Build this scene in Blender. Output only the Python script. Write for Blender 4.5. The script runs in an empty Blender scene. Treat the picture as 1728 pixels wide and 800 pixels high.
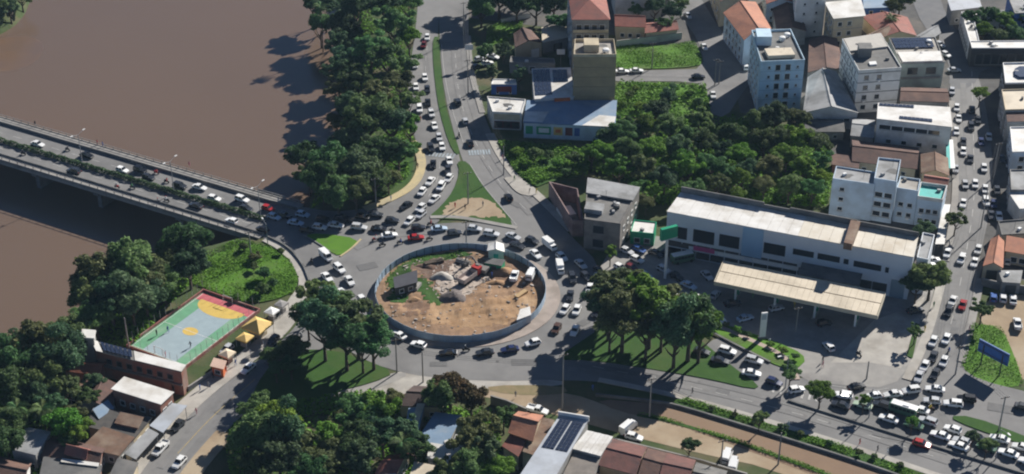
import bpy, bmesh, math, random
import numpy as np
from mathutils import Vector, Matrix

random.seed(7); np.random.seed(7)
scene = bpy.context.scene
COL = scene.collection

# ------------------------------------------------------------------ camera
CAM_H, PITCH, FPX = 215.0, math.radians(31.0), 2650.0
CAM_Y = -CAM_H / math.tan(PITCH)
cam_d = bpy.data.cameras.new("camera"); cam = bpy.data.objects.new("camera", cam_d)
COL.objects.link(cam); scene.camera = cam
cam.location = (0, CAM_Y, CAM_H)
cam.rotation_euler = (math.pi / 2 - PITCH, 0, 0)
cam_d.sensor_width = 36.0; cam_d.lens = FPX / 1728 * 36.0
cam_d.clip_start = 1.0; cam_d.clip_end = 6000.0

# ------------------------------------------------------------------ sky and sun
SUN_EL, SUN_AZ = math.radians(30), math.radians(39)       # azimuth from +Y towards +X
world = bpy.data.worlds.new("World"); scene.world = world; world.use_nodes = True
nt = world.node_tree; nt.nodes.clear()
sky = nt.nodes.new("ShaderNodeTexSky"); sky.sky_type = 'NISHITA'; sky.sun_disc = False
sky.sun_elevation = SUN_EL; sky.sun_rotation = SUN_AZ
sky.air_density = 0.45; sky.dust_density = 0.0; sky.ozone_density = 3.0; sky.altitude = 300
bg = nt.nodes.new("ShaderNodeBackground"); bg.inputs[1].default_value = 0.062
wo = nt.nodes.new("ShaderNodeOutputWorld")
nt.links.new(sky.outputs[0], bg.inputs[0]); nt.links.new(bg.outputs[0], wo.inputs[0])
sun_d = bpy.data.lights.new("sun", 'SUN'); sun_d.energy = 5.0; sun_d.angle = math.radians(0.5)
sun_d.color = (1.0, 0.955, 0.89)
sun = bpy.data.objects.new("sun", sun_d); COL.objects.link(sun)
SUN_DIR = Vector((math.sin(SUN_AZ) * math.cos(SUN_EL), math.cos(SUN_AZ) * math.cos(SUN_EL), math.sin(SUN_EL)))
sun.rotation_euler = (-SUN_DIR).to_track_quat('-Z', 'Y').to_euler()
vs = scene.view_settings
vs.view_transform = 'Standard'; vs.look = 'None'; vs.gamma = 1.0; vs.use_curve_mapping = False
vs.exposure = 0.75
scene.render.engine = 'CYCLES'
scene.cycles.max_bounces = 6; scene.cycles.diffuse_bounces = 3; scene.cycles.glossy_bounces = 2
scene.cycles.transmission_bounces = 3; scene.cycles.transparent_max_bounces = 4
scene.cycles.filter_width = 2.1

# ------------------------------------------------------------------ survey helpers
CP, SP = math.cos(PITCH), math.sin(PITCH)
def at(px, py, z=0.0):
    """survey point of the aerial photograph -> metres on the level z"""
    u = (px - 864) / FPX; w = (py - 400) / FPX
    dx, dy, dz = u, CP - w * SP, -SP - w * CP
    t = (z - CAM_H) / dz
    return Vector((dx * t, CAM_Y + dy * t, z))
def ats(pts, z=0.0): return [at(p[0], p[1], z) for p in pts]

def chaikin(pts, n=2, closed=True):
    P = [Vector(p) for p in pts]
    for _ in range(n):
        Q = []
        m = len(P)
        rng = range(m) if closed else range(m - 1)
        if not closed: Q.append(P[0])
        for i in rng:
            a, b = P[i], P[(i + 1) % m]
            Q += [a * .75 + b * .25, a * .25 + b * .75]
        if not closed: Q.append(P[-1])
        P = Q
    return P

# ------------------------------------------------------------------ materials
MATS = {}
def mat(name, c1, c2=None, scale=0.4, rough=0.9, bump=0.0, bscale=3.0, c3=None, s3=0.05, spec=0.3, metal=0.0,
        obj_rand=0.0, stretch=None, island=0.0, trans=0.0, contrast=0.35, objcol=False):
    if name in MATS: return MATS[name]
    m = bpy.data.materials.new(name); m.use_nodes = True; MATS[name] = m
    n = m.node_tree.nodes; L = m.node_tree.links; n.clear()
    out = n.new("ShaderNodeOutputMaterial"); b = n.new("ShaderNodeBsdfPrincipled")
    b.inputs["Roughness"].default_value = rough; b.inputs["Metallic"].default_value = metal
    b.inputs["Specular IOR Level"].default_value = spec
    geo = n.new("ShaderNodeNewGeometry")
    pos = geo.outputs["Position"]
    if stretch:
        mp = n.new("ShaderNodeMapping"); mp.inputs["Scale"].default_value = stretch[:3]
        if len(stretch) > 3: mp.inputs["Rotation"].default_value = (0, 0, stretch[3])
        L.new(pos, mp.inputs["Vector"]); pos = mp.outputs["Vector"]
    def noise(s, d=5):
        t = n.new("ShaderNodeTexNoise"); t.inputs["Scale"].default_value = s; t.inputs["Detail"].default_value = d
        t.inputs["Roughness"].default_value = 0.62
        L.new(pos, t.inputs["Vector"]); return t.outputs["Fac"]
    def ramp(v, lo, hi):
        r = n.new("ShaderNodeMapRange"); r.inputs["From Min"].default_value = lo; r.inputs["From Max"].default_value = hi
        L.new(v, r.inputs["Value"]); return r.outputs["Result"]
    def mix(f, a, c, mode='MIX'):
        x = n.new("ShaderNodeMix"); x.data_type = 'RGBA'; x.blend_type = mode
        if isinstance(f, float): x.inputs["Factor"].default_value = f
        else: L.new(f, x.inputs["Factor"])
        for s, v in ((6, a), (7, c)):
            if isinstance(v, tuple): x.inputs[s].default_value = (*v, 1)
            else: L.new(v, x.inputs[s])
        return x.outputs[2]
    base = c1
    if objcol:
        oi = n.new("ShaderNodeObjectInfo"); base = oi.outputs["Color"]
    if c2 is not None:
        base = mix(ramp(noise(scale), .5 - contrast / 2, .5 + contrast / 2), base, c2)
    if c3 is not None:
        base = mix(ramp(noise(s3, 6), .47, .66), base, c3)
    if obj_rand:
        oi = n.new("ShaderNodeObjectInfo"); hs = n.new("ShaderNodeHueSaturation")
        a = n.new("ShaderNodeMapRange"); a.inputs["To Min"].default_value = 1 - obj_rand; a.inputs["To Max"].default_value = 1 + obj_rand
        L.new(oi.outputs["Random"], a.inputs["Value"]); L.new(a.outputs[0], hs.inputs["Value"])
        w = n.new("ShaderNodeTexWhiteNoise"); w.noise_dimensions = '1D'; L.new(oi.outputs["Random"], w.inputs["W"])
        a2 = n.new("ShaderNodeMapRange"); a2.inputs["To Min"].default_value = .5 - obj_rand * .11; a2.inputs["To Max"].default_value = .5 + obj_rand * .11
        L.new(w.outputs["Value"], a2.inputs["Value"]); L.new(a2.outputs[0], hs.inputs["Hue"])
        if isinstance(base, tuple): hs.inputs["Color"].default_value = (*base, 1)
        else: L.new(base, hs.inputs["Color"])
        base = hs.outputs[0]
    if island:
        hs = n.new("ShaderNodeHueSaturation")
        a = n.new("ShaderNodeMapRange"); a.inputs["To Min"].default_value = 1 - island; a.inputs["To Max"].default_value = 1 + island
        L.new(geo.outputs["Random Per Island"], a.inputs["Value"]); L.new(a.outputs[0], hs.inputs["Value"])
        if isinstance(base, tuple): hs.inputs["Color"].default_value = (*base, 1)
        else: L.new(base, hs.inputs["Color"])
        base = hs.outputs[0]
    if isinstance(base, tuple): b.inputs["Base Color"].default_value = (*base, 1)
    else: L.new(base, b.inputs["Base Color"])
    if bump:
        bp = n.new("ShaderNodeBump"); bp.inputs["Strength"].default_value = bump; bp.inputs["Distance"].default_value = 0.2
        L.new(noise(bscale, 4), bp.inputs["Height"]); L.new(bp.outputs[0], b.inputs["Normal"])
    sh = b.outputs[0]
    if trans:
        tr = n.new("ShaderNodeBsdfTranslucent")
        if isinstance(base, tuple): tr.inputs[0].default_value = (*base, 1)
        else: L.new(base, tr.inputs[0])
        ms = n.new("ShaderNodeMixShader"); ms.inputs[0].default_value = trans
        L.new(sh, ms.inputs[1]); L.new(tr.outputs[0], ms.inputs[2]); sh = ms.outputs[0]
    L.new(sh, out.inputs[0])
    return m

ASPHALT = mat("asphalt", (.165, .162, .158), (.205, .2, .193), .25, .85, .1, 6, c3=(.13, .128, .126), s3=.045, contrast=.5)
ASPHALT_W = mat("tyre_worn_asphalt", (.135, .132, .13), (.19, .186, .18), .5, .85, .1, 6, c3=(.21, .205, .198), s3=.12, contrast=.6)
ASPHALT_P = mat("asphalt_patch", (.115, .114, .113), (.145, .143, .14), .8, .85, .15, 6)
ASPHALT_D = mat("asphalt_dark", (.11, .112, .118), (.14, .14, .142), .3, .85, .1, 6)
CONC = mat("concrete", (.31, .295, .27), (.24, .23, .215), .35, .9, .1, 4, c3=(.2, .19, .18), s3=.09)
CONC_L = mat("concrete_light", (.42, .395, .35), (.33, .31, .28), .4, .9, .1, 4, c3=(.26, .24, .21), s3=.12)
CONC_D = mat("concrete_dark", (.2, .195, .185), (.14, .138, .132), .5, .9, .15, 3, c3=(.1, .1, .098), s3=.15)
KERB = mat("kerb_stone", (.36, .34, .31), (.25, .24, .22), .8, .9)
YELLOW_PAVE = mat("yellow_pavement", (.52, .42, .22), (.42, .35, .21), .5, .9, c3=(.33, .29, .2), s3=.12)
LINE = mat("road_paint", (.55, .54, .5), (.26, .255, .25), 1.6, .8, contrast=.5)
LINE_Y = mat("road_paint_yellow", (.5, .36, .1), (.24, .2, .13), 1.6, .8, contrast=.5)
LINE_B = mat("road_paint_blue", (.34, .41, .45), (.2, .21, .22), .9, .8, contrast=.5)
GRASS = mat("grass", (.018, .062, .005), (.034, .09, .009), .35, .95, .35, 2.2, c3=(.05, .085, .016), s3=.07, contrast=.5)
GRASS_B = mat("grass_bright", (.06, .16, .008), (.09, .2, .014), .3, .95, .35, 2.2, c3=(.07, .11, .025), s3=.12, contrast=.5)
SCRUB = mat("scrub_ground", (.035, .06, .016), (.06, .085, .026), .3, .95, .4, 1.5, c3=(.11, .095, .05), s3=.07)
DIRT = mat("dirt", (.34, .26, .17), (.27, .2, .13), .3, .95, .25, 2, c3=(.37, .3, .21), s3=.07)
DIRT_RED = mat("dirt_red", (.32, .2, .11), (.25, .15, .085), .25, .95, .3, 2, c3=(.38, .26, .15), s3=.08)
EARTH = mat("earth_brown", (.23, .155, .1), (.2, .135, .09), .2, .95, .2, 2, c3=(.25, .18, .12), s3=.05)
WHITE_ROOF = mat("white_roof_sheet", (.68, .67, .64), (.58, .56, .52), .3, .6, c3=(.44, .41, .36), s3=.16)
CREAM_ROOF = mat("cream_roof_sheet", (.6, .52, .4), (.52, .45, .34), .35, .7, c3=(.42, .36, .27), s3=.13)
CREAM_WHITE = mat("stained_white_sheet", (.62, .58, .5), (.52, .47, .38), .25, .65, c3=(.44, .38, .29), s3=.12)
GREY_ROOF = mat("grey_roof_sheet", (.33, .335, .335), (.26, .262, .262), .4, .8, c3=(.18, .18, .175), s3=.16)
DGREY_ROOF = mat("dark_grey_roof", (.15, .148, .142), (.11, .108, .104), .5, .9, c3=(.2, .19, .175), s3=.15)
PALE_ROOF = mat("pale_blue_roof_sheet", (.42, .45, .49), (.34, .365, .4), .3, .65, c3=(.29, .3, .31), s3=.13)
BLUE_ROOF = mat("blue_roof_sheet", (.2, .29, .4), (.15, .22, .31), .3, .6, c3=(.25, .3, .35), s3=.16)
TARP_BLUE = mat("blue_tarpaulin", (.03, .1, .32), (.02, .07, .24), .7, .5, .3, 2)
BROWN_ROOF = mat("brown_tile_roof", (.13, .075, .06), (.085, .055, .048), .7, .9, .35, 3, c3=(.17, .1, .075), s3=.16)
RED_ROOF = mat("red_tile_roof", (.32, .12, .09), (.24, .09, .07), .7, .85, .3, 3, c3=(.2, .1, .08), s3=.2)
ORANGE_ROOF = mat("orange_tile_roof", (.44, .2, .12), (.37, .16, .1), .6, .85, .3, 3, c3=(.29, .14, .095), s3=.2)
RUST = mat("rusty_sheet", (.2, .12, .08), (.13, .085, .062), .6, .9, c3=(.25, .19, .14), s3=.2)
WALL_WHITE = mat("white_render", (.66, .66, .64), (.58, .575, .55), .4, .85, c3=(.45, .44, .41), s3=.17)
WALL_CREAM = mat("cream_render", (.54, .46, .32), (.47, .4, .28), .4, .85, c3=(.36, .31, .22), s3=.17)
WALL_TAN = mat("tan_render", (.36, .28, .16), (.31, .24, .14), .4, .85, c3=(.25, .2, .125), s3=.14)
WALL_BLUE = mat("light_blue_render", (.5, .66, .76), (.46, .6, .7), .4, .85, c3=(.38, .48, .55), s3=.15)
WALL_PALEBLUE = mat("blue_white_render", (.5, .61, .71), (.44, .54, .63), .35, .85, c3=(.36, .42, .48), s3=.15)
WALL_GREY = mat("grey_render", (.34, .33, .31), (.27, .265, .25), .45, .9, c3=(.2, .195, .185), s3=.16)
WALL_GREEN = mat("pale_green_render", (.4, .47, .41), (.33, .39, .35), .45, .9, c3=(.26, .29, .26), s3=.16)
WALL_STORE = mat("store_cladding", (.58, .62, .65), (.54, .57, .6), .3, .6)
WALL_DIM = mat("stained_grey_render", (.23, .21, .19), (.17, .158, .145), .45, .9, c3=(.12, .112, .105), s3=.2)
BRICK = mat("raw_brick", (.28, .12, .08), (.21, .1, .075), .7, .95, .2, 4, c3=(.24, .19, .16), s3=.2)
MAROON = mat("maroon_paint", (.16, .03, .04), (.12, .025, .03), .6, .7)
MAGENTA = mat("magenta_paint", (.45, .06, .2), (.38, .05, .17), .6, .6)
TEAL = mat("teal_paint", (.05, .42, .38), (.05, .34, .31), .6, .6)
GREEN_SIGN = mat("green_sign_paint", (.01, .3, .15), (.01, .26, .13), .6, .4)
ORANGE_P = mat("orange_paint", (.6, .14, .04), (.5, .12, .04), .5, .6)
YELLOW_P = mat("yellow_canvas", (.68, .47, .15), (.58, .4, .14), .5, .7)
WHITE_P = mat("white_paint", (.75, .75, .73), (.67, .67, .65), .6, .5)
BLUE_P = mat("blue_paint", (.04, .13, .4), (.035, .1, .32), .5, .5)
RED_P = mat("red_paint", (.42, .03, .025), (.36, .03, .025), .6, .5)
HOARD = mat("hoarding_sheet", (.32, .43, .54), (.27, .37, .47), .5, .55, c3=(.26, .32, .38), s3=.3)
GLASS = mat("window_glass", (.025, .03, .036), None, rough=.12, spec=.6)
GLASS_CAR = mat("car_glass", (.02, .023, .026), None, rough=.08, spec=.6)
CARPAINT = mat("car_paint", (.8, .8, .8), None, rough=.25, spec=.5, objcol=True)
CLOTH = mat("clothing", (.3, .3, .3), None, rough=.9, objcol=True)
RUBBER = mat("tyre_rubber", (.02, .02, .02), (.03, .03, .03), 2, .9)
LAMP_W = mat("head_lamp_glass", (.7, .7, .68), None, rough=.15, spec=.6)
LAMP_R = mat("tail_lamp_plastic", (.35, .02, .015), None, rough=.2, spec=.6)
DARKMETAL = mat("dark_metal", (.05, .05, .052), (.07, .07, .07), 1, .6)
STEEL = mat("grey_steel", (.32, .32, .32), (.24, .24, .24), 1, .5)
SOLAR = mat("solar_cell", (.018, .026, .05), (.024, .033, .06), 1.2, .25, spec=.5)
BARK = mat("bark", (.1, .075, .055), (.07, .055, .042), 1.5, .95, .5, 4)
LEAF = mat("leaf_green", (.075, .145, .045), (.11, .18, .058), .25, .75, trans=.4, obj_rand=.4, island=.4, spec=.25)
LEAF_D = mat("leaf_dark_green", (.058, .115, .054), (.08, .14, .06), .25, .75, trans=.38, obj_rand=.35, island=.4, spec=.25)
LEAF_B = mat("leaf_bright_green", (.095, .2, .02), (.125, .23, .028), .25, .75, trans=.34, obj_rand=.25, island=.4, spec=.25)
LEAF_O = mat("leaf_olive", (.12, .145, .05), (.09, .12, .045), .25, .75, trans=.38, obj_rand=.3, island=.4, spec=.25)
LEAF_R = mat("leaf_russet", (.095, .055, .022), (.06, .055, .02), .3, .8, trans=.2, island=.4, spec=.2)
WEED = mat("weed_leaf", (.085, .2, .012), (.115, .235, .02), .12, .8, trans=.22, island=.35, spec=.2)
SKIN = mat("skin_brown", (.24, .13, .085), None, rough=.6)
WATERM = bpy.data.materials.new("river_water"); WATERM.use_nodes = True
def _water():
    n = WATERM.node_tree.nodes; L = WATERM.node_tree.links; b = n["Principled BSDF"]
    b.inputs["Roughness"].default_value = .22; b.inputs["IOR"].default_value = 1.33
    geo = n.new("ShaderNodeNewGeometry")
    t = n.new("ShaderNodeTexNoise"); t.inputs["Scale"].default_value = .02; t.inputs["Detail"].default_value = 7
    r = n.new("ShaderNodeMix"); r.data_type = 'RGBA'
    r.inputs[6].default_value = (.128, .09, .066, 1); r.inputs[7].default_value = (.148, .101, .07, 1)
    L.new(geo.outputs["Position"], t.inputs["Vector"]); L.new(t.outputs["Fac"], r.inputs["Factor"])
    L.new(r.outputs[2], b.inputs["Base Color"])
    t2 = n.new("ShaderNodeTexNoise"); t2.inputs["Scale"].default_value = .55; t2.inputs["Detail"].default_value = 4
    L.new(geo.outputs["Position"], t2.inputs["Vector"])
    bp = n.new("ShaderNodeBump"); bp.inputs["Strength"].default_value = .12; bp.inputs["Distance"].default_value = .3
    L.new(t2.outputs["Fac"], bp.inputs["Height"]); L.new(bp.outputs[0], b.inputs["Normal"])
_water()

# ------------------------------------------------------------------ mesh helpers
class MB:
    def __init__(s): s.v = []; s.f = []
    def quad(s, *p):
        i = len(s.v); s.v += [tuple(q) for q in p]; s.f.append(tuple(range(i, i + len(p)))); return s
    def prism(s, poly, z0, z1, top=True, bottom=False):
        """vertical prism over a convex or concave polygon; z1 may be one level per corner"""
        m = len(poly); i = len(s.v)
        if sum(poly[k][0] * poly[(k + 1) % m][1] - poly[(k + 1) % m][0] * poly[k][1] for k in range(m)) < 0:
            poly = poly[::-1]
            if not isinstance(z1, (int, float)): z1 = z1[::-1]
        zz = [z1] * m if isinstance(z1, (int, float)) else z1
        s.v += [(p[0], p[1], z0) for p in poly] + [(p[0], p[1], zz[k]) for k, p in enumerate(poly)]
        for k in range(m):
            a, b = i + k, i + (k + 1) % m
            s.f.append((a, b, b + m, a + m))
        if top: s.f.append(tuple(range(i + m, i + 2 * m)))
        if bottom: s.f.append(tuple(range(i + m - 1, i - 1, -1)))
        return s
    def box(s, c, size, rz=0.0, ax=None):
        """box centred at c with sizes along its own axes; ax = (u, v, w) unit vectors or a turn about z"""
        if ax is None:
            ca, sa = math.cos(rz), math.sin(rz)
            ax = (Vector((ca, sa, 0)), Vector((-sa, ca, 0)), Vector((0, 0, 1)))
        c = Vector(c); h = [a * (d / 2) for a, d in zip(ax, size)]
        i = len(s.v)
        for z in (-1, 1):
            for y in (-1, 1):
                for x in (-1, 1):
                    s.v.append(tuple(c + h[0] * x + h[1] * y + h[2] * z))
        s.f += [tuple(i + k for k in q) for q in ((0, 2, 3, 1), (4, 5, 7, 6), (0, 1, 5, 4), (2, 6, 7, 3), (0, 4, 6, 2), (1, 3, 7, 5))]
        return s
    def tube(s, a, b, r0, r1=None, n=6, caps=True):
        a, b = Vector(a), Vector(b); r1 = r0 if r1 is None else r1
        d = (b - a).normalized(); u = d.cross(Vector((0, 0, 1)) if abs(d.z) < .9 else Vector((1, 0, 0))).normalized(); w = d.cross(u)
        i = len(s.v)
        for p, r in ((a, r0), (b, r1)):
            for k in range(n):
                t = 2 * math.pi * k / n
                s.v.append(tuple(p + (u * math.cos(t) + w * math.sin(t)) * r))
        for k in range(n):
            s.f.append((i + k, i + (k + 1) % n, i + n + (k + 1) % n, i + n + k))
        if caps:
            s.f.append(tuple(range(i + n - 1, i - 1, -1))); s.f.append(tuple(range(i + n, i + 2 * n)))
        return s
    def lathe(s, c, prof, n=12):
        c = Vector(c); i = len(s.v)
        for r, z in prof:
            for k in range(n):
                t = 2 * math.pi * k / n
                s.v.append((c.x + r * math.cos(t), c.y + r * math.sin(t), c.z + z))
        for j in range(len(prof) - 1):
            for k in range(n):
                a = i + j * n + k; b = i + j * n + (k + 1) % n
                s.f.append((a, b, b + n, a + n))
        s.f.append(tuple(range(i + n - 1, i - 1, -1))); s.f.append(tuple(range(i + (len(prof) - 1) * n, i + len(prof) * n)))
        return s
    def mesh(s, name, o=(0, 0, 0), smooth=False, tri=False):
        me = bpy.data.meshes.new(name)
        me.from_pydata([(x - o[0], y - o[1], z - o[2]) for x, y, z in s.v], [], s.f)
        if tri or any(len(f) > 4 for f in s.f):
            bm = bmesh.new(); bm.from_mesh(me)
            bmesh.ops.triangulate(bm, faces=[f for f in bm.faces if len(f.verts) > 4]); bm.to_mesh(me); bm.free()
        if smooth: me.polygons.foreach_set("use_smooth", [True] * len(me.polygons))
        return me

def link(name, data, m=None, parent=None, loc=(0, 0, 0)):
    o = bpy.data.objects.new(name, data); COL.objects.link(o)
    if m is not None and data is not None and not data.materials: data.materials.append(m)
    o.location = loc
    if parent: o.parent = parent
    return o
def tag(o, label, cat, group=None):
    o["label"] = label; o["category"] = cat
    if group: o["group"] = group
    return o
def thing(name, label, cat, loc=(0, 0, 0), rz=0.0, group=None):
    o = link(name, None, loc=loc); o.rotation_euler.z = rz; o.empty_display_size = .5
    return tag(o, label, cat, group)
def part(name, mb, m, parent, smooth=False):
    """mb is in world metres; the thing's Empty has no turn"""
    p = parent
    while p.parent: p = p.parent
    org = Vector(p.location)
    o = link(name, mb.mesh(name, org, smooth), m, parent)
    return o
def struct(name, mb, m, parent=None, kind="structure"):
    o = link(name, mb.mesh(name), m, parent)
    if parent is None: o["kind"] = kind
    return o
def copy_tree(src, parent=None):
    c = src.copy(); COL.objects.link(c)
    if parent is not None: c.parent = parent; c.matrix_parent_inverse = src.matrix_parent_inverse
    for ch in list(src.children): copy_tree(ch, c)
    return c
LAYER = {}
def sheet(name, px, z, m, smooth=0, thick=0.0, kind="structure", world=False):
    pts = [Vector((p[0], p[1], 0)) for p in px] if world else ats(px, z)
    if smooth: pts = chaikin(pts, smooth)
    k = LAYER[z] = LAYER.get(z, 0) + 1
    zz = z + .004 * k
    mb = MB()
    if thick: mb.prism(pts, zz - thick, zz)
    else:
        if sum(pts[i].x * pts[(i + 1) % len(pts)].y - pts[(i + 1) % len(pts)].x * pts[i].y for i in range(len(pts))) < 0: pts = pts[::-1]
        mb.quad(*[(p.x, p.y, zz) for p in pts])
    return struct(name, mb, m, kind=kind)
def ribbon(name, px, width, z, m, thick=0.0, smooth=2, kind="structure", parent=None, h0=None, world=False):
    """a strip of constant width along a surveyed line"""
    P = [Vector(p) for p in px] if world else ats(px, z)
    if smooth: P = chaikin(P, smooth, closed=False)
    Lf, Rt = [], []
    for i, p in enumerate(P):
        d = (P[min(i + 1, len(P) - 1)] - P[max(i - 1, 0)]); d.z = 0; d.normalize(); nrm = Vector((-d.y, d.x, 0))
        Lf.append(p + nrm * width / 2); Rt.append(p - nrm * width / 2)
    mb = MB()
    z0 = z - thick if h0 is None else h0
    for i in range(len(P) - 1):
        a, b, c, d = Rt[i], Rt[i + 1], Lf[i + 1], Lf[i]
        mb.quad((a.x, a.y, z), (b.x, b.y, z), (c.x, c.y, z), (d.x, d.y, z))
        if thick or h0 is not None:
            mb.quad((b.x, b.y, z), (a.x, a.y, z), (a.x, a.y, z0), (b.x, b.y, z0))
            mb.quad((d.x, d.y, z), (c.x, c.y, z), (c.x, c.y, z0), (d.x, d.y, z0))
    if thick or h0 is not None:
        for a, b in ((Rt[0], Lf[0]), (Lf[-1], Rt[-1])):
            mb.quad((a.x, a.y, z), (b.x, b.y, z), (b.x, b.y, z0), (a.x, a.y, z0))
    o = link(name, mb.mesh(name), m, parent)
    if parent is None and kind: o["kind"] = kind
    return o
def ragged(px, amp=.5, step=.9, seed=1):
    """world outline of a worn patch: the surveyed polygon with a broken edge"""
    P = ats(px); rs = random.Random(seed); out = []
    for i, a in enumerate(P):
        b = P[(i + 1) % len(P)]; k = max(1, int((b - a).length / step))
        for j in range(k):
            p = a.lerp(b, j / k); out.append((p.x + rs.uniform(-amp, amp), p.y + rs.uniform(-amp, amp)))
    return out
def inside(p, poly):
    c = False; m = len(poly); j = m - 1
    for i in range(m):
        a, b = poly[i], poly[j]
        if (a[1] > p[1]) != (b[1] > p[1]) and p[0] < (b[0] - a[0]) * (p[1] - a[1]) / (b[1] - a[1]) + a[0]: c = not c
        j = i
    return c
# ------------------------------------------------------------------ terrain and river
WZ = -7.0
river_px = [(60, -8), (38, 38), (0, 62), (-60, 85), (-420, 140), (-620, 900), (-200, 760), (-60, 700), (20, 640), (75, 600), (125, 555),
            (165, 500), (255, 455), (345, 430), (425, 410), (480, 392), (515, 362), (520, 330), (535, 300), (555, 265), (575, 225), (592, 190),
            (590, 120), (580, 60), (560, 10), (545, -60), (540, -400), (160, -400)]
RIV = np.array([(p.x, p.y) for p in chaikin(ats(river_px, WZ), 1)])
def river_sd(X, Y):
    """signed metres to the water's edge, positive on land"""
    X = np.asarray(X, float); Y = np.asarray(Y, float)
    A = RIV; B = np.roll(RIV, -1, 0)
    best = np.full(X.shape, 1e9); ins = np.zeros(X.shape, bool)
    for a, b in zip(A, B):
        ab = b - a; t = np.clip(((X - a[0]) * ab[0] + (Y - a[1]) * ab[1]) / (ab @ ab + 1e-9), 0, 1)
        best = np.minimum(best, np.hypot(X - a[0] - t * ab[0], Y - a[1] - t * ab[1]))
        if b[1] != a[1]:
            cr = ((a[1] > Y) != (b[1] > Y)) & (X < (b[0] - a[0]) * (Y - a[1]) / (b[1] - a[1]) + a[0])
            ins ^= cr
    return np.where(ins, -best, best)
def ground_z(X, Y):
    d = river_sd(X, Y)
    t = np.clip((d + 1.0) / 9.0, 0, 1); t = t * t * (3 - 2 * t)
    return -7.9 + 7.9 * t - .6 * np.clip(-d / 20, 0, 1)
xs = np.concatenate([np.linspace(-1600, -320, 9)[:-1], np.arange(-320, 250, 2.0), np.linspace(250, 1600, 9)])
ys = np.concatenate([np.linspace(-1000, -150, 6)[:-1], np.arange(-150, 250, 2.0), np.linspace(250, 2600, 12)])
XX, YY = np.meshgrid(xs, ys)
ZZ = ground_z(XX, YY)
nx, ny = len(xs), len(ys)
vv = np.stack([XX, YY, ZZ], -1).reshape(-1, 3)
ii = np.arange(nx * ny).reshape(ny, nx)
ff = np.stack([ii[:-1, :-1], ii[:-1, 1:], ii[1:, 1:], ii[1:, :-1]], -1).reshape(-1, 4)
me = bpy.data.meshes.new("ground"); me.from_pydata(vv.tolist(), [], ff.tolist())
me.polygons.foreach_set("use_smooth", [True] * len(me.polygons))
g = link("ground", me, SCRUB); g["kind"] = "structure"
mbw = MB(); mbw.quad((-1500, -900, WZ), (120, -900, WZ), (120, 1500, WZ), (-1500, 1500, WZ))
w = link("river", mbw.mesh("river"), WATERM); w["kind"] = "structure"
def gz(x, y): return float(ground_z(np.array([x]), np.array([y]))[0])
# sandy shoal by the far bank
sheet("shoal", [(-30, 75), (20, 58), (60, 62), (78, 78), (62, 105), (20, 122), (-30, 118)], WZ + .0, mat("wet_sand", (.16, .1, .06), (.125, .088, .07), .06, .3), smooth=2)

ZR = 0.13           # level cars stand on
ZG = 0.24           # raised verges and pavements
# --- lots under everything
sheet("dirt_track", [(640, 632), (720, 640), (820, 645), (960, 662), (1040, 690), (1130, 705), (1240, 738), (1400, 795), (1520, 835), (1440, 850), (1300, 790), (1180, 765),
                     (1060, 735), (980, 712), (900, 690), (820, 668), (720, 662), (600, 672), (520, 700), (500, 690)], .03, DIRT, smooth=1)
sheet("pavement", [(600, 655), (668, 625), (705, 632), (820, 640), (950, 640), (950, 652), (830, 656), (740, 655), (660, 668), (560, 690), (500, 700), (500, 690)], .05, CONC_L, smooth=1)
sheet("canal_bed", [(1000, 672), (1120, 682), (1160, 690), (1300, 732), (1450, 780), (1560, 820), (1700, 870), (1600, 875), (1400, 812), (1240, 752), (1130, 712), (1040, 694)], .05, EARTH, smooth=1)
sheet("dry_verge", [(820, 650), (950, 650), (960, 664), (900, 668), (830, 662)], .05, mat("dry_grass", (.24, .18, .1), (.17, .15, .075), .5, .95, .2, 2), smooth=1)
sheet("yard", [(1660, 505), (1728, 495), (1800, 500), (1800, 640), (1700, 640), (1690, 560), (1650, 545)], .03, DIRT, smooth=1)
sheet("lawn", [(1640, 545), (1690, 552), (1712, 600), (1728, 650), (1690, 655), (1645, 640), (1622, 618), (1632, 580)], .05, GRASS_B, smooth=1)
# town floor in the north-east: paved yards between the houses
sheet("paved_yard", [(780, -60), (1900, -60), (1900, 480), (1655, 470), (1600, 470), (1405, 400), (1402, 215), (1250, 190), (1235, 120), (1040, 60), (790, 30)], .02,
      mat("yard_paving", (.1, .097, .093), (.065, .063, .06), .3, .95, c3=(.14, .125, .108), s3=.08))
# --- carriageways
road = lambda px, s=1, m=ASPHALT: sheet("road", px, .07, m, smooth=s)
C0 = at(777, 484, 2.3); CX, CY = C0.x, C0.y
HR = 21.3
ring = [(CX + 35.5 * math.cos(t), CY + 35.5 * math.sin(t)) for t in np.linspace(0, 2 * math.pi, 72, endpoint=False)]
ROAD0 = sheet("road", ring, .07, ASPHALT, world=True)
road([(440, 345), (500, 347), (560, 358), (620, 352), (680, 328), (708, 300), (714, 265), (700, 235), (690, 190), (688, 150), (694, 100), (700, 60), (706, 0), (706, -60), (742, -60),
      (742, 0), (738, 80), (742, 150), (760, 220), (776, 262), (780, 300), (765, 340), (740, 370), (720, 420), (640, 470), (580, 520), (540, 500), (505, 455), (470, 415), (440, 405)])
road([(738, -60), (792, -60), (790, 60), (795, 120), (815, 190), (838, 245), (870, 300), (915, 345), (960, 395), (1015, 448), (1015, 520), (960, 560), (920, 500), (880, 440), (830, 380),
      (795, 310), (770, 240), (750, 160), (742, 80)])
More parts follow.
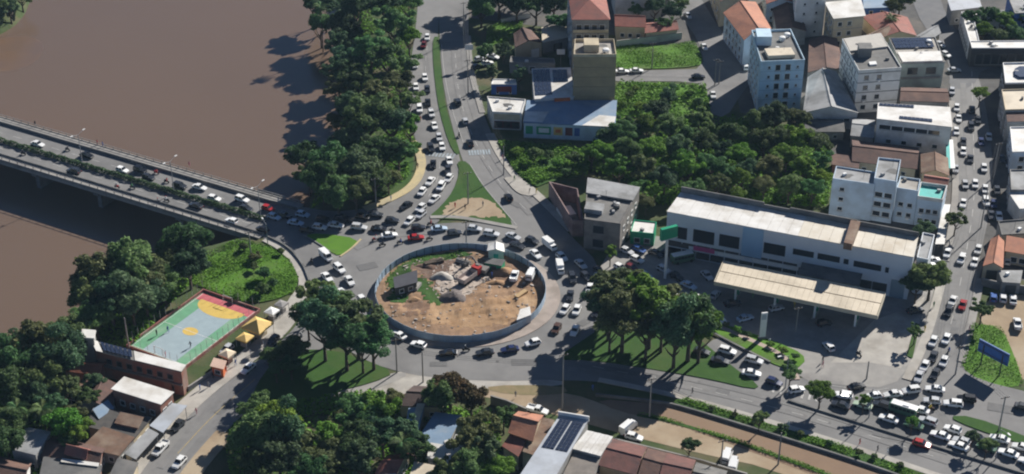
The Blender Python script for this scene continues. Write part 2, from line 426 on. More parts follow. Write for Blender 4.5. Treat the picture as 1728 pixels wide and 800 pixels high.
road([(900, 560), (1000, 540), (1010, 600), (1150, 628), (1285, 656), (1340, 636), (1420, 640), (1500, 645), (1545, 600), (1570, 530), (1588, 460), (1600, 400), (1612, 330), (1610, 250), (1604, 150),
      (1600, 100), (1640, 95), (1660, 160), (1676, 260), (1672, 350), (1652, 440), (1640, 500), (1626, 570), (1620, 620), (1655, 642), (1728, 660), (1850, 690), (1850, 900), (1700, 842), (1440, 754), (1290, 709),
      (1160, 668), (1080, 650), (950, 640), (820, 644), (700, 632), (640, 600)])
road([(560, 500), (600, 545), (560, 590), (480, 640), (420, 690), (370, 740), (300, 830), (180, 860), (250, 775), (330, 690), (400, 632), (460, 590), (505, 545), (530, 500)], 1)
road([(1195, 575), (1230, 568), (1290, 596), (1352, 626), (1345, 655), (1285, 658), (1230, 640), (1180, 606)], 1)
road([(1030, 120), (1130, 118), (1190, 116), (1180, 70), (1150, 30), (1110, -40), (1150, -60), (1190, 10), (1235, 80), (1275, 130), (1250, 160), (1225, 200), (1195, 190), (1190, 142), (1130, 136), (1030, 140)], 1)
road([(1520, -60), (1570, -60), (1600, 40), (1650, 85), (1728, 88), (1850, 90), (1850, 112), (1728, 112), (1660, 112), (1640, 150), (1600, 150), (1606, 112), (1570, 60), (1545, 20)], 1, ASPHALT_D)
sheet("service_road", [(640, 632), (700, 628), (640, 655), (560, 680), (500, 712), (400, 720), (420, 690), (500, 672), (590, 655)], .09, CONC, smooth=1)
sheet("forecourt", [(1005, 445), (1080, 392), (1140, 405), (1200, 420), (1500, 480), (1580, 470), (1566, 540), (1540, 610), (1505, 655), (1420, 650), (1345, 640), (1335, 600), (1210, 545), (1120, 515), (1020, 500)], .11, CONC, smooth=1)
sheet("pavement", [(1402, 612), (1475, 540), (1535, 520), (1560, 500), (1545, 580), (1520, 622), (1470, 612)], .125, CONC_L, smooth=0)
# --- raised verges, traffic islands and pavements
lawn = lambda px, m=GRASS, s=2, nm="lawn": sheet(nm, px, ZG, m, smooth=s, thick=.2)
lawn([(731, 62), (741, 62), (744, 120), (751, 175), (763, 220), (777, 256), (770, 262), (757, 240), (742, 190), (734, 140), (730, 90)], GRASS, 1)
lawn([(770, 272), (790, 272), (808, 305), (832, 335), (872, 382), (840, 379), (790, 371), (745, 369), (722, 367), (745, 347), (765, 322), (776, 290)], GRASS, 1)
sheet("bare_patch", ragged([(752, 350), (770, 338), (800, 334), (832, 342), (852, 368), (800, 367), (745, 364)], .55, .8, 3), ZG + .01, DIRT, world=True)
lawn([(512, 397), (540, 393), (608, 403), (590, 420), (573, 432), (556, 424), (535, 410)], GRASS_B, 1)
lawn([(505, 590), (560, 590), (610, 605), (668, 628), (630, 645), (560, 662), (500, 690), (425, 676), (432, 650), (455, 618)], GRASS, 1)
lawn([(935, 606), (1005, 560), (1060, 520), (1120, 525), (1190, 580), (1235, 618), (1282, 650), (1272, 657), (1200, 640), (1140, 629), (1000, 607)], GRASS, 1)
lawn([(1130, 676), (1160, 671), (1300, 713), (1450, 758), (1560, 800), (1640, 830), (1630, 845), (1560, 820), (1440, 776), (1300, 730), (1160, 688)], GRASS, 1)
lawn([(1208, 545), (1240, 552), (1340, 588), (1362, 606), (1345, 622), (1322, 622), (1260, 592), (1205, 562)], GRASS_B, 1)
lawn([(1598, 702), (1640, 702), (1728, 735), (1800, 765), (1800, 775), (1728, 750), (1640, 722)], GRASS, 1)
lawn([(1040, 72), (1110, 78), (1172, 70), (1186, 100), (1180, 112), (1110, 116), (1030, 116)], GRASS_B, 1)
lawn([(836, 238), (880, 242), (960, 245), (1000, 265), (985, 300), (930, 305), (900, 318), (868, 290), (846, 255)], GRASS, 1, "rough_grass")
lawn([(1030, 138), (1110, 140), (1190, 146), (1196, 195), (1100, 200), (1030, 190)], GRASS_B, 1, "rough_grass")
lawn([(820, 78), (822, 48), (850, 38), (880, 38), (882, 55), (850, 72)], GRASS_B, 1, "rough_grass")
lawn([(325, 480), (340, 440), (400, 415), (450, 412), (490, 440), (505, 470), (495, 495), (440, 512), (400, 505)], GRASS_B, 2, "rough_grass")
lawn([(640, 338), (690, 315), (700, 270), (690, 240), (655, 280), (630, 320)], GRASS, 2, "rough_grass")
lawn([(1530, 600), (1545, 545), (1552, 548), (1540, 605)], GRASS, 0, "planting_bed")
ribbon("pavement", [(695, 238), (712, 262), (710, 292), (692, 318), (650, 340), (615, 352)], 2.6, ZG + .02, YELLOW_PAVE, .2)
ribbon("pavement", [(448, 403), (480, 420), (505, 450), (515, 478), (500, 500)], 2.4, ZG + .02, CONC_L, .2)
ribbon("kerb", [(452, 398), (486, 414), (512, 445), (522, 472)], .5, ZG + .45, CONC_D, .4)
ribbon("pavement", [(826, 225), (845, 262), (872, 300), (915, 335), (965, 388)], 2.6, ZG + .02, CONC_L, .2)
ribbon("pavement", [(905, 322), (885, 325), (862, 298)], 4.2, ZG + .03, CONC_L, .2)
ribbon("pavement", [(726, 366), (770, 365), (820, 374), (872, 384)], 1.5, ZG + .03, CONC, .2)
ribbon("pavement", [(790, 60), (794, 120), (814, 190)], 1.8, ZG + .02, CONC, .2)
ribbon("kerb", [(557, 424), (536, 409), (513, 397)], .35, ZG + .1, CONC_D, .3)
ribbon("kerb", [(574, 432), (592, 420), (609, 403)], .45, ZG + .03, YELLOW_PAVE, .2)
ribbon("kerb", [(1200, 545), (1260, 570), (1330, 602), (1345, 640)], 1.4, ZG + .03, mat("pink_paving", (.42, .33, .28), (.35, .28, .24), .6, .9), .2)
ribbon("kerb", [(1195, 556), (1240, 580), (1300, 610)], .5, ZG + .3, CONC_D, .3)
ribbon("kerb", [(1330, 674), (1400, 696), (1560, 746), (1728, 797), (1800, 820)], .55, ZG + .3, CONC_D, .4)
ribbon("pavement", [(1010, 640), (1150, 668), (1300, 711), (1450, 757), (1600, 808)], 1.6, ZG + .03, CONC_L, .2)
ribbon("pavement", [(1590, 470), (1575, 530), (1555, 590), (1530, 640)], 2.2, ZG + .03, CONC_L, .2)
ribbon("pavement", [(1655, 470), (1640, 540), (1622, 610)], 2.0, ZG + .03, CONC, .2)
ribbon("pavement", [(1606, 170), (1612, 260), (1613, 330), (1604, 395), (1596, 440)], 1.8, ZG + .03, CONC, .2)
ribbon("pavement", [(508, 500), (470, 560), (400, 615), (330, 670), (260, 740), (215, 800), (190, 840)], 5.0, .22, CONC_L, .15)
ribbon("pavement", [(380, 730), (340, 775), (300, 830)], 4.5, .2, DIRT, .15)
# wall of the canal
ribbon("canal_wall", [(1005, 664), (1120, 677), (1160, 687), (1300, 730), (1450, 777), (1560, 816), (1640, 842)], .45, .7, CONC_D, smooth=2, h0=-.2)
# --- worn paint: zebra crossing strips, lane lines
def strips(p0, p1, n, w, m=LINE, z=.145, ln=3.0):
    a, b = at(*p0, z), at(*p1, z); d = (b - a).normalized(); nr = Vector((-d.y, d.x, 0))
    for i in range(n):
        c = a.lerp(b, (i + .5) / n); mb = MB()
        q = [c + d * s * w / 2 + nr * t * ln / 2 for s, t in ((-1, -1), (1, -1), (1, 1), (-1, 1))]
        mb.quad(*q); struct("crossing_stripe", mb, m, ROAD0)
strips((718, 258), (768, 264), 9, .55, LINE_B)
strips((790, 258), (828, 256), 8, .55, LINE_B)
strips((1385, 672), (1300, 655), 7, .5, LINE, ln=3)
def dashes(px, n, w=.14, frac=.45, m=LINE):
    P = chaikin(ats(px, .145), 2, closed=False)
    cum = [0]
    for i in range(len(P) - 1): cum.append(cum[-1] + (P[i + 1] - P[i]).length)
    def pt(s):
        for i in range(len(P) - 1):
            if s <= cum[i + 1] + 1e-6: return P[i].lerp(P[i + 1], (s - cum[i]) / max(1e-6, cum[i + 1] - cum[i]))
        return P[-1]
    T = cum[-1]
    for k in range(n):
        a, b = pt(T * k / n), pt(T * (k + frac) / n); d = (b - a).normalized(); nr = Vector((-d.y, d.x, 0)) * w / 2
        mb = MB(); mb.quad(a - nr, b - nr, b + nr, a + nr); struct("lane_dash", mb, m, ROAD0)
dashes([(768, 90), (772, 150), (790, 215), (815, 265), (850, 318), (900, 365)], 14)
dashes([(722, 60), (716, 130), (726, 190), (742, 250), (742, 300), (715, 345)], 14)
dashes([(1000, 618), (1150, 648), (1300, 685), (1440, 725), (1600, 778)], 14)
dashes([(1640, 120), (1643, 250), (1645, 340), (1630, 430), (1612, 520), (1590, 600)], 18)
for e in ([(745, 75), (750, 130), (764, 190), (786, 252)], [(792, 275), (812, 308), (836, 338), (872, 380)]):
    ribbon("edge_line", e, .16, .146, LINE, parent=ROAD0)
ribbon("edge_line", [(1400, 650), (1470, 660), (1500, 655)], .16, .15, LINE, parent=ROAD0)
ribbon("edge_line", [(430, 640), (360, 700), (300, 765)], .16, .146, LINE_Y, parent=ROAD0)

# wheel-worn lanes, repairs and the weedy line between track and canal
for L_ in ([(766, 80), (768, 130), (783, 195), (806, 250), (842, 308), (895, 362)], [(782, 80), (786, 140), (800, 195), (824, 250), (856, 300), (910, 352)], [(960, 622), (1100, 640), (1280, 680), (1440, 728), (1600, 780)], [(1000, 610), (1150, 636), (1290, 668), (1420, 708), (1600, 764)],
           [(540, 560), (470, 610), (390, 680), (300, 790)], [(520, 545), (440, 610), (350, 690), (270, 790)], [(1655, 440), (1630, 520), (1600, 600)], [(1625, 440), (1600, 510), (1575, 580)], [(1625, 140), (1632, 240), (1640, 340), (1628, 420)], [(1055, 127), (1190, 129)], [(600, 420), (645, 400), (720, 392), (800, 392)], [(560, 440), (600, 490), (640, 545)]):
    ribbon("tyre_wear", L_, 1.7, .137, ASPHALT_W, parent=ROAD0, kind=None)
for i_, (px_, w_, l_, a_) in enumerate((((800, 150), 2.0, 4.5, 1.3), ((620, 450), 3.0, 5, .4), ((1130, 640), 2.2, 6, -.2), ((1220, 662), 1.6, 3, -.3), ((1500, 735), 2.4, 7, -.35), ((380, 690), 2.0, 5, .9), ((455, 615), 1.8, 3, .8), ((885, 612), 2.4, 6, 0.), ((740, 615), 1.8, 4, 0.), ((1610, 560), 1.8, 4, 1.2), ((1690, 690), 3, 6, -.3), ((985, 545), 2.2, 3, .8), ((1640, 400), 1.8, 4, 1.4), ((870, 345), 2, 4, -.8))):
    c = at(*px_); struct("asphalt_repair", MB().box((c.x, c.y, .139), (l_, w_, .004), a_), ASPHALT_P, ROAD0)
for px_ in ((690, 440), (840, 610), (1180, 645), (1400, 715), (800, 220), (400, 660), (1610, 540), (1640, 280)):
    c = at(*px_); struct("manhole_cover", MB().lathe((c.x, c.y, .12), ((.38, 0), (.38, .025)), 12), ASPHALT_P, ROAD0)
ribbon("verge", [(1075, 700), (1130, 710), (1240, 744), (1400, 802), (1450, 822)], 1.0, .1, GRASS, smooth=2)
# ------------------------------------------------------------------ buildings
def centroid(P): return sum((Vector(p) for p in P), Vector()) / len(P)
def rect3(a, b, c, h):
    """rectangle-like footprint from three surveyed roof corners (far-left, far-right, near-right)"""
    A, B, C = at(*a, h), at(*b, h), at(*c, h)
    return [A, B, C, A + (C - B)]
def grow(P, d):
    c = centroid(P); out = []
    for p in P:
        v = Vector(p) - c; v.z = 0
        L = v.length; out.append(Vector(p) + v * (d / max(L, .1)) * 1.35)
    return out
def mb_ring(P, t, z0, z1):
    """parapet: a wall of thickness t standing inside the outline P"""
    mb = MB(); m = len(P); c = centroid(P); I = []
    for i in range(m):
        a, b, d = Vector(P[i - 1]), Vector(P[i]), Vector(P[(i + 1) % m])
        e1 = (b - a).normalized(); e2 = (d - b).normalized()
        n1 = Vector((-e1.y, e1.x, 0)); n2 = Vector((-e2.y, e2.x, 0))
        mid = (a + d) / 2
        if n1.dot(c - b) < 0: n1 = -n1
        if n2.dot(c - b) < 0: n2 = -n2
        k = (n1 + n2); k = k * (t / max(.3, k.length_squared / 2))
        I.append(b + k)
    for i in range(m):
        j = (i + 1) % m
        a, b, c2, d = P[i], P[j], I[j], I[i]
        f = lambda p, z: (p[0], p[1], z)
        mb.quad(f(a, z1), f(b, z1), f(c2, z1), f(d, z1))
        mb.quad(f(a, z0), f(b, z0), f(b, z1), f(a, z1))
        mb.quad(f(d, z1), f(c2, z1), f(c2, z0), f(d, z0))
    return mb
def edge(fp, i):
    a, b = Vector(fp[i]), Vector(fp[(i + 1) % len(fp)]); a.z = b.z = 0
    d = (b - a); L = d.length; d.normalize(); n = Vector((-d.y, d.x, 0)); c = centroid(fp); c.z = 0
    if n.dot((a + b) / 2 - c) < 0: n = -n
    return a, b, d, n, L
RF = random.Random(21)
def windows(root, fp, i, rows, cols, z0, dz, w=1.3, h=1.2, u0=.08, u1=.92, name="window", glass=GLASS, frame=WHITE_P, skip=(), sill=True):
    a, b, d, n, L = edge(fp, i)
    up = Vector((0, 0, 1))
    for r in range(rows):
        for k in range(cols):
            if (r, k) in skip: continue
            t = u0 + (u1 - u0) * ((k + .5) / cols)
            c = a + d * (L * t) + up * (z0 + dz * r + h / 2)
            f = MB(); fw = .1
            for s in (-1, 1):
                f.box(c + n * .05 + d * s * (w / 2 + fw / 2), (fw, .14, h + 2 * fw), ax=(d, n, up))
                f.box(c + n * .05 + up * s * (h / 2 + fw / 2), (w, .14, fw), ax=(d, n, up))
            o = part(name, f, frame, root)
            part("pane", MB().box(c + n * .012, (w, .04, h), ax=(d, n, up)), glass, o)
            if RF.random() < .1 and dz < 5 and w < 2: part("air_conditioner", MB().box(c + n * .3 - up * (h / 2 + .42) + d * (w * .1), (.8, .5, .5), ax=(d, n, up)), WHITE_P, root)
            if sill: part("sill", MB().box(c + n * .12 - up * (h / 2 + .16), (w + .4, .3, .1), ax=(d, n, up)), CONC, o)
def bands(root, fp, i, zs, m=CONC_D, t=.14, nm="floor_band", u0=0., u1=1.):
    a, b, d, n, L = edge(fp, i)
    for z in zs:
        c = a + d * (L * (u0 + u1) / 2) + Vector((0, 0, z)) + n * .04
        part(nm, MB().box(c, (L * (u1 - u0), .16, t), ax=(d, n, Vector((0, 0, 1)))), m, root)
def panel_on(root, fp, i, u0, u1, z0, z1, m, nm="sign_board", t=.12):
    a, b, d, n, L = edge(fp, i)
    c = a + d * (L * (u0 + u1) / 2) + Vector((0, 0, (z0 + z1) / 2)) + n * (t / 2 + .004)
    return part(nm, MB().box(c, (L * (u1 - u0), t, z1 - z0), ax=(d, n, Vector((0, 0, 1)))), m, root)
def solar(root, quad, nx, ny, u0=.05, u1=.95, v0=.05, v1=.95, lift=.18, gap=.06):
    A, B, C, D = [Vector(q) for q in quad]      # far-left, far-right, near-right, near-left
    P = lambda u, v: (A.lerp(B, u)).lerp(D.lerp(C, u), v)
    nrm = (B - A).cross(D - A).normalized()
    if nrm.z < 0: nrm = -nrm
    for j in range(ny):
        for i in range(nx):
            a = u0 + (u1 - u0) * i / nx; b = u0 + (u1 - u0) * (i + 1 - gap) / nx
            c = v0 + (v1 - v0) * j / ny; d = v0 + (v1 - v0) * (j + 1 - gap) / ny
            q = [P(a, c), P(b, c), P(b, d), P(a, d)]
            mb = MB(); lo = [p + nrm * (lift - .06) for p in q]; hi = [p + nrm * lift for p in q]
            mb.quad(*hi[::-1])
            for k in range(4): mb.quad(lo[k], lo[(k + 1) % 4], hi[(k + 1) % 4], hi[k])
            part("solar_panel", mb, SOLAR, root)
def tank(root, p, r=.9, h=1.3, m=None, z=None):
    p = Vector(p)
    if z is not None: p.z = z
    part("water_tank", MB().lathe(p, ((r * .92, 0), (r, h * .7), (r * 1.03, h * .72), (r * .85, h * .92), (r * .3, h)), 12), m or BLUE_P, root)
def flat_roof(root, fp, h, m, parapet=.5, pm=None, t=.2):
    part("roof", MB().prism(grow(fp, -.12), h - .12, h + .02), m, root)
    if parapet: part("parapet", mb_ring(fp, t, h - .05, h + parapet), pm, root)
    P_ = lambda u, v: (Vector(fp[0]).lerp(fp[1], u)).lerp(Vector(fp[3]).lerp(fp[2], u), v)
    area = (fp[1] - fp[0]).length * (fp[2] - fp[1]).length
    for k in range(1 if area < 90 else (2 if area < 250 else 4)):
        c = P_(RF.uniform(.15, .85), RF.uniform(.2, .8)); part("cooling_unit", MB().box((c.x, c.y, h + .38), (1.0, .7, .7), RF.uniform(0, 3)), RF.choice([WHITE_P, STEEL, CONC_D]), root)
    if area > 60:
        c = P_(RF.uniform(.2, .8), RF.uniform(.2, .8)); part("aerial", MB().tube((c.x, c.y, h), (c.x, c.y, h + 2.6), .04, n=5).tube((c.x - .5, c.y, h + 2.4), (c.x + .5, c.y, h + 2.4), .03, n=4), DARKMETAL, root)
        c = P_(RF.uniform(.2, .8), RF.uniform(.3, .7)); a0 = RF.uniform(0, 6)
        part("roof_stain", MB().quad(*[(c.x + math.cos(a0 + t_) * RF.uniform(1.0, 2.4), c.y + math.sin(a0 + t_) * RF.uniform(.8, 2.0), h + .035) for t_ in np.linspace(0, 6.28, 10, endpoint=False)]), RF.choice([CONC_D, GREY_ROOF, DGREY_ROOF]), root)
def shed_roof(root, fp, zs, m, over=.35, t=.12):
    P = grow(fp, over)
    mb = MB(); i = 0
    top = [(p[0], p[1], z + t) for p, z in zip(P, zs)]; bot = [(p[0], p[1], z + .01) for p, z in zip(P, zs)]
    mb.quad(*top[::-1]); mb.quad(*bot)
    for k in range(4): mb.quad(bot[k], bot[(k + 1) % 4], top[(k + 1) % 4], top[k])
    o = part("roof", mb, m, root)
    return [Vector(q) for q in top], o
def gable_roof(root, fp, h, rise, m, over=.4, along=None, hip=0.0):
    """ridge over the longer side; hip > 0 pulls the ridge ends in by that share of the length; each slope is a part"""
    P = grow(fp, over); Q = [Vector((p[0], p[1], h)) for p in P]
    L01 = (Q[1] - Q[0]).length; L12 = (Q[2] - Q[1]).length
    if along is None: along = 0 if L01 >= L12 else 1
    if along: Q = Q[1:] + Q[:1]
    r0 = (Q[0] + Q[3]) / 2; r1 = (Q[1] + Q[2]) / 2; up = Vector((0, 0, rise))
    a = r0.lerp(r1, hip) + up; b = r1.lerp(r0, hip) + up; dn = Vector((0, 0, .14))
    def slope(*pts):
        mb = MB(); n = (pts[1] - pts[0]).cross(pts[2] - pts[0])
        pts = list(pts)
        if n.z < 0: pts.reverse()
        mb.quad(*[p + dn for p in pts]); mb.quad(*[p for p in pts[::-1]])
        for k in range(len(pts)): mb.quad(pts[k], pts[(k + 1) % len(pts)], pts[(k + 1) % len(pts)] + dn, pts[k] + dn)
        part("roof_slope", mb, m, root)
    slope(Q[0], Q[1], b, a); slope(Q[2], Q[3], a, b)
    if hip: slope(Q[1], Q[2], b); slope(Q[3], Q[0], a)
    else:
        i = [Vector((p[0], p[1], h)) for p in fp]
        if along: i = i[1:] + i[:1]
        ea, eb = (i[0] + i[3]) / 2 + up * .93, (i[1] + i[2]) / 2 + up * .93
        for tri in ((i[0], i[3], ea), (i[2], i[1], eb)):
            part("gable_wall", MB().quad(*tri), WM[root.name], root)
    rd = MB().tube(a + dn, b + dn, .16, n=6); part("ridge_cap", rd, m, root)
WM = {}
def house(name, label, fp, h, wm, cat="building", group=None, z0=-.1):
    c = centroid(fp); o = thing(name, label, cat, (c.x, c.y, 0), group=group)
    WM[o.name] = wm
    zs = h if isinstance(h, (int, float)) else list(h)
    part("wall", MB().prism(fp, z0, zs, top=isinstance(h, (int, float))), wm, o)
    return o
def quadpx(px, h): return [at(*p, h) for p in px]

# --- tan tower and its neighbours
fp = quadpx([(970, 70), (1036, 70), (1040, 96), (968, 96)], 19.5)
b = house("apartment_tower", "tall blank tan apartment tower with cream top band beside the blue roofed shop", fp, 19.5, WALL_TAN)
flat_roof(b, fp, 19.5, CONC_L, .9, WALL_CREAM)
part("stair_head", MB().prism(rect3((985, 64), (1010, 64), (1011, 76), 22.0), 19.5, 22.0), WALL_CREAM, b)
tank(b, fp[0].lerp(fp[2], .75), 1.1, 1.5, WHITE_P, 19.5); windows(b, fp, 3, 5, 3, 3, 3.0, 1.2, 1.2); bands(b, fp, 2, [3.2, 6.4, 9.6, 12.8, 16.], mat("tan_band", (.33, .26, .15), None), .1)
fp = quadpx([(958, -28), (1016, -28), (1028, 32), (966, 32)], 20.0)
b = house("apartment_building", "apartment building with red hipped tile roof and open balconies behind the tan tower", fp, 20.0, WALL_GREY)
gable_roof(b, fp, 20.0, 3.0, RED_ROOF, .7, hip=.3)
for k in range(5):
    a_, b_, d_, n_, L_ = edge(fp, 2); z = 3 + 3.2 * k
    part("balcony", MB().box((a_ + b_) / 2 + n_ * .7 + Vector((0, 0, z)), (L_ * .96, 1.4, .2), ax=(d_, n_, Vector((0, 0, 1)))), CONC_D, b)
    part("balcony_rail", MB().box((a_ + b_) / 2 + n_ * 1.35 + Vector((0, 0, z + .6)), (L_ * .96, .1, 1.0), ax=(d_, n_, Vector((0, 0, 1)))), WALL_CREAM, b)
windows(b, fp, 2, 5, 4, 3.6, 3.2, 1.6, 1.6); windows(b, fp, 3, 6, 4, 2, 3.0, 1.1, 1.1)
fp = quadpx([(1030, -70), (1112, -70), (1118, -28), (1040, -28)], 13.0)
b = house("white_block", "big blank white rendered block behind the red tiled cottage", fp, 13.0, WALL_WHITE); flat_roof(b, fp, 13, GREY_ROOF, .6, WALL_WHITE)
windows(b, fp, 2, 1, 5, 9.5, 3, 1.2, .8)
fp = quadpx([(1038, 26), (1085, 28), (1088, 46), (1040, 44)], 5.0)
b = house("cottage", "cream walled cottage with red tile gable roof next to the grassy lot", fp, 5.0, WALL_CREAM, "house"); gable_roof(b, fp, 5.0, 2.0, RED_ROOF, .5); windows(b, fp, 2, 1, 3, 1.2, 3, 1.2, 1.3)
fp = quadpx([(1090, 40), (1138, 36), (1143, 50), (1090, 56)], 3.6)
b = house("cottage_annex", "low red tiled annex between the cottage and the sloping street", fp, 3.6, WALL_CREAM, "house"); gable_roof(b, fp, 3.6, 1.3, RED_ROOF, .4)
windows(b, fp, 2, 1, 3, 1.0, 3, 1.1, 1.1)
def wall_run(name, label, px, h, m, t=.25, z0=-.2, cat="wall"):
    P = ats(px, 0); c = centroid(P); o = thing(name, label, cat, (c.x, c.y, 0))
    for k in range(len(P) - 1):
        a, b_ = P[k], P[k + 1]; d = (b_ - a); L = d.length; d.normalize()
        part("wall_section", MB().box((a + b_) / 2 + Vector((0, 0, (h + z0) / 2)), (L + (t * .5 if k % 2 else -.01), t, h - z0), ax=(d, Vector((-d.y, d.x, 0)), Vector((0, 0, 1)))), m, o)
        part("coping", MB().box((a + b_) / 2 + Vector((0, 0, h + .04)), (L, t + .14, .08), ax=(d, Vector((-d.y, d.x, 0)), Vector((0, 0, 1)))), CONC, o)
    return o
wall_run("boundary_wall", "pale green boundary wall along the back of the bright grass lot", [(1040, 80), (1090, 74), (1150, 66)], 2.4, WALL_GREEN)
wall_run("boundary_wall", "white topped low wall behind the small green plot by the north road", [(846, 40), (870, 34), (895, 30)], 1.6, WHITE_P)

# --- shops by the north road
fp = quadpx([(822, 164), (887, 169), (880, 192), (831, 190)], 5.5)
b = house("corner_shop", "white roofed corner shop with cream front facing the rough grass", fp, 5.5, WALL_WHITE); flat_roof(b, fp, 5.5, WHITE_ROOF, .35, WALL_WHITE)
panel_on(b, fp, 2, .05, .95, 3.3, 5.2, WALL_CREAM, "fascia"); windows(b, fp, 2, 1, 3, .6, 3, 2.6, 2.1, frame=MAROON); windows(b, fp, 3, 1, 4, 1.5, 3, 1.4, 1.4)
fp = quadpx([(890, 172), (1040, 172), (1037, 214), (884, 207)], 5.0)
b = house("blue_roof_shop", "wide shop with blue corrugated roof and painted front below the tan tower", fp, 4.8, WALL_PALEBLUE)
tq, _ = shed_roof(b, fp, [5.4, 5.4, 4.9, 4.9], BLUE_ROOF, .2)
part("roof_patch", MB().quad(*[v.lerp(tq[0], 0) + Vector((0, 0, .06)) for v in (tq[3].lerp(tq[2], .64), tq[2].lerp(tq[3], .02), tq[2].lerp(tq[1], .38), tq[3].lerp(tq[2], .82).lerp(tq[0].lerp(tq[1], .82), .42))]), WHITE_ROOF, b)
part("roof_light", MB().quad(*[v + Vector((0, 0, .06)) for v in (tq[3].lerp(tq[0], .05), tq[3].lerp(tq[2], .22).lerp(tq[0], .05), tq[3].lerp(tq[2], .26).lerp(tq[0].lerp(tq[1], .26), .5), tq[3].lerp(tq[0], .5))]), WHITE_ROOF, b)
for u0, u1, m in ((.9, .98, GREEN_SIGN), (.7, .86, GREEN_SIGN), (.57, .67, YELLOW_P), (.46, .54, MAROON), (.38, .44, BLUE_P)):
    panel_on(b, fp, 2, u0, u1, 1.4, 4.0, m, "mural_panel", .06)
panel_on(b, fp, 2, .72, .835, 2.0, 3.5, WHITE_P, "mural_panel", .09); panel_on(b, fp, 2, .59, .65, 2.2, 3.3, ORANGE_P, "mural_panel", .09)
fp = quadpx([(898, 118), (962, 116), (968, 160), (903, 164)], 7.0)
b = house("solar_house", "white house with two blocks of solar panels beside the tan tower", fp, 6.4, WALL_WHITE)
tq, _ = shed_roof(b, fp, [7.2, 7.2, 6.4, 6.4], WHITE_ROOF, .3)
solar(b, tq, 4, 6, .03, .46, .05, .9); solar(b, tq, 3, 3, .52, .9, .08, .5)
panel_on(b, fp, 2, .1, .5, 4.9, 6.3, ORANGE_P, "awning", .9); windows(b, fp, 2, 2, 4, .8, 2.8, 1.3, 1.3)
fp = quadpx([(831, 134), (870, 135), (872, 143), (829, 143)], 3.4)
b = house("kiosk", "small kiosk with white roof and maroon signed front by the north road", fp, 3.4, BLUE_P, "kiosk"); flat_roof(b, fp, 3.4, WHITE_ROOF, .25, WHITE_P)
panel_on(b, fp, 2, .2, .8, 1.0, 2.8, MAROON, "sign_board"); windows(b, fp, 2, 1, 2, .4, 2, .6, 1.6, u0=0, u1=1)
fp = quadpx([(862, 96), (935, 100), (937, 108), (860, 106)], 3.6)
b = house("row_building", "low dark roofed row with three windows behind the solar house", fp, 3.6, WALL_GREY); flat_roof(b, fp, 3.6, DGREY_ROOF, .3, WALL_GREY)
windows(b, fp, 2, 1, 3, 1.0, 2, 1.7, 1.4)
fp = quadpx([(868, 58), (896, 52), (914, 72), (870, 80)], 5.0)
b = house("mural_house", "small house with curved tan gable and blue painted side among dark trees", fp, 5.0, WALL_CREAM, "house"); gable_roof(b, fp, 5.0, 1.6, BROWN_ROOF, .3); panel_on(b, fp, 1, .05, .95, .5, 4.8, mat("sky_blue_paint", (.12, .25, .5), (.2, .34, .55), .5), "mural_panel", .08)
panel_on(b, fp, 2, .1, .4, .2, 3.2, WHITE_P, "door")
fp = quadpx([(915, 50), (955, 44), (962, 62), (916, 72)], 4.0)
b = house("shed", "shed with tan sheet roof half in the tower shade", fp, 4.0, WALL_GREY); shed_roof(b, fp, [4.6, 4.6, 4.0, 4.0], CREAM_ROOF, .3); panel_on(b, fp, 2, .3, .6, 0, 2.6, DARKMETAL, "door")

# --- blocks round the sloping street
fp = quadpx([(1223, 22), (1275, 4), (1299, 47), (1256, 66)], 9.5)
b = house("orange_roof_house", "large house with bright orange tile gable roof beside the sloping street", fp, 9.3, WALL_PALEBLUE, "house"); gable_roof(b, fp, 9.3, 2.4, ORANGE_ROOF, .5, along=1); windows(b, fp, 3, 3, 5, 1.0, 3.0, 1.2, 1.3)
fp = quadpx([(1268, 54), (1334, 52), (1358, 104), (1284, 107)], 16.5)
b = house("blue_apartment_block", "light blue four storey apartment block with dark square windows", fp, 16.5, WALL_BLUE)
flat_roof(b, fp, 16.5, DGREY_ROOF, .7, WALL_BLUE)
part("stair_head", MB().prism(rect3((1275, 48), (1300, 48), (1303, 62), 19.5), 16.5, 19.5), WALL_BLUE, b)
part("roof_slab", MB().prism(rect3((1290, 82), (1335, 80), (1342, 92), 17.6), 16.5, 17.6), CREAM_ROOF, b); tank(b, at(1320, 68, 16.5), 1.0, 1.3, WHITE_P); tank(b, at(1328, 62, 16.5), 1.0, 1.3, WHITE_P)
windows(b, fp, 2, 5, 2, 1.6, 3.1, 1.5, 1.8, .255, .715); windows(b, fp, 2, 5, 1, 2.2, 3.1, .7, .8, .72, .88); windows(b, fp, 2, 5, 1, 2.2, 3.1, .6, .7, .08, .22)
windows(b, fp, 3, 5, 5, 1.8, 3.1, 1.1, 1.2); bands(b, fp, 2, [4.4, 7.5, 10.6, 13.7], mat("blue_band", (.3, .42, .5), None), .12)
fp = quadpx([(1364, 132), (1411, 122), (1447, 190), (1356, 190)], 5.5)
b = house("grey_shed", "broad shed with grey sheet roof between the blue and white apartment blocks", fp, 5.5, WALL_WHITE); gable_roof(b, fp, 5.5, 2.2, GREY_ROOF, .4, along=1); windows(b, fp, 2, 1, 4, 2.5, 2, 1.6, 1.0)
fp = quadpx([(1421, 68), (1486, 58), (1521, 116), (1449, 121)], 14.0)
b = house("white_apartment_block", "white four storey apartment block with dark floor lines and a roof tank", fp, 14.0, WALL_WHITE)
flat_roof(b, fp, 14.0, DGREY_ROOF, .5, WALL_WHITE)
q = [fp[0], fp[1], fp[1].lerp(fp[2], .42), fp[0].lerp(fp[3], .42)]
part("roof_sheet", MB().prism(grow(q, -.4), 14.0, 14.6), mat("pale_roof", (.5, .47, .42), (.42, .4, .36), .4), b)
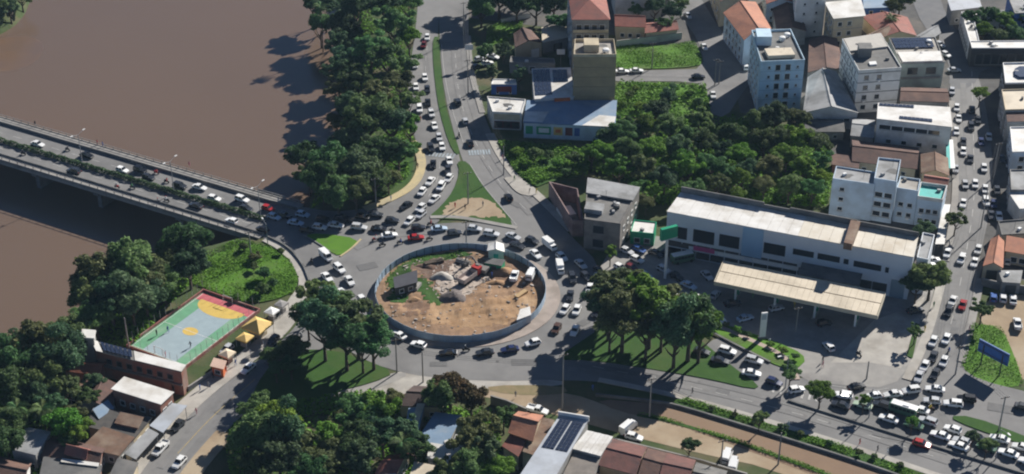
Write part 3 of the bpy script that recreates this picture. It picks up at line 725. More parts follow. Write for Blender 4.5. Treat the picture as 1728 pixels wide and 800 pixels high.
part("tank_tower", MB().prism(rect3((1448, 72), (1470, 72), (1472, 82), 17.0), 14.0, 17.0), CONC_D, b)
windows(b, fp, 2, 4, 2, 1.2, 3.3, 1.5, 1.5, .35, .95); windows(b, fp, 3, 4, 6, 1.4, 3.3, 1.2, 1.3); bands(b, fp, 2, [3.6, 6.9, 10.2, 13.3], DARKMETAL, .16); bands(b, fp, 3, [3.6, 6.9, 10.2, 13.3], DARKMETAL, .16)
part("roof_hatch", MB().prism(rect3((1466, 104), (1478, 103), (1480, 108), 14.5), 14.0, 14.5), WHITE_P, b)
fp = quadpx([(1500, 66), (1578, 64), (1594, 106), (1520, 108)], 8.5)
b = house("workshop", "grey walled workshop with solar panels and white front roof beside the white block", fp, 8.5, WALL_GREEN)
flat_roof(b, fp, 8.5, CONC_L, .4, WALL_GREY)
q = [fp[0], fp[1], fp[1].lerp(fp[2], .45), fp[0].lerp(fp[3], .45)]; solar(b, [p + Vector((0, 0, .3)) for p in q], 10, 3, .04, .9)
q = [fp[0].lerp(fp[3], .6), fp[1].lerp(fp[2], .6), fp[2].lerp(fp[3], .02), fp[3].lerp(fp[2], .02)]
part("roof_sheet", MB().prism(grow(q, -.3), 8.5, 9.2), WHITE_ROOF, b)
windows(b, fp, 2, 1, 2, 5.0, 3, 3.0, 2.0, frame=CONC_D); panel_on(b, fp, 2, .05, .95, 3.4, 4.0, WALL_GREY, "ledge", .5); tank(b, fp[1].lerp(fp[3], .2), .9, 1.2, WHITE_P, 8.5)
fp = quadpx([(1483, 174), (1602, 181), (1606, 214), (1481, 200)], 9.5)
b = house("white_long_building", "long white building with sloping white roof and a dark ribbon of windows", fp, 9.3, WALL_WHITE)
tq, _ = shed_roof(b, fp, [9.4, 9.4, 9.4, 9.4], WHITE_ROOF, .2)
solar(b, tq, 9, 1, .02, .5, .04, .2); solar(b, tq, 8, 1, .3, .74, .72, .88)
windows(b, fp, 2, 1, 5, 6.3, 3, 3.2, 1.4, .14, .97); windows(b, fp, 2, 1, 4, 2.0, 3, 1.4, 1.2)
fp = quadpx([(1394, 8), (1451, 2), (1458, 26), (1408, 31)], 11.0)
b = house("yellow_house", "cream yellow three storey house under a bright white roof", fp, 11.0, WALL_CREAM, "house"); shed_roof(b, fp, [11.6, 11.6, 11.0, 11.0], WHITE_ROOF, .5)
windows(b, fp, 2, 3, 2, 1.2, 3.4, 1.4, 1.4, .3, .95); bands(b, fp, 2, [3.4, 6.8, 10.2], CONC_L, .2); windows(b, fp, 3, 3, 3, 1.2, 3.4, 1.2, 1.3)
fp = quadpx([(1340, -45), (1390, -50), (1395, -10), (1345, -5)], 15.0)
b = house("grey_block", "tall plain pale grey block beyond the orange roofed house", fp, 15.0, WALL_WHITE); flat_roof(b, fp, 15.0, GREY_ROOF, .5, WALL_GREY); windows(b, fp, 3, 4, 3, 1.5, 3.4, 1.2, 1.2); windows(b, fp, 2, 4, 2, 1.5, 3.4, .8, .8)
fp = quadpx([(1456, 28), (1530, 30), (1545, 60), (1490, 62)], 4.5)
b = house("red_roof_house", "low house with worn dark red tile roof behind the workshop", fp, 4.5, WALL_CREAM, "house"); gable_roof(b, fp, 4.5, 1.8, RED_ROOF, .4); windows(b, fp, 2, 1, 3, 1.2, 3, 1.1, 1.1)
fp = quadpx([(1303, 8), (1348, 4), (1360, 52), (1312, 56)], 5.0)
b = house("brown_roof_house", "low house with dark brown tile roof behind the blue apartment block", fp, 5.0, WALL_GREY, "house"); gable_roof(b, fp, 5.0, 1.8, BROWN_ROOF, .4); windows(b, fp, 3, 1, 3, 1.2, 3, 1.1, 1.1)
fp = quadpx([(1366, 70), (1412, 66), (1424, 118), (1364, 122)], 4.0)
b = house("brown_roof_house", "brown tiled low house between the blue block and the white block", fp, 4.0, WALL_GREY, "house"); gable_roof(b, fp, 4.0, 1.4, BROWN_ROOF, .3); windows(b, fp, 2, 1, 3, 1.0, 3, 1.1, 1.1)
fp = quadpx([(1455, -20), (1495, -24), (1502, 12), (1458, 14)], 6)
b = house("blue_house", "small blue walled house with dull blue roof at the top", fp, 6, BLUE_P, "house"); shed_roof(b, fp, [6.5, 6.5, 6, 6], BLUE_ROOF, .3); windows(b, fp, 2, 2, 2, 1, 2.8, 1.1, 1.1)
for px_, h, rf, lb in (([(1522, 148), (1596, 150), (1600, 172), (1520, 170)], 3.6, BROWN_ROOF, "brown tiled low house between the workshop and the long white building"),
                       ([(1440, 200), (1476, 204), (1474, 232), (1436, 228)], 4.0, GREY_ROOF, "grey sheet roofed store at the side of the long white building"),
                       ([(1358, 198), (1420, 200), (1424, 222), (1360, 222)], 3.0, DGREY_ROOF, "dark roofed lean-to just below the broad grey shed")):
    fp = quadpx(px_, h); b = house("low_house", lb, fp, h - .1, WALL_GREY, "house"); gable_roof(b, fp, h - .1, 1.0, rf, .3, along=0); windows(b, fp, 2, 1, 3, .8, 3, 1.0, 1.1)
for px_, h, rf, wm_, lb in (([(1200, -42), (1250, -54), (1264, -10), (1216, 2)], 9.5, BROWN_ROOF, WALL_CREAM, "cream house with brown tile roof cut by the top edge, added to shade the street"),  # mostly out of view, added so its shadow falls on the sloping street
                            ([(1072, -34), (1120, -40), (1130, -4), (1084, 2)], 6.0, RUST, WALL_GREY, "rusty roofed house at the top beside the sloping street"),
                            ([(1288, -28), (1332, -32), (1338, 2), (1294, 6)], 7.0, RED_ROOF, WALL_PALEBLUE, "pale blue house with red tile roof at the top behind the orange roofed house"),
                            ([(1545, 62), (1576, 44), (1586, 56), (1560, 74)], 4.0, GREY_ROOF, WALL_CREAM, "little grey roofed shop on the corner by the workshop solar panels"),
                            ([(1462, 60), (1492, 46), (1504, 56), (1480, 68)], 5.0, RUST, WALL_CREAM, "rusty lean-to behind the white apartment block")):
    fp = quadpx(px_, h); b = house("town_house", lb, fp, h - .1, wm_, "house"); gable_roof(b, fp, h - .1, 1.5, rf, .35); windows(b, fp, 2, max(1, int(h // 3.4)), 3, 1.0, 3.1, 1.1, 1.1); windows(b, fp, 3, max(1, int(h // 3.4)), 3, 1.0, 3.1, 1.1, 1.1)
# courtyard building with trees, top right
fo = quadpx([(1622, 20), (1714, 16), (1738, 82), (1640, 82)], 6.5)
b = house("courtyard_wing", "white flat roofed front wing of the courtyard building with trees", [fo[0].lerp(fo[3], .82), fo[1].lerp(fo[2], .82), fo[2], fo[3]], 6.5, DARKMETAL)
flat_roof(b, [fo[0].lerp(fo[3], .82), fo[1].lerp(fo[2], .82), fo[2], fo[3]], 6.5, WHITE_ROOF, .3, WHITE_P)
f2 = [fo[0].lerp(fo[3], .82), fo[1].lerp(fo[2], .82), fo[2], fo[3]]; windows(b, f2, 2, 1, 6, 1.0, 3, 2.2, 3.6, frame=CONC_D)
f2 = [fo[0], fo[0].lerp(fo[1], .2), fo[3].lerp(fo[2], .2).lerp(fo[0], .17), fo[3].lerp(fo[0], .18)]
b = house("courtyard_wing", "white roofed side wing of the courtyard building along the shaded street", f2, 6.3, WALL_WHITE); flat_roof(b, f2, 6.3, WHITE_ROOF, .3, WHITE_P); windows(b, f2, 3, 1, 7, 1.2, 3, 2.0, 2.6)
f2 = [fo[0].lerp(fo[1], .22), fo[1], fo[1].lerp(fo[2], .16), fo[0].lerp(fo[1], .22).lerp(fo[3], .16)]
b = house("courtyard_wing", "white roofed back wing of the courtyard building with trees", f2, 6.1, WALL_WHITE); flat_roof(b, f2, 6.1, WHITE_ROOF, .3, WHITE_P); windows(b, f2, 2, 1, 5, 1.2, 3, 1.6, 1.6)
fp = quadpx([(1600, 2), (1650, -4), (1655, 12), (1606, 18)], 5.5)
b = house("grey_house", "pale grey roofed house behind the courtyard building", fp, 5.5, WALL_GREY, "house"); shed_roof(b, fp, [6, 6, 5.5, 5.5], PALE_ROOF, .3); windows(b, fp, 2, 1, 3, 1.2, 3, 1.1, 1.1)
fp = quadpx([(1700, -6), (1790, -10), (1800, 20), (1712, 24)], 8)
b = house("blue_house", "deep blue sided house at the far corner beyond the courtyard trees", fp, 8, BLUE_P, "house"); flat_roof(b, fp, 8, GREY_ROOF, .4, WALL_GREY); windows(b, fp, 2, 2, 4, 1.2, 3.2, 1.2, 1.2)
fp = quadpx([(1745, 30), (1800, 28), (1815, 84), (1750, 88)], 5)
b = house("grey_house", "white walled house at the frame edge beside the courtyard building", fp, 5, WALL_WHITE, "house"); shed_roof(b, fp, [5.5, 5.5, 5, 5], PALE_ROOF, .3); windows(b, fp, 3, 1, 3, 1.2, 3, 1.1, 1.1)
# right side of the avenue
fp = quadpx([(1692, 108), (1790, 106), (1800, 140), (1696, 142)], 8.0)
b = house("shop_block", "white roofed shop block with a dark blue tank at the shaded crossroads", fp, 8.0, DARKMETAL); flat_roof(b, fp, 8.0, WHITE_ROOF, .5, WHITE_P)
part("roof_pool", MB().prism(chaikin(rect3((1712, 112), (1745, 112), (1746, 130), 8.6), 1), 8.0, 8.7), mat("navy_cover", (.02, .04, .09), (.03, .05, .1), .5), b); windows(b, fp, 2, 2, 5, .8, 3.4, 1.6, 1.8); windows(b, fp, 3, 2, 3, .8, 3.4, 1.6, 1.8)
fp = quadpx([(1690, 153), (1790, 150), (1800, 184), (1696, 187)], 8.0)
b = house("beige_shop", "beige flat roofed shop building along the avenue beside a brown strip", fp, 8.0, WALL_GREY); flat_roof(b, fp, 8.0, CREAM_ROOF, .4, WALL_CREAM); windows(b, fp, 3, 2, 3, 1.0, 3.3, 1.6, 1.6)
fp = quadpx([(1697, 189), (1800, 186), (1802, 203), (1700, 206)], 7.0)
b = house("brown_roof_shop", "narrow brown tiled shop between the beige shop and a white shop", fp, 7.0, WALL_GREY); shed_roof(b, fp, [7.4, 7.4, 7, 7], BROWN_ROOF, .05); windows(b, fp, 3, 2, 1, 1.0, 3.0, 1.4, 1.5)
fp = quadpx([(1704, 216), (1800, 214), (1803, 256), (1708, 258)], 6.5)
b = house("white_shop", "white shop building with bright flat roof on the shaded side of the avenue", fp, 6.5, WALL_PALEBLUE); flat_roof(b, fp, 6.5, WHITE_ROOF, .4, WHITE_P); windows(b, fp, 3, 2, 3, .8, 2.9, 1.5, 1.5); windows(b, fp, 2, 2, 4, .8, 2.9, 1.5, 1.5)
fp = quadpx([(1704, 288), (1800, 286), (1800, 322), (1706, 322)], 6.0)
b = house("grey_shop", "grey roofed shop on the shaded side of the avenue", fp, 6.0, WALL_GREY); flat_roof(b, fp, 6.0, GREY_ROOF, .4, WALL_GREY); windows(b, fp, 3, 2, 3, .8, 2.7, 1.5, 1.4)
fp = quadpx([(1704, 328), (1800, 326), (1800, 350), (1722, 352)], 5.0)
b = house("white_canopy_shop", "white edged shop roof beside the grey shop on the avenue", fp, 5.0, WALL_WHITE); shed_roof(b, fp, [5.4, 5.4, 5, 5], WHITE_ROOF, .3); windows(b, fp, 2, 1, 4, .8, 3, 1.6, 1.6)
fp = quadpx([(1684, 375), (1800, 365), (1800, 392), (1690, 398)], 4.0)
b = house("dark_shop", "dark roofed low shop just behind the orange tiled garage", fp, 4.0, WALL_GREY); flat_roof(b, fp, 4.0, DGREY_ROOF, .4, CONC_D); windows(b, fp, 2, 1, 5, .8, 3, 1.6, 1.6)
fp = quadpx([(1673, 404), (1694, 408), (1692, 450), (1660, 447)], 4.0)
b = house("orange_garage", "low garage with orange tile roof at the avenue corner by parked cars", fp, 3.8, WALL_CREAM); gable_roof(b, fp, 3.8, 1.3, ORANGE_ROOF, .4, along=1); panel_on(b, fp, 2, .2, .8, 0, 2.6, DARKMETAL, "door")
fp = quadpx([(1700, 402), (1800, 420), (1800, 440), (1698, 422)], 4.0)
b = house("orange_annex", "long orange tiled annex running off the garage by the parked cars", fp, 3.6, WALL_CREAM); shed_roof(b, fp, [4.6, 4.6, 3.6, 3.6], ORANGE_ROOF, .25); windows(b, fp, 2, 1, 6, .8, 3, 1.5, 1.5)
fp = quadpx([(1684, 456), (1726, 456), (1722, 478), (1692, 476)], 3.2)
b = house("grey_slab_shed", "small flat grey slab shed in front of the orange garage", fp, 3.2, WALL_GREY); flat_roof(b, fp, 3.2, GREY_ROOF, 0); panel_on(b, fp, 2, .2, .8, 0, 2.4, DARKMETAL, "door")
wall_run("yard_wall", "dark stained wall behind the three cars parked on the dirt yard", [(1655, 482), (1690, 490), (1760, 500)], 2.2, CONC_D)

# --- blue-white building between the scrub and the avenue
fp = quadpx([(1411, 282), (1482, 293), (1476, 313), (1405, 303)], 11.0)
b = house("blue_white_block", "blue-white rendered block with grey roof at the edge of the wooded lot", fp, 11.0, WALL_PALEBLUE); flat_roof(b, fp, 11.0, GREY_ROOF, .4, WALL_PALEBLUE); windows(b, fp, 2, 3, 1, 2, 3, 1.2, 1.0, .6, .9)
fp = quadpx([(1482, 268), (1520, 272), (1513, 309), (1475, 303)], 12.5)
b = house("blue_white_tower", "blue-white stair tower with three rows of paired windows beside the wooded lot", fp, 12.5, WALL_PALEBLUE); flat_roof(b, fp, 12.5, GREY_ROOF, .5, WALL_PALEBLUE); windows(b, fp, 2, 3, 2, 1.8, 2.9, 1.9, 1.4); panel_on(b, fp, 1, .3, .6, 10.0, 12.0, DARKMETAL, "door")
fp = quadpx([(1519, 300), (1553, 305), (1549, 325), (1513, 319)], 10.0)
b = house("blue_white_wing", "blue-white wing with grey roof terrace next to a turquoise terrace", fp, 10.0, WALL_PALEBLUE); flat_roof(b, fp, 10.0, CONC_L, .5, WALL_PALEBLUE); windows(b, fp, 2, 2, 2, 2.2, 3, 1.2, 1.1)
fp = quadpx([(1553, 312), (1598, 318), (1590, 342), (1548, 336)], 8.0)
b = house("terrace_house", "house with a walled turquoise roof terrace beside the avenue", fp, 8.0, WALL_PALEBLUE, "house"); flat_roof(b, fp, 8.0, TEAL, 1.0, WALL_WHITE); windows(b, fp, 2, 2, 3, 1.2, 3, 1.2, 1.2)
fp = quadpx([(1562, 296), (1600, 302), (1597, 318), (1558, 312)], 6.5)
b = house("red_roof_house", "red tiled house right behind the turquoise terrace", fp, 6.5, WALL_CREAM, "house"); gable_roof(b, fp, 6.5, 1.2, RED_ROOF, .3); windows(b, fp, 1, 2, 2, 1, 2.8, 1.1, 1.1)
fp = quadpx([(1440, 238), (1548, 250), (1545, 285), (1440, 272)], 3.6)
b = house("brown_roof_house", "wide low house with dark brown tiles below the long white building", fp, 3.6, WALL_CREAM, "house"); gable_roof(b, fp, 3.6, 1.5, BROWN_ROOF, .4); windows(b, fp, 2, 1, 4, 1, 3, 1.1, 1.1)
fp = quadpx([(1555, 262), (1598, 268), (1600, 296), (1556, 292)], 4.5)
b = house("rust_roof_house", "rusty roofed house next to the teal awning on the avenue", fp, 4.5, WALL_CREAM, "house"); gable_roof(b, fp, 4.5, 1.4, RUST, .4); windows(b, fp, 1, 1, 3, 1, 3, 1.1, 1.1)
fp = quadpx([(1405, 262), (1450, 268), (1448, 284), (1405, 278)], 3.2)
b = house("brick_shed", "low brown brick shed at the corner of the wooded lot", fp, 3.2, BRICK); shed_roof(b, fp, [3.6, 3.6, 3.2, 3.2], BROWN_ROOF, .2); panel_on(b, fp, 2, .3, .6, 0, 2.2, DARKMETAL, "door")
aw = thing("shop_awning", "teal and white shop awning hanging over the avenue pavement", "awning", (at(1606, 262).x, at(1606, 262).y, 0))
q = quadpx([(1602, 236), (1608, 236), (1612, 284), (1604, 284)], 3.4); part("canopy", MB().prism(q, 3.3, 3.45), WHITE_P, aw)
q2 = quadpx([(1596, 236), (1602, 236), (1604, 284), (1598, 284)], 3.5); part("valance", MB().prism(q2, 3.4, 3.55), TEAL, aw)
for p in q[1:3]: part("post", MB().tube((p.x - .1, p.y, 0), (p.x - .1, p.y, 3.3), .06), STEEL, aw)
aw = thing("pavement_canopy", "white sheet canopy over the avenue pavement next to the terrace house", "canopy", (at(1600, 400).x, at(1600, 400).y, 0))
q = quadpx([(1592, 345), (1604, 345), (1594, 412), (1578, 412)], 3.2); part("canopy", MB().prism(q, 3.1, 3.25), WHITE_ROOF, aw)
for p in q: part("post", MB().tube((p.x, p.y, 0), (p.x, p.y, 3.1), .07), STEEL, aw)

# --- filling station
SH = 12.4
fp = quadpx([(1149, 326), (1549, 402), (1541, 435), (1126, 358)], SH)
st = house("station_store", "long two storey filling station store with white roof and dark shop windows", fp, SH, WALL_STORE)
A, B, C, D = grow(fp, .1)
for k in range(24):                                  # roof sheets
    q = [A.lerp(B, k / 24), A.lerp(B, (k + .98) / 24), D.lerp(C, (k + .98) / 24), D.lerp(C, k / 24)]
    part("roof_sheet", MB().prism(q, SH + .02, SH + .2 + .03 * (k % 2)), WHITE_ROOF if k < 13 else CREAM_WHITE, st)
a_, b_, d_, n_, L_ = edge(fp, 0)
for u0, u1, hh in ((0, .36, 1.7), (.36, .47, 1.1), (.47, .75, 1.6), (.75, 1, 1.4)):
    part("back_parapet", MB().box(a_ + d_ * (L_ * (u0 + u1) / 2) + n_ * .2 + Vector((0, 0, SH - .2 + hh / 2)), (L_ * (u1 - u0) - .02, .3, hh + .8), ax=(d_, n_, Vector((0, 0, 1)))), CONC_D, st)
a_, b_, d_, n_, L_ = edge(fp, 2)     # runs near-right -> near-left
def store_win(u0, u1, z0, z1, nm="window", m=GLASS):
    up = Vector((0, 0, 1)); c = a_ + d_ * (L_ * (1 - (u0 + u1) / 2)) + up * ((z0 + z1) / 2); w = L_ * (u1 - u0); h = z1 - z0; f = MB()
    for s in (-1, 1):
        f.box(c + n_ * .06 + d_ * s * (w / 2 + .08), (.16, .2, h + .32), ax=(d_, n_, up)); f.box(c + n_ * .06 + up * s * (h / 2 + .08), (w, .2, .16), ax=(d_, n_, up))
    o = part(nm, f, WALL_STORE, st); part("pane", MB().box(c + n_ * .012, (w, .05, h), ax=(d_, n_, up)), m, o)
for u0, u1, z0, z1 in ((.02, .09, 5.2, 8.8), (.115, .205, 5.2, 9.0), (.225, .31, 5.4, 9.0), (.41, .5, 5.8, 9.0), (.53, .615, 7.0, 8.8), (.63, .72, 7.0, 8.8), (.735, .755, 7.0, 8.6), (.775, .885, 6.8, 8.6), (.9, .915, 6.8, 8.4)): store_win(u0, u1, z0, z1)
for k in range(15): store_win(.012 + k * .0605, .012 + k * .0605 + .0575, .25, 2.35 if k < 9 else 3.6, "shaded_shop_front")  # dark glazing run unbroken, also painting in the shade over the ground floor
def store_panel(u0, u1, z0, z1, m, nm="sign_board", t=.15):
    up = Vector((0, 0, 1)); c = a_ + d_ * (L_ * (1 - (u0 + u1) / 2)) + up * ((z0 + z1) / 2) + n_ * (t / 2 + .01)
    part(nm, MB().box(c, (L_ * (u1 - u0), t, z1 - z0), ax=(d_, n_, up)), m, st)
for k in range(9): store_panel(.012 + k * .0605, .012 + k * .0605 + .057, 3.65, 4.3, DARKMETAL, "shade_fascia_panel", .1)  # dark fascia continues the shade painted across the ground floor
store_panel(.32, .405, 3.9, 12.3, mat("store_blue", (.3, .46, .6), (.28, .42, .56), .4), "blue_panel"); store_panel(.12, .21, 2.7, 4.0, MAGENTA); store_panel(.225, .335, 2.6, 3.6, WHITE_P); store_panel(.37, .56, 2.6, 3.6, WHITE_P, t=.18); store_panel(.01, .1, 2.7, 3.8, DARKMETAL); store_panel(.93, .985, .1, 5.2, mat("store_door", (.2, .26, .3), None), "door")
q = quadpx([(1436, 371), (1452, 374), (1438, 412), (1424, 409)], 14.4); part("cooling_unit", MB().prism(q, 12.5, 14.4), RUST, st)
b = house("end_wall_block", "plain pale grey block closing the avenue end of the filling station store", quadpx([(1557, 394), (1577, 398), (1566, 440), (1547, 436)], 10.2), 10.2, WALL_STORE); flat_roof(b, quadpx([(1557, 394), (1577, 398), (1566, 440), (1547, 436)], 10.2), 10.2, GREY_ROOF, .4, WALL_STORE)
lo = thing("lower_roof", "dark flat link roof between the store and the fuel canopy", "roof", (at(1400, 470).x, at(1400, 470).y, 0))
q = quadpx([(1355, 438), (1457, 456), (1450, 482), (1346, 462)], 5.2); part("roof_slab", MB().prism(q, 4.9, 5.2), DGREY_ROOF, lo)
for p in q: part("post", MB().tube((p.x, p.y, 0), (p.x, p.y, 4.9), .15), STEEL, lo)
cf = quadpx([(1222, 441), (1493, 494), (1479, 533), (1207, 476)], 6.6)
cn = thing("fuel_canopy", "long cream roofed fuel station canopy on slender columns", "canopy", (centroid(cf).x, centroid(cf).y, 0))
mid0, mid1 = cf[0].lerp(cf[3], .46), cf[1].lerp(cf[2], .46)
mid0b, mid1b = cf[0].lerp(cf[3], .49), cf[1].lerp(cf[2], .49)
N = 26
for (A, B, C, D) in ((cf[0], cf[1], mid1, mid0), (mid0b, mid1b, cf[2], cf[3])):
    for k in range(N):
        q = [A.lerp(B, k / N), A.lerp(B, (k + .975) / N), D.lerp(C, (k + .975) / N), D.lerp(C, k / N)]
        part("roof_panel", MB().prism(grow(q, -.01), 6.45, 6.6 + .012 * (k % 2)), CREAM_ROOF, cn)
part("gutter", MB().prism([mid0, mid1, mid1b, mid0b], 6.3, 6.4), RUST, cn)
part("fascia", mb_ring(grow(cf, .25), .2, 5.7, 6.75), mat("canopy_fascia", (.5, .45, .34), (.42, .38, .3), .5), cn)
part("soffit", MB().prism(grow(cf, -.05), 6.15, 6.3, bottom=True), WHITE_P, cn)
for k in range(4):
    for v in (.3, .7):
        p = cf[0].lerp(cf[1], .12 + .25 * k).lerp(cf[3].lerp(cf[2], .12 + .25 * k), v)
        part("column", MB().box((p.x, p.y, 3.1), (.45, .45, 6.1)), WHITE_P, cn)
cdir = (cf[1] - cf[0]).normalized(); cang = math.atan2(cdir.y, cdir.x)
for k in range(4):
    p = cf[0].lerp(cf[1], .12 + .25 * k).lerp(cf[3].lerp(cf[2], .12 + .25 * k), .5)
    isl = thing("pump_island", f"green and white fuel pump island under the cream canopy, {['first', 'second', 'third', 'fourth'][k]} from the green totem", "fuel pump", (p.x, p.y, 0), cang + math.pi / 2, "fuel pump islands")
    link("plinth", MB().box((0, 0, .18), (5.0, 1.2, .3)).mesh("plinth"), CONC_L, isl)
    for s in (-1.4, 1.4):
        pm_ = link("pump", MB().box((s, 0, 1.1), (1.0, .6, 1.55)).box((s, 0, 1.98), (1.15, .7, .2)).mesh("pump"), GREEN_SIGN, isl)
        link("display", MB().box((s, -.32, 1.45), (.7, .04, .4)).box((s, .32, 1.45), (.7, .04, .4)).mesh("display"), WHITE_P, pm_)
p = at(1122, 470); tt = thing("totem_sign", "tall green boxed totem sign on a white pole at the filling station", "sign", (p.x, p.y, 0))
part("pole", MB().tube((p.x, p.y, 0), (p.x, p.y, 13.5), .38, .32, 10), WHITE_P, tt)
part("sign_box", MB().box((p.x + .3, p.y, 13.6), (4.6, 1.0, 3.2), .45), GREEN_SIGN, tt)
part("sign_trim", MB().box((p.x + .3, p.y, 11.95), (4.7, 1.1, .16), .45), WHITE_P, tt)
p = at(1286, 572); tt = thing("price_totem", "slim white price totem standing in the planted strip", "sign", (p.x, p.y, 0))
part("board", MB().box((p.x, p.y, 4.0), (1.5, .35, 7.2), .2), WHITE_P, tt); part("base", MB().box((p.x, p.y, .35), (1.9, .7, .6), .2), CONC, tt)
part("panel", MB().box((p.x - .02, p.y - .2, 6.4), (1.1, .06, 1.4), .2), PALE_ROOF, tt)
fp = quadpx([(1070, 372), (1108, 376), (1104, 396), (1064, 392)], 3.6)
b = house("green_kiosk", "small white roofed kiosk with dark green base behind the green totem", fp, 3.6, GREEN_SIGN, "kiosk"); flat_roof(b, fp, 3.6, WHITE_ROOF, .3, GREEN_SIGN); windows(b, fp, 2, 1, 2, .8, 2, 1.4, 1.3)

# --- grey house at the fork
fp = quadpx([(992, 304), (1079, 320), (1047, 380), (986, 372)], 8.5)
b = house("grey_flat_house", "grey two storey house with stained flat roof at the fork of the roads", fp, 8.5, WALL_DIM)
flat_roof(b, fp, 8.5, DGREY_ROOF, .5, WALL_DIM)
q = [fp[0], fp[1], fp[1].lerp(fp[2], .38), fp[0].lerp(fp[3], .38)]; part("roof_sheet", MB().prism(grow(q, .1), 8.9, 9.3), GREY_ROOF, b)
part("stair_head", MB().prism(rect3((990, 340), (1020, 344), (1016, 356), 9.8), 8.5, 9.8), GREY_ROOF, b); tank(b, at(1040, 352, 8.5), .9, 1.2, DARKMETAL)
windows(b, fp, 2, 2, 1, 1.0, 4.2, 2.8, 2.2, .3, .9, frame=CONC_D); windows(b, fp, 1, 2, 4, 1.2, 3.8, 1.2, 1.3)
fy = quadpx([(926, 306), (975, 318), (985, 372), (966, 372)], 5.0)
b = house("ruined_yard", "roofless red-brown walled yard leaning on the grey flat roofed house", fy, .3, CONC_D)
part("enclosing_wall", mb_ring(fy, .35, .2, 5.0), mat("stained_wall", (.2, .13, .12), (.26, .2, .19), .6, .95, c3=(.12, .08, .08), s3=.2), b)
part("rubble_slab", MB().box((centroid(fy).x - 1, centroid(fy).y + 2, .8), (4, 5, .9), .3), WHITE_ROOF, b)

# --- riverside houses, bottom left
fp = quadpx([(153, 574), (314, 617), (306, 629), (163, 594)], 6.5)
b = house("brick_row", "long raw brick row building with solar panels and white roof beside the court", fp, 6.5, BRICK)
tq, _ = shed_roof(b, fp, [6.5, 6.5, 6.6, 6.6], DGREY_ROOF, .05); solar(b, tq, 7, 1, .1, .44, .04, .96, lift=.35, gap=.14)
q = [tq[0].lerp(tq[1], .46), tq[1], tq[2], tq[3].lerp(tq[2], .46)]; part("roof_sheet", MB().quad(*[v + Vector((0, 0, .14)) for v in q[::-1]]), WHITE_ROOF, b)
q = [tq[0], tq[0].lerp(tq[1], .08), tq[3].lerp(tq[2], .08), tq[3]]; part("roof_sheet", MB().quad(*[v + Vector((0, 0, .14)) for v in q[::-1]]), WHITE_ROOF, b)
windows(b, fp, 2, 2, 7, .9, 3.0, 1.3, 1.3, frame=CONC_D); panel_on(b, fp, 2, 0, 1, 3.0, 3.25, CONC_D, "floor_band", .5)
fb = quadpx([(168, 600), (300, 634), (290, 646), (160, 612)], 3.4)
part("lean_to_roof", MB().prism(fb, 3.3, 3.45, bottom=True), DGREY_ROOF, b); part("lean_to_wall", MB().prism(grow(fb, -.3), 0, 3.28), BRICK, b)
tw = quadpx([(140, 558), (160, 560), (158, 572), (138, 570)], 8.6)
b = house("water_tower", "small white capped water tower at the end of the brick row", tw, 8.6, WALL_GREY, "tower"); part("cap", MB().prism(grow(tw, .25), 8.6, 8.95), WHITE_ROOF, b)
fp = quadpx([(128, 612), (176, 614), (166, 634), (110, 626)], 3.6)
b = house("tile_roof_house", "low house with rusty orange tile roof behind the riverside trees", fp, 3.6, BRICK, "house"); gable_roof(b, fp, 3.6, 1.1, mat("rusty_tiles", (.3, .11, .07), (.22, .09, .06), .6, .9, .3, 3), .35); windows(b, fp, 2, 1, 2, .8, 3, 1.1, 1.1)
fp = quadpx([(211, 636), (291, 661), (270, 682), (190, 657)], 6.0)
b = house("white_roof_house", "brick house under a big clean white sloping roof below the brick row", fp, 5.8, BRICK, "house"); shed_roof(b, fp, [5.8, 5.8, 6.0, 6.0], WHITE_ROOF, .3); windows(b, fp, 1, 1, 2, 2.6, 3, 1.2, 1.3); windows(b, fp, 2, 1, 4, 2.4, 3, 1.2, 1.2)
for px_, h, m, lb, nm in (([(290, 680), (316, 684), (275, 730), (252, 718)], 3.6, PALE_ROOF, "pale grey sheet awning over the pavement in front of the white roofed house", "street_awning"),
                          ([(252, 722), (268, 732), (229, 775), (209, 765)], 3.3, GREY_ROOF, "worn grey sheet awning over the pavement next to the pale one", "street_awning")):
    q = quadpx(px_, h); a = thing(nm, lb, "awning", (centroid(q).x, centroid(q).y, 0))
    part("canopy", MB().prism(q, h - .12, h, bottom=True), m, a)
    for p in grow(q, -.4): part("post", MB().tube((p.x, p.y, 0), (p.x, p.y, h - .12), .08), STEEL, a)
    part("back_wall", MB().box((q[0].lerp(q[3], .5) + Vector((.3, 0, -h / 2 - .1))), ((q[3] - q[0]).length * .95, .2, h - .3), math.atan2((q[3] - q[0]).y, (q[3] - q[0]).x)), WALL_CREAM, a)
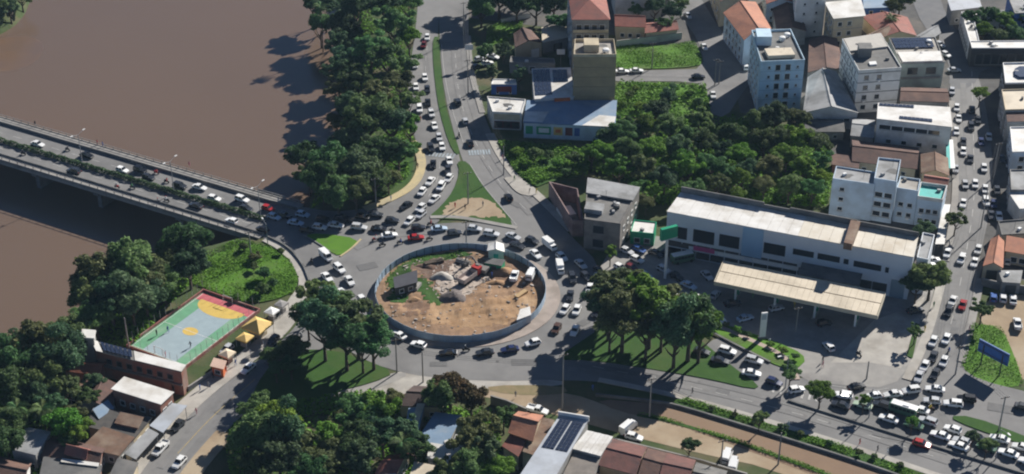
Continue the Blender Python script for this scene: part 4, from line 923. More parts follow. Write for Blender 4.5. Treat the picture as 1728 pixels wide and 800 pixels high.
for px_, h, rf, m, lb, gab in (
    ([(150, 640), (200, 652), (186, 690), (130, 676)], 3.4, BROWN_ROOF, WALL_GREY, "dark brown roofed house squeezed behind the white roofed house", 1),
    ([(160, 690), (255, 708), (225, 740), (150, 720)], 3.2, mat("blackish_sheet", (.075, .073, .07), (.11, .1, .09), .5, .95, c3=(.05, .05, .05), s3=.2), WALL_CREAM, "dark flat roofed house behind the pale street awning", 0),  # blackish sheet roof with random darker blotches
    ([(175, 725), (225, 742), (200, 768), (140, 755)], 3.0, RUST, WALL_GREY, "rust stained roofed house behind the worn street awning", 0),
    ([(45, 726), (84, 733), (60, 767), (20, 757)], 4.8, GREY_ROOF, WALL_GREY, "house with weathered pale grey roof near the coconut palms", 0),
    ([(90, 738), (175, 758), (165, 788), (74, 770)], 3.2, BROWN_ROOF, BRICK, "brown roofed brick house between the pale grey roof and the street", 1),
    ([(76, 775), (170, 790), (160, 830), (66, 820)], 3.0, DGREY_ROOF, BRICK, "dark roofed house at the bottom corner with white ledges", 0),
    ([(200, 778), (232, 786), (214, 822), (182, 812)], 3.4, DGREY_ROOF, WALL_CREAM, "dark roofed corner shop at the foot of the riverside street", 0),
    ([(0, 772), (50, 784), (40, 820), (-10, 810)], 3.2, BROWN_ROOF, WALL_WHITE, "brown roofed house under the palms at the bottom corner", 1),
    ([(118, 648), (146, 654), (138, 672), (108, 666)], 3.0, RUST, BRICK, "tiny rusty roofed shack among the trees beside the orange tiles", 0),
    ([(160, 694), (182, 680), (190, 690), (168, 706)], 3.6, BLUE_ROOF, WALL_GREY, "small blue sheet shack between the dark riverside roofs", 0),
    ([(205, 700), (240, 708), (232, 722), (196, 714)], 4.0, RUST, BRICK, "rust patched upper room on the dark roofs behind the awnings", 0),
    ([(120, 752), (150, 760), (144, 774), (112, 766)], 4.2, RED_ROOF, BRICK, "small red tiled room poking above the brown brick house", 1)):
    fp = quadpx(px_, h); b = house("riverside_house", lb, fp, h, m, "house")
    if gab: gable_roof(b, fp, h, 1.2, rf, .35)
    else: shed_roof(b, fp, [h + .5, h + .5, h, h], rf, .3)
    windows(b, fp, 2, 1, 3, .8, 3, 1.1, 1.1); windows(b, fp, 1, 1, 2, .8, 3, 1.1, 1.1)
q = quadpx([(105, 776), (168, 784), (166, 790), (103, 782)], 3.4); bl = thing("ledge_roof", "thin white sheet ledge on the dark roofed corner house", "roof", (centroid(q).x, centroid(q).y, 3.4)); part("sheet", MB().prism(q, 3.75, 3.85, bottom=True), WHITE_ROOF, bl); part("batten", MB().prism(grow(q, -.5), 3.3, 3.74), DARKMETAL, bl)

# --- houses at the bottom centre
fp = quadpx([(876, 696), (914, 702), (898, 742), (861, 728)], 5.6)
b = house("orange_roof_house", "house with steep orange tile roof next to the long grey solar roof", fp, 5.4, WALL_CREAM, "house"); gable_roof(b, fp, 5.4, 1.7, ORANGE_ROOF, .45, along=0); windows(b, fp, 2, 1, 2, 1, 3, 1.1, 1.1); windows(b, fp, 3, 1, 3, 1, 3, 1.1, 1.1)
fp = quadpx([(862, 738), (886, 748), (874, 768), (850, 752)], 4.2)
b = house("orange_lean_to", "small red tiled lean-to below the steep orange roof", fp, 4.0, WALL_CREAM, "house"); shed_roof(b, fp, [4.9, 4.9, 4.0, 4.0], RED_ROOF, .3); windows(b, fp, 2, 1, 2, .8, 3, 1.0, 1.0)
fp = quadpx([(908, 706), (936, 712), (905, 770), (882, 762)], 4.4)
b = house("rust_shed", "narrow rusty roofed shed between the orange roof and the solar roof", fp, 4.4, WALL_CREAM); shed_roof(b, fp, [4.8, 4.8, 4.4, 4.4], RUST, .05); windows(b, fp, 2, 1, 1, .8, 3, 1.0, 1.0)
fp = quadpx([(944, 702), (992, 710), (918, 838), (862, 826)], 6.6)
b = house("solar_roof_hall", "long hall with pale grey roof carrying two banks of solar panels", fp, 6.4, WALL_GREY)
tq, _ = shed_roof(b, fp, [6.6, 6.6, 6.6, 6.6], PALE_ROOF, .2); solar(b, tq, 3, 9, .1, .5, .05, .44); solar(b, tq, 3, 9, .54, .94, .05, .44)
part("parapet", MB().box((fp[0].lerp(fp[1], .5) + Vector((0, .3, .3))), ((fp[1] - fp[0]).length + .6, .3, 1.4), math.atan2((fp[1] - fp[0]).y, (fp[1] - fp[0]).x)), WHITE_P, b); windows(b, fp, 1, 1, 8, 3, 3, 1.3, 1.2); windows(b, fp, 3, 1, 8, 3, 3, 1.3, 1.2)
fp = quadpx([(991, 727), (1033, 737), (1013, 768), (967, 756)], 6.2)
b = house("white_sheet_house", "house under a ribbed white sheet roof beside the solar hall", fp, 6.0, WALL_GREY, "house")
A, B, C, D = grow(fp, .2)
for k in range(7):
    q = [A.lerp(B, k / 7), A.lerp(B, (k + .95) / 7), D.lerp(C, (k + .95) / 7), D.lerp(C, k / 7)]; part("roof_sheet", MB().prism(q, 6.02, 6.16 + .03 * (k % 2)), WHITE_ROOF, b)
windows(b, fp, 2, 1, 3, 2.5, 3, 1.2, 1.2)
fp = quadpx([(968, 768), (1014, 772), (990, 830), (940, 822)], 5.0)
b = house("weathered_roof_house", "house with weathered grey-brown roof in front of the white sheet roof", fp, 4.8, WALL_GREY, "house"); shed_roof(b, fp, [5.2, 5.2, 4.8, 4.8], mat("weathered_sheet", (.2, .18, .16), (.14, .125, .11), .5, .9, c3=(.25, .22, .19), s3=.2), .2); windows(b, fp, 1, 1, 3, 1, 3, 1.1, 1.1)
for px_, h, rf, lb in (
    ([(1034, 742), (1090, 756), (1072, 800), (1012, 784)], 4.6, mat("maroon_tiles", (.2, .09, .075), (.13, .07, .06), .6, .9, .35, 3, c3=(.1, .06, .055), s3=.18), "house with maroon tiled gable roof beside the dirt track"),
    ([(1094, 758), (1126, 766), (1108, 812), (1078, 802)], 4.2, BROWN_ROOF, "narrow brown tiled house in the row along the dirt track"),
    ([(1128, 766), (1172, 778), (1160, 820), (1112, 812)], 4.4, mat("maroon_tiles", (.2, .09, .075)), "maroon tiled house at the end of the row by the dirt track"),
    ([(1176, 782), (1225, 796), (1215, 835), (1165, 825)], 3.2, DGREY_ROOF, "dark flat roofed house just past the end of the maroon roofs"),
    ([(1000, 800), (1060, 812), (1050, 850), (985, 840)], 4.0, BROWN_ROOF, "brown tiled house under the maroon roofs at the bottom edge"),
    ([(700, 652), (756, 656), (744, 686), (676, 684)], 3.6, mat("dull_brown_tiles", (.1, .07, .062), (.075, .055, .05), .6, .9, .3, 3), "dull brown roofed house beside the russet tree"),
    ([(655, 770), (690, 766), (668, 800), (634, 800)], 3.4, RED_ROOF, "small red roofed house at the bottom among the trees")):
    fp = quadpx(px_, h); b = house("tile_roof_house", lb, fp, h - .1, WALL_CREAM, "house"); gable_roof(b, fp, h - .1, 1.1, rf, .3, along=0); windows(b, fp, 2, 1, 3, .8, 3, 1.0, 1.1); windows(b, fp, 1, 1, 3, .8, 3, 1.0, 1.1)
for px_, h, rf, lb, nm in (
    ([(735, 700), (778, 706), (752, 754), (704, 744)], 3.6, BLUE_ROOF, "shed with patched blue sheet roof among the bottom trees", "blue_roof_shed"),
    ([(690, 694), (715, 690), (706, 726), (684, 726)], 3.2, BLUE_ROOF, "narrow blue sheet roofed lean-to beside the brown roof", "blue_roof_shed"),
    ([(752, 748), (778, 742), (790, 752), (755, 782)], 3.4, WHITE_ROOF, "shed with bright white sheet roof below the blue roof", "white_roof_shed"),
    ([(770, 738), (792, 742), (786, 758), (764, 752)], 3.8, WHITE_ROOF, "tiny white roofed shed touching the blue roof", "white_roof_shed"),
    ([(728, 752), (752, 756), (748, 776), (722, 772)], 3.2, WHITE_ROOF, "square white sheet roof close to the coconut palm shade", "white_roof_shed"),
    ([(708, 670), (722, 672), (702, 722), (694, 720)], 3.4, CREAM_ROOF, "narrow tan sheet roof between blue roofs", "tan_roof_shed"),
    ([(700, 784), (732, 790), (722, 818), (690, 812)], 3.0, CREAM_ROOF, "tan roofed shed at the bottom edge", "tan_roof_shed"),
    ([(640, 796), (668, 800), (660, 824), (632, 820)], 3.0, WHITE_ROOF, "white roofed shed cut by the bottom edge", "white_roof_shed")):
    fp = quadpx(px_, h); b = house(nm, lb, fp, h, WALL_GREY, "shed"); shed_roof(b, fp, [h + .5, h + .5, h, h], rf, .25); windows(b, fp, 2, 1, 2, .8, 3, 1.0, 1.0)
wall_run("garden_wall", "dark garden wall along the dirt track by the russet tree", [(828, 682), (855, 690), (888, 704)], 2.4, CONC_D)
wall_run("garden_wall", "dark garden wall in front of the maroon tiled row", [(1035, 752), (1100, 768), (1180, 788), (1260, 812)], 2.0, CONC_D)
# ------------------------------------------------------------------ bridge
m0, m1 = at(0, 239), at(452, 374)                       # middle of the hedge
bd = (m1 - m0).normalized(); bn = Vector((-bd.y, bd.x, 0))     # bn points upstream (away from the camera)
bA = m0 - bd * 170; bB = m0 + bd * ((at(470, 379) - m0).dot(bd))
far_w = (at(0, 198) - m0).dot(bn); near_w = -(at(0, 271) - m0).dot(bn)
far_road = (at(0, 209) - m0).dot(bn); near_road = -(at(0, 262) - m0).dot(bn)
BL = (bB - bA).length
br = thing("road_bridge", "long concrete road bridge with hedged median crossing the brown river", "bridge", (bB.x, bB.y, 0))
BU = (bd, bn, Vector((0, 0, 1)))
def bbox(s0, s1, t0, t1, z0, z1): return MB().box(bA + bd * ((s0 + s1) / 2) + bn * ((t0 + t1) / 2) + Vector((0, 0, (z0 + z1) / 2)), (s1 - s0, t1 - t0, z1 - z0), ax=BU)
dk = part("deck", bbox(0, BL, -near_w, far_w, -.45, .075), ASPHALT, br)
for k, t in enumerate(np.linspace(-near_w + 1.2, far_w - 1.2, 5)): part("girder", bbox(0, BL - 2, t - .35, t + .35, -1.9, -.46), CONC_D, br)
part("walkway", bbox(0, BL, far_road + .3, far_w - .4, .08, .32), CONC, br)
part("walkway", bbox(0, BL, -near_w + .4, -near_road - .3, .08, .32), CONC, br)
for t in (far_road, -near_road - .25): part("crash_barrier", bbox(0, BL, t, t + .25, .08, .85), CONC_D, br)
for t in (far_w - .3, -near_w): part("parapet_beam", bbox(0, BL, t, t + .3, -1.1, .5), CONC, br)
for t in (far_w - .15, -near_w + .15):
    part("hand_rail", bbox(0, BL, t - .06, t + .06, 1.12, 1.24), CONC, br)
    k = 0
    s = BL - 1.5
    while s > 70:
        part("rail_post", bbox(s - .09, s + .09, t - .08, t + .08, .5, 1.12), CONC, br); s -= 3.0; k += 1
part("median_kerb", bbox(0, BL - 4, -.95, .95, .08, .3), CONC_D, br)
for px_ in ((-78, 0), (88, 0), (192, 0), (330, 0)):
    p = at(px_[0], 374 - (452 - px_[0]) * .2987); s = (p - bA).dot(bd)
    pr = part("pier", bbox(s - .7, s + .7, -near_w + 2.0, far_w - 2.0, -9.5, -2.55), CONC_D, br)
    part("cross_head", bbox(s - .9, s + .9, -near_w + .8, far_w - .8, -2.5, -1.92), CONC_D, pr)
for t, n_ in ((far_road / 2, 22), (-near_road / 2, 22)):
    for k in range(n_):
        s = BL - 8 - k * 7.5
        if s > 60: part("lane_dash", bbox(s - 1.6, s + 1.6, t - .07, t + .07, .076, .084), LINE, dk)
# hedge along the median: leaf clumps over a long low body
def leaf_cloud(pts, nrm, size, jitter=.6):
    """one quad per point, facing roughly along nrm"""
    n = len(pts); nrm = nrm + np.random.normal(0, jitter, (n, 3)); nrm /= np.linalg.norm(nrm, axis=1)[:, None] + 1e-9
    r = np.random.normal(size=(n, 3)); u = np.cross(nrm, r); u /= np.linalg.norm(u, axis=1)[:, None] + 1e-9
    w = np.cross(nrm, u)
    s = size * np.random.uniform(.6, 1.35, (n, 1)); a = u * s; b = w * s * np.random.uniform(.55, .95, (n, 1))
    v = np.empty((n, 4, 3)); v[:, 0] = pts - a; v[:, 1] = pts - b * .9; v[:, 2] = pts + a; v[:, 3] = pts + b * .9
    return v.reshape(-1, 3)
def cloud_mesh(name, V):
    n = len(V) // 4; me = bpy.data.meshes.new(name)
    me.vertices.add(n * 4); me.vertices.foreach_set("co", V.astype(np.float32).ravel())
    me.loops.add(n * 4); me.loops.foreach_set("vertex_index", np.arange(n * 4, dtype=np.int32))
    me.polygons.add(n); me.polygons.foreach_set("loop_start", np.arange(0, n * 4, 4, dtype=np.int32))
    me.update(calc_edges=True); me.validate(); return me
HL = BL - 5 - 90
n = 9000
th = np.random.uniform(-.15, math.pi + .15, n); s = np.random.uniform(90, BL - 5, n)
prof = np.stack([np.cos(th) * .85, np.abs(np.sin(th)) * 1.0 + .25], -1) * (1 + .12 * np.sin(s * 1.3)[:, None])
pts = np.array(bA)[None] + s[:, None] * np.array(bd) + prof[:, :1] * np.array(bn); pts[:, 2] = prof[:, 1]
nr = np.cos(th)[:, None] * np.array(bn) + np.sin(th)[:, None] * np.array([0, 0, 1.])
hd = tag(link("hedge", cloud_mesh("hedge", leaf_cloud(pts, nr, .3)), LEAF_D), "clipped dark green hedge running along the bridge median", "hedge")

# ------------------------------------------------------------------ painted sports court
cc = [at(330, 492), at(428, 524), at(320, 624), at(233, 588)]
cu = ((cc[1] - cc[0]) + (cc[2] - cc[3])).normalized(); cv = Vector((cu.y, -cu.x, 0))          # cu across, cv towards the camera
O = centroid(cc); CW = ((cc[1] - cc[0]).length + (cc[2] - cc[3]).length) / 2; CLn = ((cc[3] - cc[0]).length + (cc[2] - cc[1]).length) / 2
def ct(u, v, z): p = O + cu * (u * CW / 2) + cv * (v * CLn / 2); return (p.x, p.y, z)
court = MB().prism([Vector(ct(u, v, 0)) for u, v in ((-1, -1), (1, -1), (1, 1), (-1, 1))], .0, .3)
court = struct("sports_court", court, mat("court_green", (.13, .33, .19), (.11, .27, .16), .5, .8, c3=(.2, .34, .23), s3=.15))
def cpaint(pts, z, m, nm="court_paint"):
    mb = MB(); P = [ct(u, v, z) for u, v in pts]
    if sum(P[i][0] * P[(i + 1) % len(P)][1] - P[(i + 1) % len(P)][0] * P[i][1] for i in range(len(P))) < 0: P = P[::-1]
    mb.quad(*P); struct(nm, mb, m, court)
CT_GREY = mat("court_grey_blue", (.3, .38, .41), (.26, .33, .36), .5, .8); CT_Y = mat("court_yellow", (.62, .43, .1), (.52, .37, .1), .5, .8); CT_P = mat("court_pink", (.5, .12, .14), (.42, .11, .12), .5, .8)
cpaint([(-.56, -.55), (.6, -.55), (.6, .98), (-.56, .98)], .31, CT_GREY)
cpaint([(-.98, -.98), (.98, -.98), (.98, -.76), (-.98, -.76)], .315, CT_P)
arc = [(math.cos(t) * .8, -.76 + math.sin(t) * .3) for t in np.linspace(0, math.pi, 20)]
cpaint([(.8, -.8)] + arc + [(-.8, -.8)], .32, CT_Y)
cpaint([(math.cos(t) * .24, .12 + math.sin(t) * .12) for t in np.linspace(0, 2 * math.pi, 24, endpoint=False)], .32, CT_Y)
for a, b in (((-.95, -.96), (-.95, .97)), ((.95, -.96), (.95, .97)), ((-.95, .97), (.95, .97)), ((-.95, .12), (.95, .12))):
    A, B = Vector(ct(*a, .325)), Vector(ct(*b, .325)); d = (B - A).normalized(); q = Vector((-d.y, d.x, 0)) * .05
    struct("court_line", MB().quad(A - q, B - q, B + q, A + q), WHITE_P, court)
cw = thing("court_wall", "low red-brown wall enclosing the painted sports court", "wall", (O.x, O.y, 0))
K = 14
for (a, b, n_) in (((-1.04, -1.03), (-1.04, 1.03), K), ((1.04, -1.03), (1.04, 1.03), K), ((-1.06, -1.04), (1.06, -1.04), 8), ((-1.06, 1.04), (1.06, 1.04), 8)):
    for k in range(n_):
        A, B = Vector(ct(*a, 0)), Vector(ct(*b, 0)); p, q = A.lerp(B, k / n_), A.lerp(B, (k + .97) / n_); d = (B - A).normalized()
        part("wall_panel", MB().box((p + q) / 2 + Vector((0, 0, .4)), ((q - p).length, .22, .9), ax=(d, Vector((-d.y, d.x, 0)), Vector((0, 0, 1)))), mat("court_wall_red", (.33, .13, .11), (.28, .13, .11), .6, .9, c3=(.36, .25, .22), s3=.3), cw)
        part("fence_post", MB().tube(p + Vector((0, 0, 1.4)), p + Vector((0, 0, 3.4)), .05, n=5), STEEL, cw)
for v, s, lb in ((-.94, 1, "white goal frame on the pink end of the painted court"), (.95, -1, "white goal frame on the court end beside the brick row")):
    gA, gB = Vector(ct(-.17, v, .32)), Vector(ct(.17, v, .32)); gl = thing("goal_frame", lb, "goal", tuple((gA + gB) / 2)); up = Vector((0, 0, 2.0))
    for p in (gA, gB): part("goal_post", MB().tube(p, p + up, .06), WHITE_P, gl)
    part("crossbar", MB().tube(gA + up, gB + up, .06), WHITE_P, gl)

# ------------------------------------------------------------------ roundabout building site
n_ = 58
hz = thing("site_hoarding", "circular blue-grey sheet hoarding round the building site in the roundabout", "fence", (CX, CY, 0))
for k in range(n_):
    t0, t1 = 2 * math.pi * k / n_, 2 * math.pi * (k + .985) / n_
    a, b = Vector((CX + HR * math.cos(t0), CY + HR * math.sin(t0), 0)), Vector((CX + HR * math.cos(t1), CY + HR * math.sin(t1), 0))
    d = (b - a).normalized(); nn = Vector((-d.y, d.x, 0)); hgt = 2.1 + random.uniform(-.06, .06)
    sh = part("panel", MB().box((a + b) / 2 + Vector((0, 0, .1 + hgt / 2)) + nn * random.uniform(-.04, .04), ((b - a).length, .06, hgt), ax=(d, nn, Vector((0, 0, 1)))), HOARD, hz)
    part("post", MB().box(a + nn * .09 + Vector((0, 0, 1.15)), (.1, .1, 2.1), ax=(d, nn, Vector((0, 0, 1)))), DARKMETAL, hz)
circ = lambda r, r2=None: [(CX + r * math.cos(t), CY + r * math.sin(t)) for t in np.linspace(0, 2 * math.pi, 64, endpoint=False)]
sheet("roundabout_kerb", [(CX + 22.9 * math.cos(t) + 1.2 + .9 * math.cos(t), CY - .4 + 22.9 * math.sin(t)) for t in np.linspace(0, 2 * math.pi, 64, endpoint=False)], .2, mat("worn_pink_paving", (.36, .3, .26), (.29, .25, .22), .4, .9, c3=(.24, .2, .17), s3=.1), world=True, thick=.2)
def site_surface():
    xs_ = np.arange(-21.2, 21.21, .55); X, Y = np.meshgrid(xs_, xs_); R = np.hypot(X, Y)
    rs = np.random.RandomState(3); Z = np.zeros_like(X)
    for f, a in ((.35, .22), (.8, .12), (1.7, .07), (3.3, .04)):
        for _ in range(4):
            t = rs.uniform(0, 6.28); Z += a * .5 * np.sin(f * (X * math.cos(t) + Y * math.sin(t)) + rs.uniform(0, 6.28))
    Z = np.clip(.42 + Z, .26, 1.2); idx = -np.ones(X.shape, int); V = []; F = []
    for j in range(X.shape[0]):
        for i in range(X.shape[1]):
            if R[j, i] < 21.5: idx[j, i] = len(V); k = min(1, 21.1 / max(R[j, i], .1)); V.append((CX + X[j, i] * k, CY + Y[j, i] * k, Z[j, i]))
    for j in range(X.shape[0] - 1):
        for i in range(X.shape[1] - 1):
            q = (idx[j, i], idx[j, i + 1], idx[j + 1, i + 1], idx[j + 1, i])
            if min(q) >= 0: F.append(q)
    mb = MB(); mb.v = V; mb.f = F
    return struct("site_ground", mb, mat("site_soil", (.32, .2, .115), (.22, .14, .085), .16, .95, .5, 1.6, c3=(.18, .115, .075), s3=.07, contrast=.45)), (xs_, Z)
SITE, (sx_, sz_) = site_surface()
def site_z(x, y):
    i = int(np.clip(round((x - CX + 21.2) / .55), 0, len(sx_) - 1)); j = int(np.clip(round((y - CY + 21.2) / .55), 0, len(sx_) - 1)); return float(sz_[j, i])
def site_patch(px_, m, lift, seed, amp=.7):
    W_ = ragged(px_, amp, .8, seed); P = np.array(W_); A = P; B = np.roll(P, -1, 0); mb = MB(); st = .55
    for x in np.arange(P[:, 0].min(), P[:, 0].max(), st):
        for y in np.arange(P[:, 1].min(), P[:, 1].max(), st):
            if inside((x + st / 2, y + st / 2), W_) and math.hypot(x - CX, y - CY) < 20.3:
                mb.quad(*[(u, v, site_z(u, v) + lift) for u, v in ((x, y), (x + st, y), (x + st, y + st), (x, y + st))])
    struct("soil_patch", mb, m, SITE)
sand = mat("sandy_dirt", (.33, .205, .108), (.265, .16, .084), .3, .95, .5, 2, c3=(.4, .27, .16), s3=.12)
rubb = mat("pale_rubble", (.46, .39, .33), (.34, .28, .23), .9, .95, .6, 2); dks = mat("dark_soil", (.16, .1, .072), (.11, .075, .055), .5, .95, .6, 2); brs = mat("brown_soil", (.24, .145, .09), (.16, .1, .066), .4, .95, .6, 2)
site_patch([(690, 528), (740, 515), (800, 512), (850, 505), (905, 490), (900, 522), (860, 545), (790, 556), (720, 550)], sand, .03, 1, 1.2)
site_patch([(735, 455), (770, 448), (810, 455), (815, 480), (790, 500), (755, 510), (738, 490)], rubb, .05, 2, 1.0)
site_patch([(815, 435), (850, 432), (895, 450), (908, 478), (880, 490), (830, 476), (812, 455)], brs, .04, 3, 1.0)
site_patch([(690, 450), (740, 438), (790, 440), (740, 470), (715, 475)], dks, .06, 4, 1.0)
site_patch([(660, 520), (700, 505), (735, 525), (700, 540)], brs, .045, 8, 1.0)
for k_, px_ in enumerate(([(650, 485), (660, 455), (700, 435), (780, 425), (800, 432), (740, 442), (700, 455), (680, 480), (665, 500)], [(695, 480), (715, 468), (745, 500), (742, 522), (725, 515)], [(655, 500), (680, 490), (690, 505), (665, 520)])):
    site_patch(px_, GRASS, .07, 20 + k_, .9)
rs_ = random.Random(9); mb = MB()
for k in range(420):
    t, r = rs_.uniform(0, 6.28), 19.5 * math.sqrt(rs_.random()); x, y = CX + r * math.cos(t), CY + r * math.sin(t)
    if rs_.random() < .55: q_ = at(rs_.uniform(730, 830), rs_.uniform(440, 500)); x, y = q_.x, q_.y
    d_ = rs_.uniform(.12, .45); mb.box((x, y, site_z(x, y) + d_ * .2), (d_ * rs_.uniform(.8, 2.4), d_, d_ * .7), rs_.uniform(0, 3))
struct("rubble", mb, mat("broken_concrete", (.4, .36, .32), (.26, .22, .19), .5, .95, island=.4), kind="stuff")
def stack(px_, size, n, m, label, cat, name, rz):
    p = at(*px_); z = site_z(p.x, p.y); t = thing(name, label, cat, (p.x, p.y, z), rz)
    for k in range(n): link("plank" if cat == "timber" else "pipe", (MB().box((random.uniform(-.15, .15), 0, .1 + k * size[2] * 1.04), size) if cat == "timber" else MB().tube((-size[0] / 2, (k % 3 - 1) * .52 + (.26 if k > 2 else 0), .27 + .45 * (k // 3)), (size[0] / 2, (k % 3 - 1) * .52 + (.26 if k > 2 else 0), .27 + .45 * (k // 3)), .25, n=10)).mesh(name), m, t)
stack((732, 448), (5, 1.4, .16), 5, BARK, "stack of dark timber boards near the far hoarding", "timber", "timber_stack", .4)
stack((782, 446), (4, 1, .2), 5, CONC_L, "five pale concrete pipes piled behind the red lorry", "pipes", "pipe_stack", -.5)
stack((880, 500), (4, 1.2, .14), 4, mat("fresh_timber", (.42, .29, .15), None), "stack of fresh timber boards on the sunny side of the site", "timber", "timber_stack", .9)
stack((705, 488), (3, 1.0, .2), 4, CONC, "low stack of grey boards beside the site shed", "timber", "timber_stack", 1.2)
def mound(px_, r, h, m, name, label, cat="heap", sq=1.0):
    p = at(*px_); n = 22; V = []; mb = MB(); R = 7
    for j in range(R + 1):
        f = j / R
        for k in range(n):
            t = 2 * math.pi * k / n; rr = r * (1 - f) * (1 + .18 * math.sin(3 * t + r) + .1 * math.sin(7 * t + j))
            mb.v.append((p.x + rr * math.cos(t), p.y + rr * math.sin(t) * sq, site_z(p.x, p.y) - .25 + (h + .25) * (1 - (1 - f) ** 1.6) + random.uniform(-.09, .09) * h))
    for j in range(R):
        for k in range(n): a, b = j * n + k, j * n + (k + 1) % n; mb.f.append((a, b, b + n, a + n))
    o = link(name, mb.mesh(name, (p.x, p.y, 0), True), m, loc=(p.x, p.y, 0)); return tag(o, label, cat)
mound((765, 503), 3.6, 1.5, mat("grey_gravel", (.16, .135, .125), (.11, .095, .09), 1.2, .95, .6, 3), "gravel_heap", "dark grey gravel heap in the middle of the building site")
mound((848, 462), 4.2, 1.4, DIRT_RED, "soil_heap", "red soil heap beside the excavator in the building site", "heap", .6)
mound((745, 470), 3.2, 1.1, CONC_L, "rubble_heap", "pale rubble heap in the building site near the dark soil", "heap", .7)
mound((838, 480), 3.5, .7, DIRT_RED, "soil_heap", "flat spread soil heap between white site vehicles and the red lorry", "heap", .5)
mound((720, 452), 4.0, .9, mat("dark_soil", (.15, .09, .065)), "soil_heap", "dark brown soil heap on the far side of the building site", "heap", .6)
mound((700, 508), 2.5, .6, DIRT_RED, "soil_heap", "small reddish soil heap near the dark site shed", "heap", .7)
q = [at(665, 470, 2.8), at(703, 458, 2.8), at(703, 476, 2.8), at(667, 486, 2.8)]
b = house("site_shed", "dark flat roofed site shed inside the roundabout hoarding", q, 2.7, DARKMETAL, "shed"); shed_roof(b, q, [3.0, 3.0, 2.7, 2.7], mat("charcoal_sheet", (.045, .045, .055), (.06, .06, .07), .6, .6), .2); windows(b, q, 2, 1, 2, .9, 2, 1.1, 1.0)
q = [at(826, 411, 3.2), at(848, 412, 3.2), at(850, 424, 3.2), at(824, 422, 3.2)]
b = house("guard_hut", "small white roofed guard hut at the hoarding's far gate", q, 3.0, WALL_WHITE, "hut"); gable_roof(b, q, 3.0, .7, WHITE_ROOF, .3); panel_on(b, q, 2, .35, .65, .1, 2.2, TEAL, "door")
q = [at(832, 438, 2.4), at(852, 440, 2.4), at(846, 449, 2.4), at(818, 444, 2.4)]
b = house("site_store", "dark green site store with pale roof edge behind the excavator", q, 2.4, GREEN_SIGN, "shed"); shed_roof(b, q, [2.6, 2.6, 2.4, 2.4], DGREY_ROOF, .1); panel_on(b, q, 2, .3, .6, .1, 2.0, DARKMETAL, "door")
q = [at(878, 523, 2.4), at(894, 518, 2.4), at(896, 532, 2.4), at(872, 541, 2.4)]
b = house("site_container", "pale site container against the near side of the hoarding", q, 2.4, PALE_ROOF, "container"); shed_roof(b, q, [2.45, 2.45, 2.45, 2.45], WHITE_ROOF, .04); windows(b, q, 3, 1, 2, .9, 2, .8, .8)

def wheel_mb(x, y, r, w=.24, n=12): return MB().tube((x, y - w / 2, r), (x, y + w / 2, r), r, n=n)
def lorry(loc, rz, cabm, bedm, label):
    t = thing("tipper_lorry", label, "truck", loc, rz)
    L_ = lambda nm, mb, m, p=t: link(nm, mb.mesh(nm), m, p)
    L_("chassis", MB().box((0, 0, .85), (7.2, .9, .35)), DARKMETAL)
    cab = L_("cab", MB().prism([Vector((2.0, -1.15, 0)), Vector((3.7, -1.15, 0)), Vector((3.7, 1.15, 0)), Vector((2.0, 1.15, 0))], .7, 2.7), cabm)
    L_("windscreen", MB().box((3.71, 0, 2.05), (.06, 1.9, .8)), GLASS_CAR, cab)
    bed = MB().box((-1.1, 0, 1.15), (5.4, 2.4, .14)); bed.box((-1.1, 1.15, 1.75), (5.4, .1, 1.1)); bed.box((-1.1, -1.15, 1.75), (5.4, .1, 1.1)); bed.box((1.6, 0, 1.8), (.1, 2.4, 1.2)); bed.box((-3.75, 0, 1.7), (.1, 2.4, 1.0))
    L_("tipper_body", bed, bedm)
    for x in (2.7, -1.8, -3.0):
        for s in (-1, 1): L_("wheel", wheel_mb(x, s * 1.0, .5, .32), RUBBER)
    return t
p = at(793, 474); lorry((p.x, p.y, site_z(p.x, p.y)), .95, RED_P, mat("lorry_grey", (.5, .42, .38), (.4, .34, .3), .5), "red cabbed tipper lorry standing in the middle of the building site")
def excavator(loc, rz, label):
    t = thing("excavator", label, "excavator", loc, rz)
    L_ = lambda nm, mb, m, p=t: link(nm, mb.mesh(nm), m, p)
    for s in (-1, 1): L_("track", MB().box((0, s * 1.0, .42), (3.4, .5, .82)).box((0, s * 1.0, .42), (3.8, .46, .45)), DARKMETAL)
    ex = mat("excavator_grey", (.22, .2, .18), (.16, .15, .14), .6)
    h = L_("house", MB().box((-.6, 0, 1.35), (2.6, 2.3, .9)).box((.5, .7, 2.1), (1.2, .9, 1.4)), ex); L_("cab_glass", MB().box((.55, .7, 2.3), (1.25, .94, .7)), GLASS_CAR, h)
    L_("boom", MB().tube((.6, -.2, 1.5), (2.8, -.2, 3.8), .28, .22).tube((2.8, -.2, 3.8), (4.6, -.2, 3.2), .22, .18), ex); L_("dipper_arm", MB().tube((4.6, -.2, 3.2), (5.2, -.2, 1.2), .2, .14), ex)
    L_("bucket", MB().box((5.1, -.2, .75), (.9, 1.0, .8)), DARKMETAL)
p = at(812, 462); excavator((p.x, p.y, site_z(p.x, p.y)), 2.6, "grey tracked excavator with raised boom in the building site")

